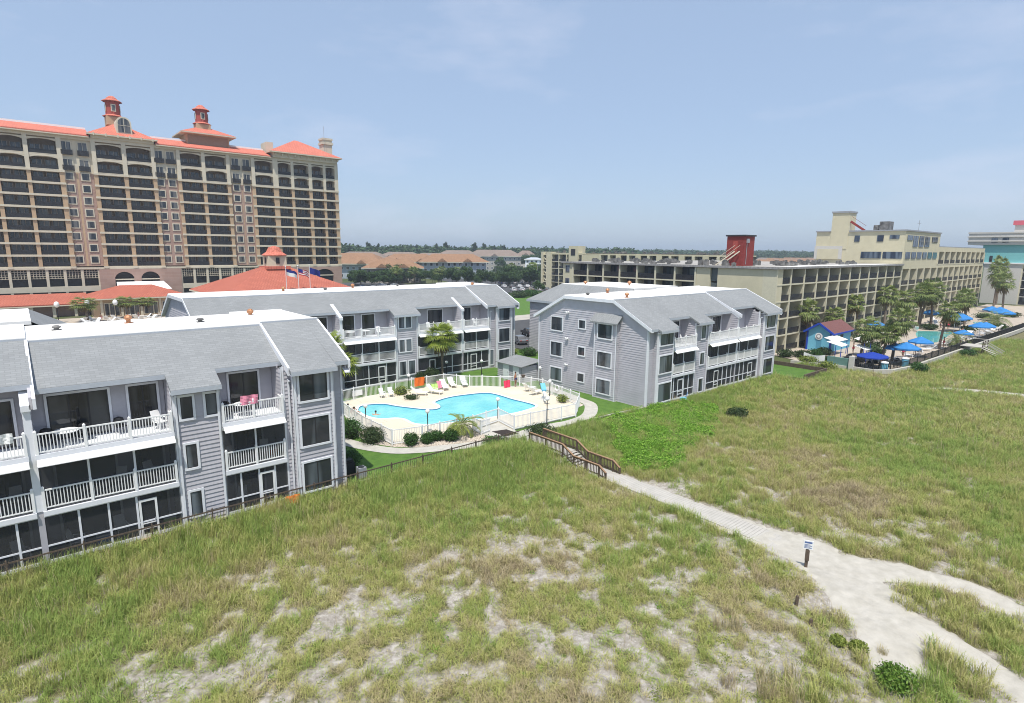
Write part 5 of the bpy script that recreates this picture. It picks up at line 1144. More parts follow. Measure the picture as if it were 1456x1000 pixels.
for bx, by, br, bh, lb in ((24.1, 5.2, .75, .8, 'largest bright green leafy bush on the sand left of the path fork'), (25.2, 6.9, .35, .4, 'small bright green bush at the left edge of the sand path'), (24.9, 7.6, .3, .35, 'smallest bright green bush, just above another at the path edge'), (21.3, 5.6, .4, .4, 'bright green bush at the very bottom of the dune, in tall grass')):
    shrub('dune_bush', lb, bx, by, br, bh, M['weed' if br < .5 else 'bush'], int(3600 * br + 600), hz1(bx, by), None, .06)
cl = np.array(cl); zz = hz(cl[:, 0], cl[:, 1])
scatter('tall_dune_grass', TC, np.stack([cl[:, 0], cl[:, 1], zz], 1), np.stack([0 * zz, 0 * zz, RS.rand(len(cl)) * 6.28], 1), np.stack([cl[:, 2]] * 3, 1), RS.randint(0, 3, len(cl)), cl[:, 3], 'tall grass clumps at the fork of the sand path')
# bright vine patch on the slope in front of the gabled building
x, y = jitter(33.5, 56, 24, 35.6, .16); e = seg_dist(x, y, [(36.2, 26.2, 2.4), (39.5, 29.3, 4.4), (44, 30.6, 4.6), (49, 31.4, 3.6), (52.8, 31.2, 2.1)]) + 1.3 * (fbm(x, y, 91, 2.2) - .5) + .7 * (fbm(x, y, 93, .7, 2) - .5) + .9 * gau(x, y, 36.2, 31.6, 2.6, 1.6)
keep = (e < .92) & (x > 33.3) & ~((x > 47.2) & (y > 34.2)); x, y = x[keep], y[keep]; z = hz(x, y) + .02 + .75 * np.clip(fbm(x, y, 97, 1.7, 3) - .25, 0, 1) * np.clip((.95 - e[keep]) * 2.2, 0, 1)
s_ = RS.uniform(.6, 1.35, len(x)) * (.6 + .8 * fbm(x, y, 95, 1.0))
scatter('vine_cover', [leaves('vine_clump', M['vine'], 46, .22, .36, .052, 500 + i) for i in range(4)], np.stack([x, y, z], 1), np.stack([0 * x, 0 * x, RS.rand(len(x)) * 6.28], 1), np.stack([s_] * 3, 1), RS.randint(0, 4, len(x)), 0 * x, 'bright green vine covering the slope beside the boardwalk')
# shell and litter specks, pebbles
x, y = jitter(20.9, 29.5, 37.2, 46, .13); ins = [(20.9, 46), (20.9, 42.4), (22, 40.4), (23.3, 39.3), (25.1, 38.4), (27.2, 37.6), (29.3, 37.1), (29.6, 38.6), (29.5, 39.9), (24.4, 40.2), (22, 40.9), (22, 46)]
def inpoly(x, y, P):
    c = np.zeros(len(x), bool)
    for (x0, y0), (x1, y1) in zip(P, P[1:] + P[:1]): c ^= ((y0 > y) != (y1 > y)) & (x < (x1 - x0) * (y - y0) / (y1 - y0 + 1e-12) + x0)
    return c
k = inpoly(x, y, ins); x, y = x[k], y[k]; st_ = MB().ball((0, 0, 0), .07, 6, .7); so_ = st_.build('stone', M['stone'] if 'stone' in M else mat('river_stone', (.55, .48, .4), .9, var=.3, vscale=6)); sm_ = so_.data; bpy.data.objects.remove(so_)
s_ = RS.uniform(.5, 1.4, len(x)); scatter('pebbles', [sm_], np.stack([x, y, 0 * x + .05], 1), np.stack([RS.rand(len(x)) * 6] * 3, 1), np.stack([s_, s_ * .8, s_], 1), 0 * x, 0 * x, 'pale river pebbles along the pool fence')
# ---------------------------------------------------------------- the big pink hotel
Y = 180.0; H0 = 11.2; FH = 2.87
hotel = thing('resort_hotel', 'tall pink and tan beach hotel with red tiled roofs and rows of balconies', 'hotel', (35, Y, 0))
FL = [H0 + FH * k for k in range(9)] + [37.6]       # balcony floors; the last two storeys are arched
ROWS = [(FL[k], FL[k + 1]) for k in range(9)] + [(37.6, 41.6)]
ROWS[8] = (34.15, 37.6); ROWS[7] = (FL[7], 34.15)
BAYS = [(-8, -1.6), (-1.0, 3.97), (4.6, 10.3), (17.48, 23.17), (23.91, 29.67), (35.96, 41.39), (42.08, 47.79), (54.96, 60.42), (61.6, 65.63), (66.31, 71.19), (71.69, 75.65), (76.24, 79.51)]
EAVE = 42.4
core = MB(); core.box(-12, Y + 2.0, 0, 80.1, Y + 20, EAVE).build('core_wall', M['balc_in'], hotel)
def solid(a, b_, m, nm, y0=0.0, z0=H0, z1=EAVE): return MB().box(a, Y + y0, z0, b_, Y + 2.0, z1).build(nm, M[m], hotel)
# window strips between the balcony groups: tan with pinker inner strips
for a, b_, sm in ((10.75, 17.05, ((11.2, 12.6), (14.4, 15.8))), (30.1, 35.5, ((30.5, 31.9), (33.2, 34.6))), (48.2, 54.5, ((49.3, 50.7), (52.2, 53.6)))):
    solid(a, b_, 'tan', 'window_strip_wall', .35, H0, 33.9); solid(a, b_, 'cream', 'upper_strip_wall', .35, 33.9, EAVE)
    for c, d in sm:
        for u, v in ((a + .55, d + .65),) if c == sm[0][0] else ((c - .65, b_ - .25),):
            MB().box(u, Y + .30, H0, v, Y + .345, 33.8).build('brick_strip', M['brick'], hotel)
        for k in range(8):
            z0, z1 = ROWS[k]; zm = z0 + .9; f = MB(); f.box(c - .25, Y + .16, zm - .25, d + .25, Y + .295, zm + 1.75); o = f.build('window', M['cream'], hotel); MB().box(c, Y + .13, zm, d, Y + .155, zm + 1.5).build('pane', M['hglass'], o)
        for z0, z1 in ((34.15, 37.2), (37.8, 41.3)):
            f = MB(); f.box(c - .4, Y + .18, z0 + .1, d + .4, Y + .345, z1 - .15); o = f.build('window', M['cream'], hotel); MB().box(c - .15, Y + .15, z0 + .4, (c + d) / 2 - .06, Y + .175, z1 - .35).box((c + d) / 2 + .06, Y + .15, z0 + .4, d + .15, Y + .175, z1 - .35).build('pane', M['hglass'], o)
            MB().box(c - .45, Y - .25, z0 + .15, d + .45, Y - .2, z0 + 1.3).box(c - .45, Y - .2, z0 + .1, d + .45, Y + .17, z0 + .16).build('juliet_railing', M['rail'], o)
# pilasters
for x, wd in ((-1.3, .3), (4.28, .3), (10.5, .36), (17.25, .32), (23.54, .34), (29.9, .32), (35.7, .32), (41.73, .32), (48.0, .32), (54.7, .34), (61.0, .55), (65.97, .3), (71.44, .36), (75.95, .28), (79.8, .4)):
    wd *= 1.3; MB().box(x - wd, Y - .22, H0, x + wd, Y + 1.9, 33.7).build('pilaster', M['tan'], hotel); MB().box(x - wd - .03, Y - .25, 33.7, x + wd + .03, Y + 1.9, EAVE).build('pilaster_top', M['cream'], hotel)
    b_ = MB()
    for k in range(9): z = ROWS[k][0]; b_.box(x - wd - .12, Y - .42, z - .5, x + wd + .12, Y - .255, z - .02)
    b_.build('bracket', M['cream'], hotel)
M['doorbar'] = mat('door_bar', (.34, .29, .24), .7)
nb = 0; rest_r, rest_d = MB(), MB()
for bi, (a, b_) in reversed(list(enumerate(BAYS))):
    for k, (z0, z1) in enumerate(ROWS):
        s_ = MB(); s_.box(a - .2, Y - .1, z0 - .5, b_ + .2, Y + 1.95, z0 + .0)
        if k >= 8:   # arched heads over the two top storeys
            P = [(a, z1 - .3)]; n = 10
            for i in range(n + 1): u = i / n; P.append((a + (b_ - a) * u, z1 - 1.0 + .5 * math.sin(math.pi * u) ** .7))
            P.append((b_, z1 - .3)); s_.prism(P[::-1], Y - .08, Y + .3, 'y')
            s_.box(a - .2, Y - .12, z0 - .02, b_ + .2, Y + .1, z0 + .12)
        s_.build('balcony_slab', M['cream'], hotel)
        r_ = MB(); r_.box(a, Y + .02, z0 + .1, b_, Y + .06, z0 + 1.05)
        d_ = MB(); L = b_ - a
        d_.box(a + .1 * L, Y + 1.9, z0, a + .42 * L, Y + 1.97, z0 + 2.3).box(a + .55 * L, Y + 1.9, z0, a + .9 * L, Y + 1.97, z0 + 2.3); d_.m = 1
        for u in (.08, .25, .42, .53, .72, .9): d_.box(a + u * L - .06, Y + 1.82, z0, a + u * L + .06, Y + 1.895, z0 + 2.35)
        if nb < 100: r_.build('balcony_railing', M['rail'], hotel); d_.build('balcony_door', [M['hglass'], M['doorbar']], hotel)
        else: rest_r.v and None; n0 = len(rest_r.v); rest_r.v += r_.v; rest_r.f += [tuple(i + n0 for i in f) for f in r_.f]; rest_r.mi += r_.mi; n0 = len(rest_d.v); rest_d.v += d_.v; rest_d.f += [tuple(i + n0 for i in f) for f in d_.f]; rest_d.mi += d_.mi
        nb += 1
o = rest_r.build('balcony_railings', M['rail'], hotel); o['kind'] = 'stuff'; o = rest_d.build('balcony_doors', [M['hglass'], M['doorbar']], hotel); o['kind'] = 'stuff'
MB().box(-12, Y - .2, 41.6, 80.2, Y + 2, EAVE).build('frieze', M['cream'], hotel)
# podium: lattice storey, open decks, brick blocks with arches
MB().box(-12, Y - .3, H0 - .75, 80.4, Y + 2, H0 - .3).build('podium_cornice', M['cream'], hotel)
for a, b_ in ((-12, 15.6), (34.0, 57.0)):
    lat = MB(); MB().box(a, Y + 1.2, 0, b_, Y + 1.3, H0 - .8).build('deck_opening', M['frame'], hotel)
    n = round((b_ - a) / 3.4); w_ = (b_ - a) / n
    for i in range(n + 1): MB().box(a + i * w_ - .28, Y - .15, 0, a + i * w_ + .28, Y + .5, H0 - .8).build('podium_column', M['cream'], hotel)
    for i in range(n):
        x0, x1 = a + i * w_ + .28, a + (i + 1) * w_ - .28
        for j in range(6): lat.box(x0 + (x1 - x0) * j / 5 - .05, Y + .05, 8.2, x0 + (x1 - x0) * j / 5 + .05, Y + .13, 10.4)
        for j in range(5): lat.box(x0, Y + .04, 8.25 + j * .52, x1, Y + .12, 8.34 + j * .52)
    lat.build('lattice_screen', M['cream'], hotel)
    for z0, z1 in ((5.0, 6.3), (2.6, 3.2)): MB().box(a, Y - .2, z0, b_, Y + .4, z1).build('parapet_band', M['cream'], hotel)
def arch_block(a, b_, arches):
    m_ = MB(); z1 = H0 - .8; cuts = [a] + [v for c, d in arches for v in (c, d)] + [b_]
    for c, d in zip(cuts[::2], cuts[1::2]): m_.box(c, Y - .35, 0, d, Y + 2, z1)
    for c, d in arches:
        m_.box(c, Y - .35, 0, d, Y + 1.9, 5.0); P = [(c, z1)]; n = 10
        for i in range(n + 1): u = i / n; P.append((c + (d - c) * u, 8.3 + 1.4 * math.sin(math.pi * u) ** .6))
        P.append((d, z1)); m_.prism(P[::-1], Y - .35, Y + .3, 'y')
        MB().box(c, Y + .6, 5.0, d, Y + .7, z1).build('arch_opening', M['frame'], hotel); MB().box(c - .3, Y - .5, 4.9, d + .3, Y - .36, 5.25).build('arch_sill', M['cream'], hotel); MB().box(c, Y - .2, 7.6, d, Y - .1, 7.9).build('arch_rail', M['cream'], hotel)
    m_.build('podium_wall', M['brick'], hotel)
arch_block(15.6, 34.0, [(18.8, 23.0), (24.6, 28.8)]); arch_block(57.0, 80.3, [(71.5, 77.5)])
# roofs
def hip(x0, x1, y0, y1, z, h, ov, name='roof', m='tile', parent=hotel, ridge=None, under='cream'):
    x0 -= ov; x1 += ov; y0 -= ov; y1 += ov; d = min(x1 - x0, y1 - y0) / 2
    if ridge is None: ridge = (x1 - x0) / 2 - d
    cx, cy = (x0 + x1) / 2, (y0 + y1) / 2; r = MB()
    if x1 - x0 >= y1 - y0: A_, B__ = (cx - ridge, cy, z + h), (cx + ridge, cy, z + h); r.q((x0, y0, z), (x1, y0, z), B__, A_); r.q((x1, y1, z), (x0, y1, z), A_, B__); r.q((x0, y1, z), (x0, y0, z), A_); r.q((x1, y0, z), (x1, y1, z), B__)
    else: ry = (y1 - y0) / 2 - d; A_, B__ = (cx, cy - ry, z + h), (cx, cy + ry, z + h); r.q((x0, y1, z), (x0, y0, z), A_, B__); r.q((x1, y0, z), (x1, y1, z), B__, A_); r.q((x0, y0, z), (x1, y0, z), A_); r.q((x1, y1, z), (x0, y1, z), B__)
    o = r.build(name, M[m], parent); MB().box(x0, y0, z - .3, x1, y1, z - .02).build('eave_board', M[under], parent); return o
def shed_roof(a, b_, z): 
    MB().prism([(Y - 1.1, z), (Y + 5.5, z + 2.3), (Y + 5.5, z + 2.05), (Y - 1.1, z - .25)], a, b_).build('roof', M['tile'], hotel); MB().box(a, Y - 1.15, z - .5, b_, Y - .25, z - .28).build('eave_board', M['cream'], hotel); MB().box(a, Y + 5.52, EAVE, b_, Y + 6.2, z + 2.75).build('ridge_parapet', M['white'], hotel)
shed_roof(-12, 16.6, 42.75); shed_roof(30.6, 59.6, 42.6)
hip(16.9, 30.3, Y - .6, Y + 13, 43.4, 4.3, .8); hip(60.4, 80.0, Y - .9, Y + 15, 44.0, 5.2, 1.2, ridge=.5)
MB().box(16.9, Y - .6, EAVE, 30.3, Y + 12, 43.1).build('gable_wall', M['cream'], hotel); MB().box(60.4, Y - .9, EAVE, 80.0, Y + 14, 43.7).build('gable_wall', M['cream'], hotel)
bk = MB()
for x in [61 + i * 1.9 for i in range(11)] + [17.5 + i * 2.5 for i in range(6)]: bk.box(x - .16, Y - 1.5, 42.9, x + .16, Y - .9, 43.6)
bk.build('eave_bracket', M['cream'], hotel)
# dormer
d_ = MB(); P = [(22.5, 44.2)] + [(24.2 + 1.6 * math.cos(math.pi * (1 - i / 8)), 47.0 + 1.4 * math.sin(math.pi * i / 8)) for i in range(9)] + [(25.9, 44.2)]; d_.prism(P[::-1], Y + .2, Y + 4.5, 'y'); o = d_.build('dormer', M['cream'], hotel)
P2_ = [(22.9, 44.6)] + [(24.2 + 1.25 * math.cos(math.pi * (1 - i / 8)), 46.9 + 1.15 * math.sin(math.pi * i / 8)) for i in range(9)] + [(25.5, 44.6)]; MB().prism(P2_[::-1], Y + .12, Y + .19, 'y').build('pane', M['hglass'], o)
MB().box(24.15, Y + .06, 44.6, 24.25, Y + .11, 48).box(22.9, Y + .06, 46.2, 25.5, Y + .11, 46.3).build('glazing_bar', M['cream'], o)
# cupolas: a tan drum, a red lantern with arched openings, a small red cap
def cupola(x, y, z, s_=1.0):
    o = MB().box(x - 1.9 * s_, y - 1.9 * s_, z, x + 1.9 * s_, y + 1.9 * s_, z + 2.3 * s_).build('cupola', M['tan'], hotel); z += 2.3 * s_
    MB().lathe((x, y, z), [(2.5 * s_, 0), (2.6 * s_, .12), (1.7 * s_, .6 * s_), (1.5 * s_, .62 * s_)], 8).build('cornice', M['tile'], o); z += .6 * s_
    b_ = MB(); b_.lathe((x, y, z), [(1.75 * s_, 0), (1.65 * s_, 3.4 * s_)], 8); b_.build('lantern', M['redwall'], o)
    for a in range(4):
        an = a * math.pi / 2 - math.pi / 2; q_ = MB(); cx, cy = x + 1.66 * s_ * math.cos(an), y + 1.66 * s_ * math.sin(an); hx, hy = abs(math.sin(an)), abs(math.cos(an)); q_.box(cx - .5 * s_ * hx - .06, cy - .5 * s_ * hy - .06, z + .7 * s_, cx + .5 * s_ * hx + .06, cy + .5 * s_ * hy + .06, z + 2.6 * s_); w2 = q_.build('lantern_window', M['cream'], o)
        q_ = MB(); q_.box(cx - .28 * s_ * hx - .1, cy - .28 * s_ * hy - .1, z + .95 * s_, cx + .28 * s_ * hx + .1, cy + .28 * s_ * hy + .1, z + 2.35 * s_); q_.build('lantern_pane', M['hglass'], o)
    z += 3.4 * s_; MB().lathe((x, y, z), [(2.4 * s_, 0), (2.4 * s_, .15), (1.35 * s_, .75 * s_), (1.2 * s_, 1.0 * s_), (.6 * s_, 1.5 * s_), (.05, 1.62 * s_)], 8).build('cap', M['tile'], o)
cupola(23.2, Y + 8.5, 47.2, .95); cupola(44.1, Y + 8, 48.2, .95)
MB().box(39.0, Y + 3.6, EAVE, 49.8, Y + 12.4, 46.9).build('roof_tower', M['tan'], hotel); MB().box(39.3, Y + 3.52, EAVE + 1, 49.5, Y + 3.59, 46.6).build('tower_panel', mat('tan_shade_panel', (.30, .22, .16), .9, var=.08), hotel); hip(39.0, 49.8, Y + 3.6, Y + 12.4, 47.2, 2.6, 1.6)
# chimney, mast, side parapet
MB().box(79.0, Y + 7, 44, 82.0, Y + 10, 50.6).box(78.7, Y + 6.7, 49.2, 82.3, Y + 10.3, 49.8).box(78.8, Y + 6.8, 50.6, 82.2, Y + 10.2, 51.2).build('chimney', M['cream'], hotel)
MB().cyl((79, Y + 6, 46), (79, Y + 6, 54.5), .05, n=5).build('antenna', M['grey'], hotel)
MB().box(60.2, Y + 4, EAVE, 62.2, Y + 9, 47.3).build('stair_head', M['cream'], hotel)
# pavilion and arcade in front
pav = thing('terrace_pavilion', 'tan terrace pavilion with a red tiled roof and wide windows below the pink hotel', 'pavilion', (25, 162, 0))
MB().box(12.2, 162, -.5, 31, 172, 3.9).build('wall', M['tan'], pav); hip(12.2, 31, 162, 174, 4.3, 2.6, 1.2, parent=pav, m='tiledark')
for i in range(4):
    x = 14.2 + i * 3.9; o = MB().box(x, 161.85, .2, x + 3.0, 161.99, 3.2).build('window', M['cream'], pav); MB().box(x + .15, 161.8, .35, x + .9, 161.84, 3.0).box(x + 1.1, 161.8, .35, x + 1.9, 161.84, 3.0).box(x + 2.1, 161.8, .35, x + 2.85, 161.84, 3.0).build('pane', M['hglass'], o)
    MB().box(x - .7, 161.7, -.5, x - .2, 161.99, 3.9).build('column', M['cream'], pav)
aw = MB(); aw.hexa([(18.6, 174.5, 5.2), (30.5, 174.5, 5.2), (29.5, 179.4, 7.0), (19.0, 179.4, 7.0)], [(18.6, 174.5, 5.35), (30.5, 174.5, 5.35), (29.5, 179.4, 7.15), (19.0, 179.4, 7.15)]); tag(aw.build('terrace_awning', M['canvas']), 'long white sloping awning over the pavilion roof, under two brick arches', 'awning')
arc = thing('terrace_arcade', 'brick arcade under a long red tiled roof at the left foot of the pink hotel', 'arcade', (0, 168, 0))
MB().box(-30, 170, -.5, 12, 174, 3.1).build('wall', M['brick'], arc); MB().prism([(167.5, 3.0), (174.5, 5.0), (174.5, 4.7), (167.5, 2.75)], -30, 12.0).build('roof', M['tiledark'], arc); MB().box(-30, 167.4, 2.5, 12, 167.9, 2.74).build('eave_board', M['cream'], arc)
for i in range(10): MB().box(-27 + i * 4, 168, -.5, -26.4 + i * 4, 168.5, 2.5).build('column', M['cream'], arc)
for x, y, lb in ((10.8, 157.5, 'first pear-shaped white lamp on the terrace of the pink hotel'), (15.6, 154, 'second pear-shaped white lamp on the terrace of the pink hotel, before the pavilion'), (5.4, 155, 'third pear-shaped white lamp on the terrace of the pink hotel, furthest from the pavilion')):
    t = thing('terrace_lamp', lb, 'lamp', (x, y, 0), group='white lamps on the hotel terrace'); MB().cyl((x, y, 0), (x, y, 3.4), .08, n=6).build('pole', M['black'], t); MB().ball((x, y, 3.9), .5, 8, 1.3).build('globe', M['lamp'], t, smooth=True)

for i in range(16):
    x, y = 9.6 + (i % 8) * 1.9 + random.uniform(-.4, .4), 148.5 + (i // 8) * 4.2 + random.uniform(-1, 1)
    put(LP, (x, y, .03), random.uniform(0, 6), 1.25, 'white lounger on the terrace of the pink hotel, seen over the white roof edge', 'loungers on the terrace of the pink hotel')
for i, (x, y, wr, lb) in enumerate(((12.6, 152, 'pink', 'person in red swimwear on the terrace of the pink hotel'), (19.6, 153, 'shorts', 'person in dark swimwear on the terrace of the pink hotel, between two palms'), (24.0, 152, 'shorts', 'person in dark swimwear on the terrace of the pink hotel, right of the palms'))):
    person('person', lb, (x, y, .02), 'stand', i * 1.3, ('skin', 'skin2')[i % 2], wr)

# ---------------------------------------------------------------- the lodge with its red hip roof, and the flags
lod = thing('red_roofed_lodge', 'low lodge with a broad red tiled hip roof and a small cupola', 'lodge', (42, 118, 0))
MB().box(27.5, 110, 0, 52, 132, 7.4).build('wall', M['tan'], lod); hip(27.5, 52, 110, 132, 7.6, 5.1, 1.2, parent=lod, ridge=1.5, m='tiledark')
o = MB().box(38.0, 119.0, 11.5, 41.5, 122.5, 14.6).build('cupola', M['yellowcol'], lod); MB().lathe((39.75, 120.75, 14.6), [(2.5, 0), (2.5, .12), (1.6, .7), (1.1, 1.6), (.1, 1.9)], 8).build('cap', M['tile'], o); MB().box(37.4, 118.4, 11.9, 42.1, 123.1, 12.5).build('skirt_roof', M['tile'], o); MB().box(39.4, 118.9, 13.0, 40.1, 118.98, 14.2).box(37.9, 120.4, 13.0, 37.98, 121.1, 14.2).build('opening', M['frame'], o)
for i, (px, lb) in enumerate(((38.1, 'left flagpole with a faded striped flag before the red lodge roof'), (40.4, 'middle flagpole flying a red and white striped flag with a dark blue canton'), (42.6, 'right flagpole flying a dark blue flag'))):
    y = 110.0; top = 12.6 + .1 * i; t = thing('flagpole', lb, 'flagpole', (px, y, 0), group='flagpoles before the red lodge'); MB().cyl((px, y, 0), (px, y, top), .08, .05, 6).build('pole', W_, t); MB().ball((px, y, top + .1), .13, 6).build('finial', W_, t)
    fl = MB(); n = 8
    for r_ in range(7):
        for k in range(n):
            def fp(k_, r2): u = k_ / n; return (px + .08 + 2.0 * u, y - .1 + .22 * math.sin(u * 7 + i), top - .35 - 1.15 * r2 / 7 - .95 * u * u - .15 * math.sin(u * 5))
            fl.m = (2 if (i == 2 or (i == 1 and r_ < 4 and k < 3)) else (r_ % 2)) if i else (2 if r_ < 3 else 1); fl.q(fp(k, r_), fp(k + 1, r_), fp(k + 1, r_ + 1), fp(k, r_ + 1))
    fl.build('flag', [M['flagred'], M['canvas'], M['flagblue']], t)
# ---------------------------------------------------------------- the yellow hotel
def facade(t, P0, d, n_in, cols, floors, depth, colm, slabm, glass, wallm, wfin=.16, railm='rail', cap=100, cnt=None, fins=True):
    """open balcony cells behind thin fins and slab edges; every cell has its own railing and glass doors"""
    def P(s, o, z): return (P0[0] + d[0] * s + n_in[0] * o, P0[1] + d[1] * s + n_in[1] * o, z)
    def bx(mb, s0, s1, o0, o1, z0, z1):
        a, b_ = P(s0, o0, z0), P(s1, o1, z1); mb.box(*a, *b_)
    zb, zt = floors[0], floors[-1]
    bw = MB(); bx(bw, cols[0], cols[-1], depth, depth + .2, zb, zt); bw.build('balcony_back_wall', wallm, t)
    for s in cols: m_ = MB(); bx(m_, s - wfin, s + wfin, -.12, depth, zb, zt); m_.build('fin', colm, t)
    for z in floors[:-1]: m_ = MB(); bx(m_, cols[0], cols[-1], -.06, depth, z - .16, z + .06); m_.build('floor_slab', slabm, t)
    for a, b_ in zip(cols, cols[1:]):
        for z, z2 in zip(floors, floors[1:]):
            r_ = MB(); bx(r_, a + wfin, b_ - wfin, .03, .06, z + .06, z + 1.05); g = MB(); L = b_ - a; bx(g, a + .06 * L, a + .74 * L, depth - .06, depth - .01, z + .06, z2 - .35)
            if cnt[0] < cap: r_.build('balcony_railing', M[railm], t); g.build('glass_door', glass, t)
            else:
                for src, dst in ((r_, cnt[1]), (g, cnt[2])): n0 = len(dst.v); dst.v += src.v; dst.f += [tuple(i + n0 for i in f) for f in src.f]; dst.mi += src.mi
            cnt[0] += 1
def rest(t, cnt, glass):
    for m_, nm, mm in ((cnt[1], 'balcony_railings', M['rail']), (cnt[2], 'glass_doors', glass)):
        if m_.v: o = m_.build(nm, mm, t); o['kind'] = 'stuff'
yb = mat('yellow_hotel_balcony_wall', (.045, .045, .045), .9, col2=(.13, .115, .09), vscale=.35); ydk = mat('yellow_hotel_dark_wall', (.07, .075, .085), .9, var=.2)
yh = thing('yellow_hotel', 'low yellow brick balcony hotel with machines on its white edged flat roof', 'hotel', (110, 60, 0)); cnt = [0, MB(), MB()]
FLO = [0, 2.75, 5.5, 8.25, 11.0, 13.4]
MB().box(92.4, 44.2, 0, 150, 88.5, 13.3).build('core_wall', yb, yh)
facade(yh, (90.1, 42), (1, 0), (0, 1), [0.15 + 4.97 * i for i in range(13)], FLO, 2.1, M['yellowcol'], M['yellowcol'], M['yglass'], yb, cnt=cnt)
facade(yh, (90.1, 0), (0, 1), (1, 0), [56.2 + 4.2 * i for i in range(8)], [5.5, 8.25, 11.0, 13.4], 2.1, M['yellowcol'], M['yellowcol'], M['yglass'], ydk, cnt=cnt)
MB().box(90.1, 42.0, 0, 92.4, 52.0, 13.4).box(90.1, 53.4, 0, 92.4, 56.0, 13.4).box(90.1, 85.7, 0, 92.4, 88.6, 13.4).box(90.1, 56.0, 0, 92.4, 85.7, 5.3).build('brick_wall', M['yellow'], yh)
for z in (0, 2.75, 5.5, 8.25, 11.0): MB().box(90.5, 52.02, z + .12, 90.6, 53.38, z + 2.6).build('stair_window', mat('stair_glass', (.10, .12, .12), .15), yh)
for z in (8.9, 11.6): 
    o = MB().box(90.02, 86.6, z, 90.09, 87.8, z + 1.4).build('window', M['grey'], yh); MB().box(89.98, 86.7, z + .1, 90.015, 87.7, z + 1.3).build('pane', M['yglass'], o)
MB().box(89.8, 41.7, 13.4, 150, 89, 13.72).build('roof_slab', M['gravelroof'], yh); MB().box(89.72, 41.6, 13.45, 150, 41.695, 13.8).box(89.72, 41.7, 13.45, 89.795, 89.0, 13.8).build('roof_edge', mat('roof_edge', (.30, .29, .28), .7, var=.3), yh)
MB().box(98, 42.2, 13.722, 149.8, 46, 13.74).build('roof_membrane', M['flatroof'], yh); rest(yh, cnt, M['yglass'])
rs_ = random.Random(5)
for i in range(100):
    if i % 2: x, y = rs_.uniform(92, 149), rs_.uniform(45, 58)
    else: x, y = rs_.uniform(91, 110), rs_.uniform(46, 87)
    if 93 < x < 98 and 47 < y < 55: continue
    a, h = rs_.uniform(.2, .5), rs_.uniform(.3, .85); m_ = MB(); m_.box(x - a, y - a, 13.74, x + a, y + a, 13.74 + h).lathe((x, y, 13.74 + h), [(a * .75, 0), (a * .8, .08), (a * .3, .1)], 8); m_.build('rooftop_machine', M['machine'], yh)
pen = MB(); pen.box(94, 49.7, 13.72, 97.4, 52.9, 18.7); o = pen.build('red_penthouse', M['rustred'], yh); MB().box(93.8, 49.5, 18.7, 97.6, 53.1, 18.95).build('cap', M['frame'], o)
MB().box(93.9, 50.9, 15.7, 93.99, 51.7, 17.9).build('door', M['redwall'], o); MB().box(94.6, 49.5, 17.6, 95.4, 49.69, 18.3).cyl((94.7, 49.6, 14), (94.7, 49.6, 17.6), .05, n=5).build('vent_box', M['grey'], o)
st = MB()
for yy in (50.3, 51.2):
    st.bar((92.3, yy + 2.6, 13.8), (93.7, yy, 16.2), .1, .2).bar((92.3, yy + 2.6, 14.8), (93.7, yy, 17.2), .06)
for k in range(8): st.box(92.3 + k * .17, 51.6 + .6 - k * .02, 13.9 + k * .28, 92.6 + k * .17, 53.2 - k * .2, 13.95 + k * .28)
st.build('roof_stair', M['cream'], o)
# the higher block beyond it
bl = thing('yellow_hotel_block', 'taller yellow brick hotel block with a stair tower, beyond the low balcony hotel', 'hotel', (185, 55, 0)); cnt = [0, MB(), MB()]
XE = 226.4; fl6 = [0, 3.0, 6.0, 9.0, 12.6]
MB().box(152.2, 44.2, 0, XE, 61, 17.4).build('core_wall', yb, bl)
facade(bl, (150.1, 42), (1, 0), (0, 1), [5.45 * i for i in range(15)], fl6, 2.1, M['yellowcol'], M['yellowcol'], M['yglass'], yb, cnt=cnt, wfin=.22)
facade(bl, (177.0, 42), (1, 0), (0, 1), [5.49 * i for i in range(10)], [13.5, 16.6], 2.1, M['yellowcol'], M['yellowcol'], M['yglass'], yb, cnt=cnt, wfin=.22)
MB().box(150.1, 42, 12.6, XE, 44.2, 13.5).box(177, 42, 16.6, XE, 44.2, 17.75).box(150.1, 42.02, 13.5, 176.9, 60.9, 21.0).box(150.1, 44, 0, 152.2, 60.9, 13.5).build('brick_wall', M['yellow'], bl)
MB().box(150.0, 53.8, 17, 154, 57.6, 25.4).build('stair_tower', M['yellow'], bl); MB().box(149.8, 53.6, 25.4, 154.2, 57.8, 25.8).box(149.8, 57.65, 21.0, 153, 61.1, 21.3).box(149.8, 41.8, 21.0, 177.1, 53.58, 21.3).build('roof_edge', M['grey'], bl); MB().box(177.1, 42, 17.75, XE, 60, 17.95).build('roof_edge', M['grey'], bl)
MB().box(149.85, 54.7, 14.6, 150.09, 61.0, 17.7).build('panel_frame', M['palewall'], bl); MB().box(149.78, 55.5, 14.6, 149.84, 60.3, 17.0).build('panel', M['yellow'], bl)
def wn(x0, y0, z0, x1, y1, z1): MB().box(x0, y0, z0, x1, y1, z1).build('window', M['yglass'], bl)
for y0, y1, z0, z1 in ((51.2, 52.3, 18.7, 20.1), (46.3, 47.6, 18.7, 20.1), (43.2, 45.1, 19.3, 20.1), (46.4, 50.6, 14.9, 16.4), (42.3, 46.1, 14.9, 16.4)): wn(149.98, y0, z0, 150.08, y1, z1)
for x0, x1, z0, z1 in ((151.3, 155, 19.0, 20.1), (155.6, 159, 17.6, 20.1), (160, 163.4, 17.6, 20.1), (164.4, 168, 17.6, 20.1), (170, 174.6, 18.8, 20.1)): wn(x0, 41.9, z0, x1, 42.01, z1)
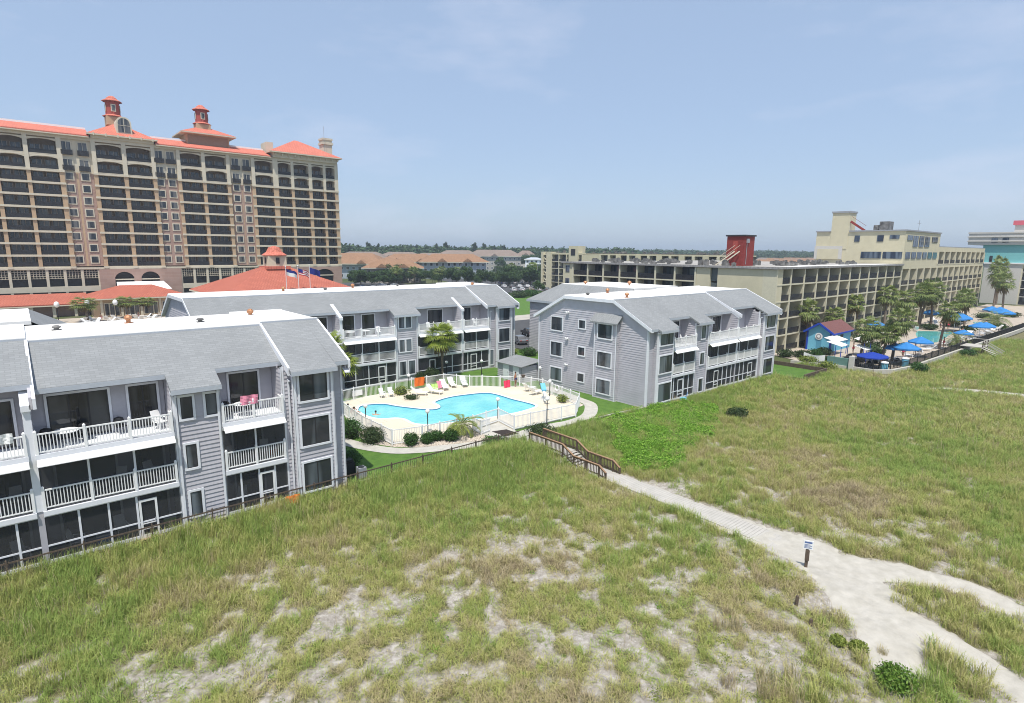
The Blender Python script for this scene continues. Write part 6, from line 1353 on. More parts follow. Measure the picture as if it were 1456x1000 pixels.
for i in range(6): wn(151.2 + i * 4.2, 41.9, 14.9, 154.4 + i * 4.2, 42.01, 16.4)
MB().box(155, 47, 21.3, 158, 49, 23.4).box(155, 49.2, 21.3, 157, 50.2, 22.6).build('rooftop_machine', M['machine'], bl); MB().box(178, 46, 17.95, 194, 49, 18.7).build('rooftop_machine', M['machine'], bl)
MB().bar((152.6, 51.2, 21.3), (150.6, 53.7, 23.4), .12, .5).bar((152.6, 51.0, 22.4), (150.6, 53.5, 24.5), .06).build('roof_stair', M['rustred'], bl)
MB().cyl((166, 44, 21.3), (166, 44, 24), .05, n=5).bar((164.6, 44, 23.2), (167.4, 44, 23.2), .06).build('antenna', M['grey'], bl); rest(bl, cnt, M['yglass'])
# the pale and turquoise tower further on
pt = thing('turquoise_hotel', 'pale hotel with a turquoise band and a red pink roof edge, beyond the yellow block', 'hotel', (290, 55, 0)); cnt = [0, MB(), MB()]
MB().box(246, 35.6, 0, 300, 45.2, 13.3).box(248.5, 20, 0, 300, 35.58, 13.3).build('wall', M['palewall'], pt); MB().box(246.3, 22, 13.3, 300, 46.3, 19.2).build('turquoise_wall', M['teal'], pt); MB().box(245.5, 20, 19.2, 300, 50.4, 23.0).box(245.2, 19.8, 20.2, 300, 50.7, 20.5).box(245.2, 19.8, 21.6, 300, 50.7, 21.9).box(245.3, 20, 22.8, 300, 50.6, 23.3).build('top_wall', M['palewall'], pt)
MB().box(250, 20, 23.3, 290, 39.5, 25.6).build('roof_house', M['palewall'], pt); MB().box(249.5, 19.5, 25.6, 290.5, 40, 27.0).build('roof_edge', M['pinkroof'], pt); MB().box(245.6, 34.5, 13.0, 300, 45.4, 13.45).build('ledge', M['white'], pt)
for y in (44.2, 41.4):
    o = MB().box(245.3, y - 1.6, 19.9, 245.48, y, 21.4).build('window', M['yglass'], pt); MB().box(245.2, y - 1.6, 20.5, 245.29, y, 20.62).build('window_rail', M['palewall'], o)
MB().box(246.15, 43.4, 13.5, 246.29, 44.2, 15.6).build('door', M['frame'], pt); facade(pt, (246.2, 0), (0, 1), (1, 0), [20.2 + 3.06 * i for i in range(6)], [0, 2.65, 5.3, 7.95, 10.6, 13.2], 1.9, M['yellowcol'], M['palewall'], M['yglass'], yb, cnt=cnt, wfin=.25); rest(pt, cnt, M['yglass'])

# ---------------------------------------------------------------- the resort's pool terrace
hut = thing('blue_hut', 'sky blue beach hut with a maroon roof, white round emblem on its gable', 'hut', (104, 38.4, 0)); x0, x1, y0, y1 = 99.7, 108, 36.6, 40.4; zw, za = 3.2, 4.5; ym = (y0 + y1) / 2
h_ = MB(); h_.prism([(y0, 0), (y1, 0), (y1, zw), (ym, za - .1), (y0, zw)][::-1], x0, x1); h_.build('wall', M['skyblue'], hut)
r_ = MB(); r_.hexa([(x0 - .35, y0 - .5, zw - .25), (x1 + .4, y0 - .5, zw - .25), (x1 + .4, ym, za + .05), (x0 - .35, ym, za + .05)], [(x0 - .35, y0 - .5, zw - .1), (x1 + .4, y0 - .5, zw - .1), (x1 + .4, ym, za + .2), (x0 - .35, ym, za + .2)]); r_.hexa([(x0 - .35, ym, za + .05), (x1 + .4, ym, za + .05), (x1 + .4, y1 + .5, zw - .25), (x0 - .35, y1 + .5, zw - .25)], [(x0 - .35, ym, za + .2), (x1 + .4, ym, za + .2), (x1 + .4, y1 + .5, zw - .1), (x0 - .35, y1 + .5, zw - .1)]); r_.build('roof', M['maroon'], hut)
b_ = MB(); b_.bar((x0 - .4, y0 - .5, zw - .2), (x0 - .4, ym, za + .1), .1, .32).bar((x0 - .4, y1 + .5, zw - .2), (x0 - .4, ym, za + .1), .1, .32).box(x0 - .06, y0 - .06, 0, x0 + .2, y0 + .2, zw).box(x0 - .06, y1 - .2, 0, x0 + .2, y1 + .06, zw).box(x0 - .3, y0 - .55, zw - .3, x1 + .4, y0 - .48, zw - .05); b_.build('trim', M['bluetrim'], hut)
em = MB(); em.cyl((x0 - .12, ym, 2.45), (x0 - .01, ym, 2.45), .58, n=16).build('emblem', M['white'], hut); MB().cyl((x0 - .16, ym, 2.45), (x0 - .125, ym, 2.45), .40, n=16).build('emblem_disc', M['grey'], hut); MB().cyl((x0 - .2, ym, 2.45), (x0 - .165, ym, 2.45), .24, n=12).build('emblem_centre', M['white'], hut)
MB().box(x0 - .05, ym - .45, 0, x0 - .01, ym + .35, 1.75).build('door', mat('hut_door', (.09, .30, .44), .7), hut)
MB().box(101.2, y0 - .04, 1.6, 102.4, y0 - .01, 2.6).box(103.4, y0 - .04, 1.6, 104.6, y0 - .01, 2.6).build('window', M['frame'], hut)
def umb(kind):
    t = thing('sun_umbrella', 'x', 'umbrella', (0, 0, 0)); m_ = MB(); n = 8; R_ = 1.55
    for i in range(n):
        a, b2 = 2 * math.pi * i / n, 2 * math.pi * (i + 1) / n; p, q_ = (R_ * math.cos(a), R_ * math.sin(a), 2.15), (R_ * math.cos(b2), R_ * math.sin(b2), 2.15)
        m_.q(p, q_, (.35 * math.cos(b2), .35 * math.sin(b2), 2.72), (.35 * math.cos(a), .35 * math.sin(a), 2.72)); m_.q((.35 * math.cos(a), .35 * math.sin(a), 2.72), (.35 * math.cos(b2), .35 * math.sin(b2), 2.72), (0, 0, 2.86)); m_.q(p, q_, (q_[0], q_[1], 1.98), (p[0], p[1], 1.98))
    m_.build('canopy', M[kind], t); MB().cyl((0, 0, 0), (0, 0, 2.9), .035, n=6).build('pole', W_, t); MB().lathe((0, 0, 0), [(.3, 0), (.28, .08), (.05, .1)], 8).build('foot', M['grey'], t); return t
UB, UD = umb('blue'), umb('bluedark'); GU = 'blue umbrellas on the resort terrace'
for i, (x, y, s_, lb) in enumerate(((126, 38.3, 1.3, 'blue umbrella under the paired palms at the yellow facade'), (157, 37.2, 1.5, 'blue umbrella by the far end of the crowded clump of palms'), (146.8, 30.4, 1.6, 'large blue umbrella between the two resort pools, left of a close pair'), (149.4, 30.0, 1.6, 'large blue umbrella between the two resort pools, right of a close pair'), (127.3, 24.9, 1.15, 'blue umbrella at the dune-side edge of the near resort pool, nearest the stairs'), (138, 24.6, 1.4, 'blue umbrella at the dune-side fence beyond the wooden stairs'), (141.5, 24.4, 1.3, 'blue umbrella next to the feather palm at the dune-side fence'),
        (106.4, 26.0, 1.35, 'wide blue umbrella over the tables at the near edge of the resort pool'), (97.6, 26.9, 1.25, 'blue dining umbrella right of the tall wide-crowned palm, left one'), (97.2, 25.4, 1.4, 'blue dining umbrella right of the tall wide-crowned palm, right one'), (180, 30.4, 1.5, 'blue umbrella beyond the second resort pool'), (168, 26.2, 1.7, 'blue umbrella at the right edge of the frame, front one'), (172, 27.5, 1.7, 'blue umbrella at the right edge of the frame, back one'), (131, 35.5, 1.0, 'blue umbrella behind the near resort pool'), (165.5, 33.8, 1.2, 'blue umbrella at the back of the second resort pool'))):
    put(UB, (x, y, .03), i, s_ * .84, lb, GU)
put(UD, (90.6, 27.6, .03), 0, (1.6, 1.3, .8), 'dark blue low umbrella behind the bins', GU)
for (a, b2, c, d, z, lb) in ((96, 34.4, 100.6, 36.3, 2.3, 'white awning behind the blue hut side wall'), (92.6, 32.4, 95.4, 34.6, 2.2, 'white awning in front of the blue hut side wall'), (99, 31.4, 102, 33, 2.3, 'white awning farther along the dining terrace'), (93.4, 29.2, 95.4, 31, 2.0, 'white awning at the trunk of the full palm')):
    t = thing('canvas_awning', lb, 'awning', (a, b2, 0), group='white awnings on the resort terrace'); MB().hexa([(a, b2, z), (c, b2, z), (c, d, z + .5), (a, d, z + .5)], [(a, b2, z + .05), (c, b2, z + .05), (c, d, z + .55), (a, d, z + .55)]).build('canopy', M['canvas'], t)
    for xx in (a + .1, c - .1): MB().box(xx - .04, b2 + .05, 0, xx + .04, b2 + .13, z).build('post', M['bluetrim'], t)
struct(ring_sheet('resort_pool', smooth([(142.3, 35.6), (146.3, 30.9), (139.4, 29.6), (127, 28.6), (125.4, 30.4), (131, 32.6), (137.4, 34.6), (142.3, 35.6)], 3)[:-1], None, .06, mat('resort_pool_water', (.10, .42, .40), .08, var=.15, vscale=.5)))
struct(ring_sheet('resort_pool', [(173, 32.4), (178, 29.9), (167, 27.6), (162, 29.6)], None, .06, mat('second_pool_water', (.20, .46, .44), .08, var=.15, vscale=.5)))
fence('terrace_fence', 'dark railing along the dune edge of the resort terrace, pale kerb below it', [(94.6, 24.1), (117, 23.5), (135, 23.0), (155, 22.4), (200, 21.5)], 1.3, M['dark'], pitch=.22, post=3.0, wr=.07, zfun=lambda x, y: .1)
fence('terrace_fence', 'dark railing between the grey gabled building and the bins', [(87.5, 36), (88.5, 32), (87.5, 29.4), (87.5, 26.5), (89.4, 24.9), (94.6, 24.1)], 1.2, M['dark'], pitch=.22, post=3.0, wr=.07)
kb = MB()
for (xa, ya), (xb, yb_) in zip([(85.2, 36.5), (87.2, 29.5), (87.2, 26.3), (89.3, 24.6), (94.5, 23.8), (117, 23.2), (135, 22.7), (155, 22.1), (200, 21.2)], [(87.2, 29.5), (87.2, 26.3), (89.3, 24.6), (94.5, 23.8), (117, 23.2), (135, 22.7), (155, 22.1), (200, 21.2)]): kb.bar((xa, ya, .1), (xb, yb_, .1), .35, .7)
struct(kb.build('kerb', M['concrete']))
t = thing('beach_stair', 'grey wooden beach platform and stairs over the dune-side fence of the resort', 'stairs', (121, 22, 0))
MB().box(118.8, 20.4, .9, 122.6, 23.6, 1.0).build('platform', M['wood'], t); m_ = MB()
for k in range(9): m_.box(117.9 - 0 * k, 20.3 - k * .28, .9 - k * .16, 120.3, 20.5 - k * .28, .95 - k * .16)
m_.build('step', M['wood'], t)
for xx in (118.8, 120.3): MB().bar((xx, 20.4, 1.9), (xx, 17.9, .5), .09).bar((xx, 20.4, 1.4), (xx, 17.9, 0), .07).build('handrail', M['wood'], t)
for xx, yy in ((118.9, 20.5), (122.5, 20.5), (118.9, 23.5), (122.5, 23.5), (120.3, 20.5)): MB().box(xx - .07, yy - .07, -.4, xx + .07, yy + .07, 2.0).build('post', M['wooddark'], t)
MB().bar((118.8, 23.5, 1.95), (122.6, 23.5, 1.95), .09).bar((122.6, 20.5, 1.95), (122.6, 23.5, 1.95), .09).bar((120.3, 20.5, 1.95), (122.6, 20.5, 1.95), .09).build('guard_rail', M['wood'], t)
bn = MB(); n = 8
for i in range(n):
    u0, u1 = i / n, (i + 1) / n; f_ = lambda u, k: (87.3 + .15 * math.sin(u * 6), 35.6 - 3.0 * u, 1.55 - .9 * k - .28 * math.sin(math.pi * u)); bn.q(f_(u0, 0), f_(u1, 0), f_(u1, 1), f_(u0, 1)); bn.q(*[(p[0] + .03, p[1], p[2]) for p in (f_(u1, 0), f_(u0, 0), f_(u0, 1), f_(u1, 1))])
tag(bn.build('fence_banner', M['canvas']), 'white cloth banner sagging on the hedge in front of the blue hut', 'banner')
tag(MB().box(87.0, 29.4, -.2, 87.3, 32.2, 1.5).build('screen_panel', mat('green_panel', (.13, .24, .21), .8, var=.1)), 'grey green screen panel beside a white post below the awnings', 'panel')
tag(MB().box(86.8, 28.7, -.3, 87.3, 29.3, 1.9).build('gate_post', M['palewall']), 'thick pale post at the corner of the resort fence', 'post')
for x, y, lb in ((89.6, 25.7, 'left light blue bin by the resort fence'), (95.6, 24.9, 'right light blue bin at the corner of the dark railing')):
    t = thing('waste_bin', lb, 'bin', (x, y, 0), group='light blue bins'); MB().lathe((x, y, .03), [(.4, 0), (.46, 1.1), (.5, 1.15)], 10).build('body', M['skyblue'], t); MB().lathe((x, y, 1.18), [(.5, 0), (.44, .12), (.1, .2)], 10).build('lid', W_, t)
for i, (x, y, lb) in enumerate(((91.2, 37.4, 'dark hedge clump in front of the blue hut, by the banner'), (89.8, 39.4, 'dark hedge clump at the yellow brick corner'), (93.6, 36.6, 'hedge clump below the hut door'), (96.6, 36.3, 'hedge clump at the corner of the blue hut'), (88.6, 33.4, 'green shrub behind the screen panel'), (86.4, 34.6, 'pale shrub on the sandy edge beside the small lawn'), (95.0, 23.0, 'green bush on the dune below the right bin'), (116.0, 21.6, 'round green bush on the dune left of the beach stairs'), (85.2, 31.4, 'green bush on the dune crest by the resort fence'))):
    shrub('round_shrub', lb, x, y, 1.3, 1.3, M['darkbox' if i in (0, 1, 3) else ('weed' if i in (5, 8) else 'box')], 1100, hz1(x, y), 'shrubs along the resort fence', .12)
for i in range(14):
    x, y = (100 + i * 4.6 + random.uniform(-1, 1), 27.2 - i * .15 + random.uniform(-.5, .5)); put(LP, (x, y, .03), random.uniform(0, 6), 1.1, 'white lounger on the dune side of the resort pools', 'loungers on the resort terrace')
PS = [person('person', 'x', (0, 0, 0), 'stand', 0, 'skin', 'shorts'), person('person', 'x', (0, 0, 0), 'stand', 0, 'skin2', 'pink')]
for i, (x, y, lb) in enumerate(((93.2, 27.2, 'person in dark swimwear under the dining umbrellas'), (104, 27.5, 'person in red swimwear left of the wide table umbrella'), (108, 27, 'person in dark swimwear right of the wide table umbrella'), (121, 26.2, 'person in red swimwear by the slender palm'), (133, 27.2, 'person in dark swimwear on the near side of the resort pool'), (140, 27.6, 'person in red swimwear at the corner of the resort pool'), (150, 33.5, 'person in dark swimwear between the resort pools'), (152, 32.5, 'person in red swimwear between the resort pools'), (160, 27.6, 'person in dark swimwear in front of the second resort pool'), (101, 33.6, 'person in red swimwear below the white awnings'))):
    put(PS[i % 2], (x, y, .03), i * 1.1, 1.05, lb, 'people on the resort terrace')

# dining tables, chairs and planting on the terrace
DT = thing('dining_table', 'x', 'table', (0, 0, 0)); MB().lathe((0, 0, 0), [(.5, .70), (.5, .74)], 12).build('tabletop', M['dark'], DT); MB().lathe((0, 0, 0), [(.25, 0), (.05, .06), (.04, .7)], 8).build('pedestal', M['dark'], DT)
for i in range(9):
    x, y = 90.6 + (i % 3) * 2.5 + random.uniform(-.3, .3), 26.4 + (i // 3) * 2.3 + random.uniform(-.3, .3)
    put(DT, (x, y, .03), 0, 1.1, 'dark round table on the dining terrace below the blue umbrellas', 'tables of the dining terrace')
    for k in range(3): a = k * 2.1 + i; put(DP, (x + .8 * math.cos(a), y + .8 * math.sin(a), .03), a - 1.57, 1.0, 'dark chair at a round table on the dining terrace', 'chairs of the dining terrace')
for i, (x, y, r_) in enumerate(((110, 34, 1.6), (116, 37.5, 1.8), (124, 37.8, 1.6), (131, 39, 2.0), (147.5, 34.8, 1.7), (150, 28.5, 1.6), (112, 29.6, 1.3), (104, 31.2, 1.4), (158.5, 33.5, 1.8), (161, 25.4, 1.5), (171, 34.5, 2.0), (186, 33, 2.4), (195, 29, 2.4), (176, 36, 2.2), (140, 39.4, 2.0))):
    shrub('round_shrub', 'low green planting on the resort terrace between the palms', x, y, r_, 1.3, M['oak' if i % 2 else 'darkbox'], 900, .03, 'planting on the resort terrace', .14)
for i in range(26):
    x, y = 126 + random.uniform(-3, 40), random.uniform(24.2, 27.0) if i % 2 else random.uniform(35.8, 38.5); put(LP, (x, y, .03), random.uniform(0, 6), 1.1, 'white lounger on the resort terrace round the pools', 'loungers on the resort terrace')
# ---------------------------------------------------------------- yellow balcony hotel farther inland
yi = thing('inland_hotel', 'far yellow balcony hotel with an outside stair, seen over the roof of the nearer one', 'hotel', (180, 140, 0)); cnt = [0, MB(), MB()]
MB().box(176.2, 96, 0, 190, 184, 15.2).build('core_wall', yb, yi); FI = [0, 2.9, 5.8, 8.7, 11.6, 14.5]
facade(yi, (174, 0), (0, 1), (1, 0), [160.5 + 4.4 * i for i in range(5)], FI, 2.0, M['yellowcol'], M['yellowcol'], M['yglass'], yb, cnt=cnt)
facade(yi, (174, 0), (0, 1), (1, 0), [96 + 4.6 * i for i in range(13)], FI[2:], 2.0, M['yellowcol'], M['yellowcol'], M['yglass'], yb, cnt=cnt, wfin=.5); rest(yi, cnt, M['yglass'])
w2 = MB(); w2.box(174, 151.3, 0, 177, 160.4, 14.6).box(173.6, 178.3, 0, 177, 181, 15.6).box(173.6, 183.2, 0, 177, 184.2, 15.6).box(173.4, 162.5, 0, 178, 167.5, 18.0).box(174, 95.9, 14.5, 190, 160.4, 15.0).box(174, 160.5, 14.5, 190, 178.2, 15.2)
for k in range(5): w2.box(173.8, 104 + k * 9.2, 8.6, 174.2, 106.2 + k * 9.2, 14.9)
w2.build('yellow_wall', M['yellow'], yi); MB().box(175.4, 181.02, 0, 175.5, 183.18, 15.2).box(173.3, 163.8, 14.2, 173.39, 166.2, 16.8).build('stair_well', M['frame'], yi)
s_ = MB()
for k in range(5): s_.bar((174.6, 181.2, FI[k] + .1), (174.6, 183.0, FI[k] + 1.5), .8, .3).box(174, 181.0, FI[k + 1] - .3, 175.3, 183.2, FI[k + 1])
s_.build('stair_flight', M['yellowcol'], yi)
for i in range(34):
    x, y = rs_.uniform(175, 188), rs_.uniform(97, 178); a, h = rs_.uniform(.3, .7), rs_.uniform(.4, 1.0); MB().box(x - a, y - a, 15.2, x + a, y + a, 15.2 + h).box(x - a * .6, y - a * .6, 15.2 + h, x + a * .6, y + a * .6, 15.3 + h).build('rooftop_machine', M['machine'], yi)

# ---------------------------------------------------------------- the village of hip-roofed apartments
def village(label, cx, cy, L, D, he, hr, ov, roofm, wallm, rz, ns, gables=2, grp=None):
    t = thing('village_block', label, 'apartment building', (cx, cy, 0), rz); x0, x1, y0, y1 = -L / 2, L / 2, -D / 2, D / 2
    MB().box(x0, y0, 0, x1, y1, he).build('wall', wallm, t, world=False); r = MB(); X0, X1, Y0, Y1 = x0 - ov, x1 + ov, y0 - ov, y1 + ov; rd = L / 2 - D / 2 * .8
    r.q((X0, Y0, he), (X1, Y0, he), (rd, 0, he + hr), (-rd, 0, he + hr)); r.q((X1, Y1, he), (X0, Y1, he), (-rd, 0, he + hr), (rd, 0, he + hr)); r.q((X0, Y1, he), (X0, Y0, he), (-rd, 0, he + hr)); r.q((X1, Y0, he), (X1, Y1, he), (rd, 0, he + hr)); r.q((X0, Y0, he - .02), (X0, Y1, he - .02), (X1, Y1, he - .02), (X1, Y0, he - .02)); ro = r.build('roof', roofm, t, world=False)
    MB().box(X0, Y0, he - .45, X1, Y1, he - .03).build('eave_board', M['cream'], t, world=False)
    for g in range(gables):
        gxx = (g + .5 - gables / 2) * L / gables * .8; d_ = MB(); a = 2.6; d_.prism([(gxx - a, he + .1), (gxx + a, he + .1), (gxx, he + 2.0)], Y0 - .3, Y0 + D * .42, 'y'); d_.build('gable', roofm, ro, world=False)
    fl = max(2, int(he / 3.0)); nwin = min(12, int(L / 3.2))
    for k in range(fl):
        for i in range(nwin):
            xx = x0 + (i + .5) * L / nwin; z = .9 + k * he / fl; f = MB(); f.box(xx - .85, y0 - .06, z - .15, xx + .85, y0 - .01, z + 1.65); o = f.build('window', W_, t, world=False); MB().box(xx - .7, y0 - .1, z, xx + .7, y0 - .065, z + 1.5).build('pane', M['hglass'], o, world=False)
        for i in range(4):
            yy = y0 + (i + .5) * D / 4; z = .9 + k * he / fl; f = MB(); f.box(x0 - .06, yy - .85, z - .15, x0 - .01, yy + .85, z + 1.65); o = f.build('window', W_, t, world=False); MB().box(x0 - .1, yy - .7, z, x0 - .065, yy + .7, z + 1.5).build('pane', M['hglass'], o, world=False)
    return t
az = -YAW
village('orange-brown roofed block nearest the red hotel lodge, stone wall end with palms before it', 142, 257, 26, 16, 7.3, 4.0, 1.8, M['brownroof'], M['stonewall'], az + .15, 2)
village('orange-brown roofed block with pale blue walls, beside the corner of the pink hotel', 146, 306, 34, 20, 8.2, 5.6, 2, M['brownroof'], M['bluewall'], az - .1, 2)
village('orange-brown roofed block in the middle of the village, behind the stone walled one', 178, 302, 34, 20, 9, 4.6, 2, M['brownroof'], M['bluewall'], az + .1, 2)
village('long orange-brown roofed block with pale blue walls, right of the stone walled one', 192, 278, 36, 16, 9.4, 4.4, 1.8, M['brownroof'], M['bluewall'], az + .22, 2)
village('four storey grey-brown roofed block at the right of the village, tan stone corners', 305, 381, 44, 20, 11.4, 5.0, 1.5, M['greyroof'], M['stonewall'], az + .05, 4, 1)
village('grey-brown roofed block under the pines, behind the leftmost orange roof', 197, 403, 36, 20, 9.6, 4.6, 2, M['greyroof'], M['stonewall'], az, 2)
village('grey-brown roofed block under the pines, in the middle of the back row', 224, 394, 34, 20, 9.8, 4.4, 2, M['greyroof'], M['stonewall'], az, 2)
village('grey-brown roofed block under the pines, right end of the back row', 246, 386, 30, 20, 9.4, 4.2, 2, M['greyroof'], M['stonewall'], az, 2)
village('grey-brown roofed block just left of the four storey one', 270, 384, 34, 20, 11, 4.8, 2, M['greyroof'], M['bluewall'], az, 2, 1)
village('small house with a pale grey roof among the trees above the car park', 352, 394, 16, 12, 12, 4, 1.2, M['greyroof'], M['palewall'], az, 1, 1)
village('white two storey house beside the outside stair of the far yellow hotel', 296, 322, 13, 10, 9.5, 1.5, .8, M['fascia'], W_ , az, 1, 0)

# ---------------------------------------------------------------- cars
def car_proto(cname):
    t = thing('parked_car', 'x', 'car', (0, 0, 0)); m = M['car_' + cname]; b = MB()
    P = [(-2.2, .35), (2.15, .35), (2.25, .6), (2.15, .82), (1.1, .95), (-1.95, 1.0), (-2.25, .8)]; b.prism([(p[0], p[1]) for p in P][::-1], -.86, .86, 'y')
    b.hexa([(-1.75, -.82, .98), (1.0, -.82, .93), (1.0, .82, .93), (-1.75, .82, .98)], [(-1.3, -.66, 1.42), (.25, -.66, 1.46), (.25, .66, 1.46), (-1.3, .66, 1.42)]); o = b.build('body', m, t)
    g = MB(); g.q((1.01, -.70, 1.0), (1.01, .70, 1.0), (.30, .60, 1.44), (.30, -.60, 1.44)); g.q((-1.77, .70, 1.04), (-1.77, -.70, 1.04), (-1.36, -.60, 1.40), (-1.36, .60, 1.40))
    for s in (-1, 1): g.q(*[(x, s * (y + .012), z) for x, y, z in ((-1.5, .79, 1.04), (.75, .79, 1.0), (.15, .67, 1.41), (-1.2, .67, 1.39))])
    g.build('window', M['hglass'], t)
    for x in (-1.35, 1.4):
        for s in (-.8, .8): w_ = MB().cyl((x, s - .1, .33), (x, s + .1, .33), .33, n=12).build('wheel', M['tyre'], t); MB().cyl((x, s * 1.13 - .012, .33), (x, s * 1.13 + .012, .33), .19, n=10).build('rim', M['grey'], w_)
    for s in (-.6, .6): MB().box(2.2, s - .18, .62, 2.26, s + .18, .76).build('headlight', W_, t); MB().box(-2.27, s - .18, .72, -2.22, s + .18, .86).build('tail_light', M['redwall'], t)
    return t
CARS = {n: car_proto(n) for n in ('white', 'silver', 'grey', 'black', 'navy', 'red', 'blue', 'tan')}
GC = 'cars in the inland car parks'; used_c = set()
def car(n, x, y, a, lb): put(CARS[n], (x, y, .02), a, 1, lb, GC); used_c.add(n)
ORD = ['first', 'second', 'third', 'fourth', 'fifth', 'sixth', 'seventh', 'eighth', 'ninth', 'tenth', 'eleventh', 'twelfth']
pal = ['white', 'silver', 'navy', 'white', 'grey', 'silver', 'black', 'white', 'silver', 'red', 'grey', 'white', 'navy', 'silver', 'tan', 'white', 'blue', 'black']
ci = 0
for ri, (px0, py0, dx, dy, n, nm) in enumerate(((150, 175, 3.05, -1.6, 12, 'the car park row nearest the grey wing'), (160, 193, 3.05, -1.6, 12, 'the second row of the car park'), (176, 215, 3.05, -1.6, 12, 'the third row of the car park'), (190, 236, 3.05, -1.6, 12, 'the fourth row of the car park'), (203, 258, 3.05, -1.6, 8, 'the farthest row of the car park'))):
    for k in range(n):
        c = pal[(ci * 7 + ri * 3) % len(pal)]; ci += 1
        car(c, px0 + dx * k, py0 + dy * k, 1.08 + random.uniform(-.04, .04), '%s car, %s in %s' % (c, ORD[k], nm))
for k, (x, y, c) in enumerate(((103, 212, 'white'), (107, 220, 'navy'), (110, 216, 'silver'), (113, 223, 'black'), (116, 219, 'navy'), (120, 228, 'white'), (124, 224, 'silver'), (119, 214, 'white'))): car(c, x, y, .4, '%s car, %s from the left by the stone walled village block' % (c, ORD[k]))
car('grey', 65.2, 74.6, 1.3, 'grey car parked on the driveway, closest to the grey wing lawn'); car('black', 73, 80.6, 1.2, 'black car parked on the driveway behind the grey wing'); car('blue', 66, 81.5, 1.2, 'blue car parked farther along the driveway')

# ---------------------------------------------------------------- trees
O1, O2, O3 = tree_proto('broadleaf', 21, 8.5, 4.2, M['oak'], 2600, .34), tree_proto('broadleaf', 22, 7.0, 3.6, M['oak'], 2200, .3), tree_proto('broadleaf', 23, 10, 4.6, M['oak'], 2800, .36)
N1, N2 = tree_proto('pine', 31, 19, 4.5, M['pine'], 2200, .5), tree_proto('pine', 32, 23, 5.0, M['pine'], 2400, .55)
shrub('long_hedge', 'dark green hedge clump on the grass strip before the car park', 131, 150, 4, 2.2, M['darkbox'], 1500, size=.25); shrub('long_hedge', 'second hedge clump on the grass strip, farther right', 139, 152, 4, 2.2, M['box'], 1500, size=.25)
GT = 'trees round the village and the car park'; spots = []
for i in range(84):
    u = i / 83; spots.append((112 + 122 * u + random.uniform(-4, 4), 232 + 14 * math.sin(u * 9) - 20 * u + random.uniform(-9, 9), random.choice((0, 1, 1, 2)), random.uniform(.55, 1.0)))
for x, y in ((231, 232), (238, 226), (246, 262), (252, 252), (226, 262), (240, 278), (258, 282), (262, 262), (270, 290), (234, 290), (250, 300), (286, 292), (300, 288), (276, 274), (252, 236), (246, 214), (232, 208), (214, 238), (262, 244)): spots.append((x + random.uniform(-3, 3), y + random.uniform(-3, 3), random.choice((0, 1, 2)), random.uniform(.7, 1.0)))
for i, (x, y, k, s_) in enumerate(sorted(spots)):
    put((O1, O2, O3)[k], (x, y, 0), i * 1.3, s_, 'round crowned green tree in the belt between the village and the car park', GT)
for i, (x, y, s_) in enumerate(((262, 345, 1.1), (276, 338, 1.2), (250, 350, 1.1), (318, 352, 1.4), (330, 345, 1.5), (340, 360, 1.5), (322, 370, 1.3), (352, 352, 1.4), (310, 340, 1.2), (362, 372, 1.5), (346, 378, 1.4), (330, 390, 1.5))):
    put(O3, (x, y, 0), i, s_, 'large dark green tree by the four storey village block', 'large trees by the four storey village block')
GPN = 'pines standing above the distant woods'
for i in range(46):
    u = i / 45; px = 482 + 300 * u; d_ = 470 + 60 * random.random() + 120 * u
    dd = _f + _r2 * ((px - 728) / 816.08); x, y = dd.x * d_, dd.y * d_
    put((N1, N2)[i % 2], (x, y, 0), i * 2.1, random.uniform(.72, .98), 'tall pine standing above the distant woods behind the village', GPN)
put(PY, (207, 226, 0), 0, 1.45, 'yellow-green palm standing at the near corner of the car park', 'palms of the car park'); put(P2, (197, 233, 0), 0, 1.3, 'dark palm standing in the car park, left of the yellow-green one', 'palms of the car park')
for i, (x, y) in enumerate(((131, 236), (134, 238), (139, 232), (149, 228), (154, 233), (160, 229))): put((P1, P3)[i % 2], (x, y, 0), i, (1.3, 1.3, 1.15), 'palm in front of the stone walled village block', 'palms before the village')
for i, (x, y) in enumerate(((88, 120), (104, 140), (118, 150), (150, 160))): put(O2, (x, y, 0), i, .7, 'small tree beside the pavement behind the grey apartment roofs', 'small trees behind the grey roofs')
for px, yy, lb in ((655, 236, 'left street light above the white roof, before the tree belt'), (705, 230, 'middle street light above the white roof, before the tree belt'), (764, 205, 'street light at the right of the car park'), (683, 233, 'second street light above the white roof')):
    dd = _f + _r2 * ((px - 728) / 816.08) + _u2 * (100 / 816.08) * 1; s_ = yy / dd.y; x, y = dd.x * s_, yy
    t = thing('street_light', lb, 'street light', (x, y, 0), group='street lights of the car park'); MB().cyl((x, y, 0), (x, y, 9), .12, .08, 6).build('pole', M['grey'], t); MB().bar((x, y, 9), (x + 1.6, y, 9.3), .1).box(x + 1.3, y - .15, 9.2, x + 2.1, y + .15, 9.4).build('lamp_arm', M['grey'], t)
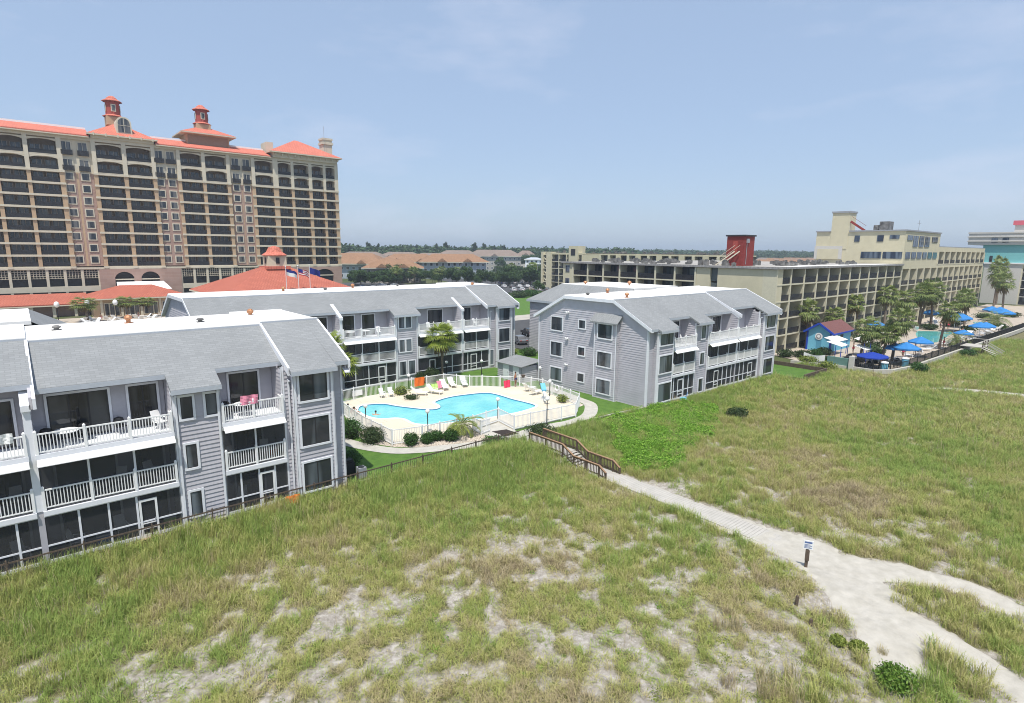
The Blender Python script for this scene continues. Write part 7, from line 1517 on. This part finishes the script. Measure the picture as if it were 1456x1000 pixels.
# far woods: one mass
TW = []
for i in range(4):
    rs = random.Random(60 + i); bl_ = [(rs.uniform(-3, 3), rs.uniform(-3, 3), rs.uniform(6, 12), rs.uniform(2.4, 4), rs.uniform(2.4, 4), rs.uniform(2, 4)) for _ in range(6)]; o = leaf_mesh('wood_crown', M['far'], bl_, 520, .95, 600 + i, .6, flat=.3); TW.append(o.data); bpy.data.objects.remove(o)
pts, sc_ = [], []
for dist0, dist1, st in ((430, 620, 8.5), (620, 950, 12), (950, 1500, 19), (1500, 3000, 36)):
    d_ = dist0
    while d_ < dist1:
        hw = d_ * 1.02; n = int(2 * hw / st)
        for k in range(n):
            u = -hw + 2 * hw * (k + random.random()) / n; px = 728 + 816 * u / d_
            x, y = _f.x * d_ + _r2.x * u, _f.y * d_ + _r2.y * u
            if px < 420 or (d_ < 560 and (px > 690)) or (d_ < 760 and px > 900): continue
            if 172 < x < 330 and y < 440 and d_ < 520: continue
            pts.append((x, y, -1.5)); sc_.append(random.uniform(.8, 1.3) * (1.1 if d_ < 700 else 1.05) * (1 + .2 * (d_ > 1500)))
        d_ += st
pts = np.array(pts); sc_ = np.array(sc_); n = len(pts)
scatter('far_woods', TW, pts, np.stack([0 * sc_, 0 * sc_, RS.rand(n) * 6.28], 1), np.stack([sc_ * 1.3, sc_ * 1.3, sc_], 1), RS.randint(0, 4, n), 0 * sc_, 'belt of distant green woods along the horizon')
GH = 'houses among the far trees'
hp = []
for i in range(16):
    px = 1078 + 92 * (i / 15) + random.uniform(-3, 3); d_ = random.uniform(430, 640); dd = _f + _r2 * ((px - 728) / 816.08); x, y = dd.x * d_, dd.y * d_
    t = thing('far_house', 'far house among the trees, right of the red rooftop box', 'house', (x, y, 0), random.uniform(0, 3), GH); a, b2 = random.uniform(7, 11), random.uniform(5, 8); MB().box(-a, -b2, 0, a, b2, 7).build('wall', (M['palewall'], M['bluewall'], M['stonewall'])[i % 3], t, world=False)
    MB().prism([(-b2 - 1, 7), (b2 + 1, 7), (0, 11)][::-1], -a - 1, a + 1).build('roof', (M['greyroof'], M['brownroof'])[i % 2], t, world=False)
# remove prototypes that never found a place
for p in [P for P in list(CARS.values()) + [O1, O2, O3, N1, N2, LP, CP, TP, DP, UB, UD] + PS if not P.get('_used')]:
    for o in [p] + list(p.children_recursive): bpy.data.objects.remove(o)
for o in bpy.data.objects:
    if '_used' in o: del o['_used']

# ---------------------------------------------------------------- the summer air between here and the horizon
HAZE = 0.00036
if HAZE > 0:
    hm = bpy.data.materials.new('haze'); hm.use_nodes = True; t = hm.node_tree; t.nodes.remove(t.nodes["Principled BSDF"]); v = t.nodes.new("ShaderNodeVolumePrincipled"); v.inputs['Density'].default_value = HAZE; v.inputs['Color'].default_value = (.80, .90, 1.0, 1); v.inputs['Anisotropy'].default_value = .2
    t.links.new(v.outputs[0], t.nodes["Material Output"].inputs['Volume'])
    o = MB().box(-3700, -950, -4, 4500, 4700, 60).build('haze', hm); tag(o, kind='stuff', label='pale summer haze')
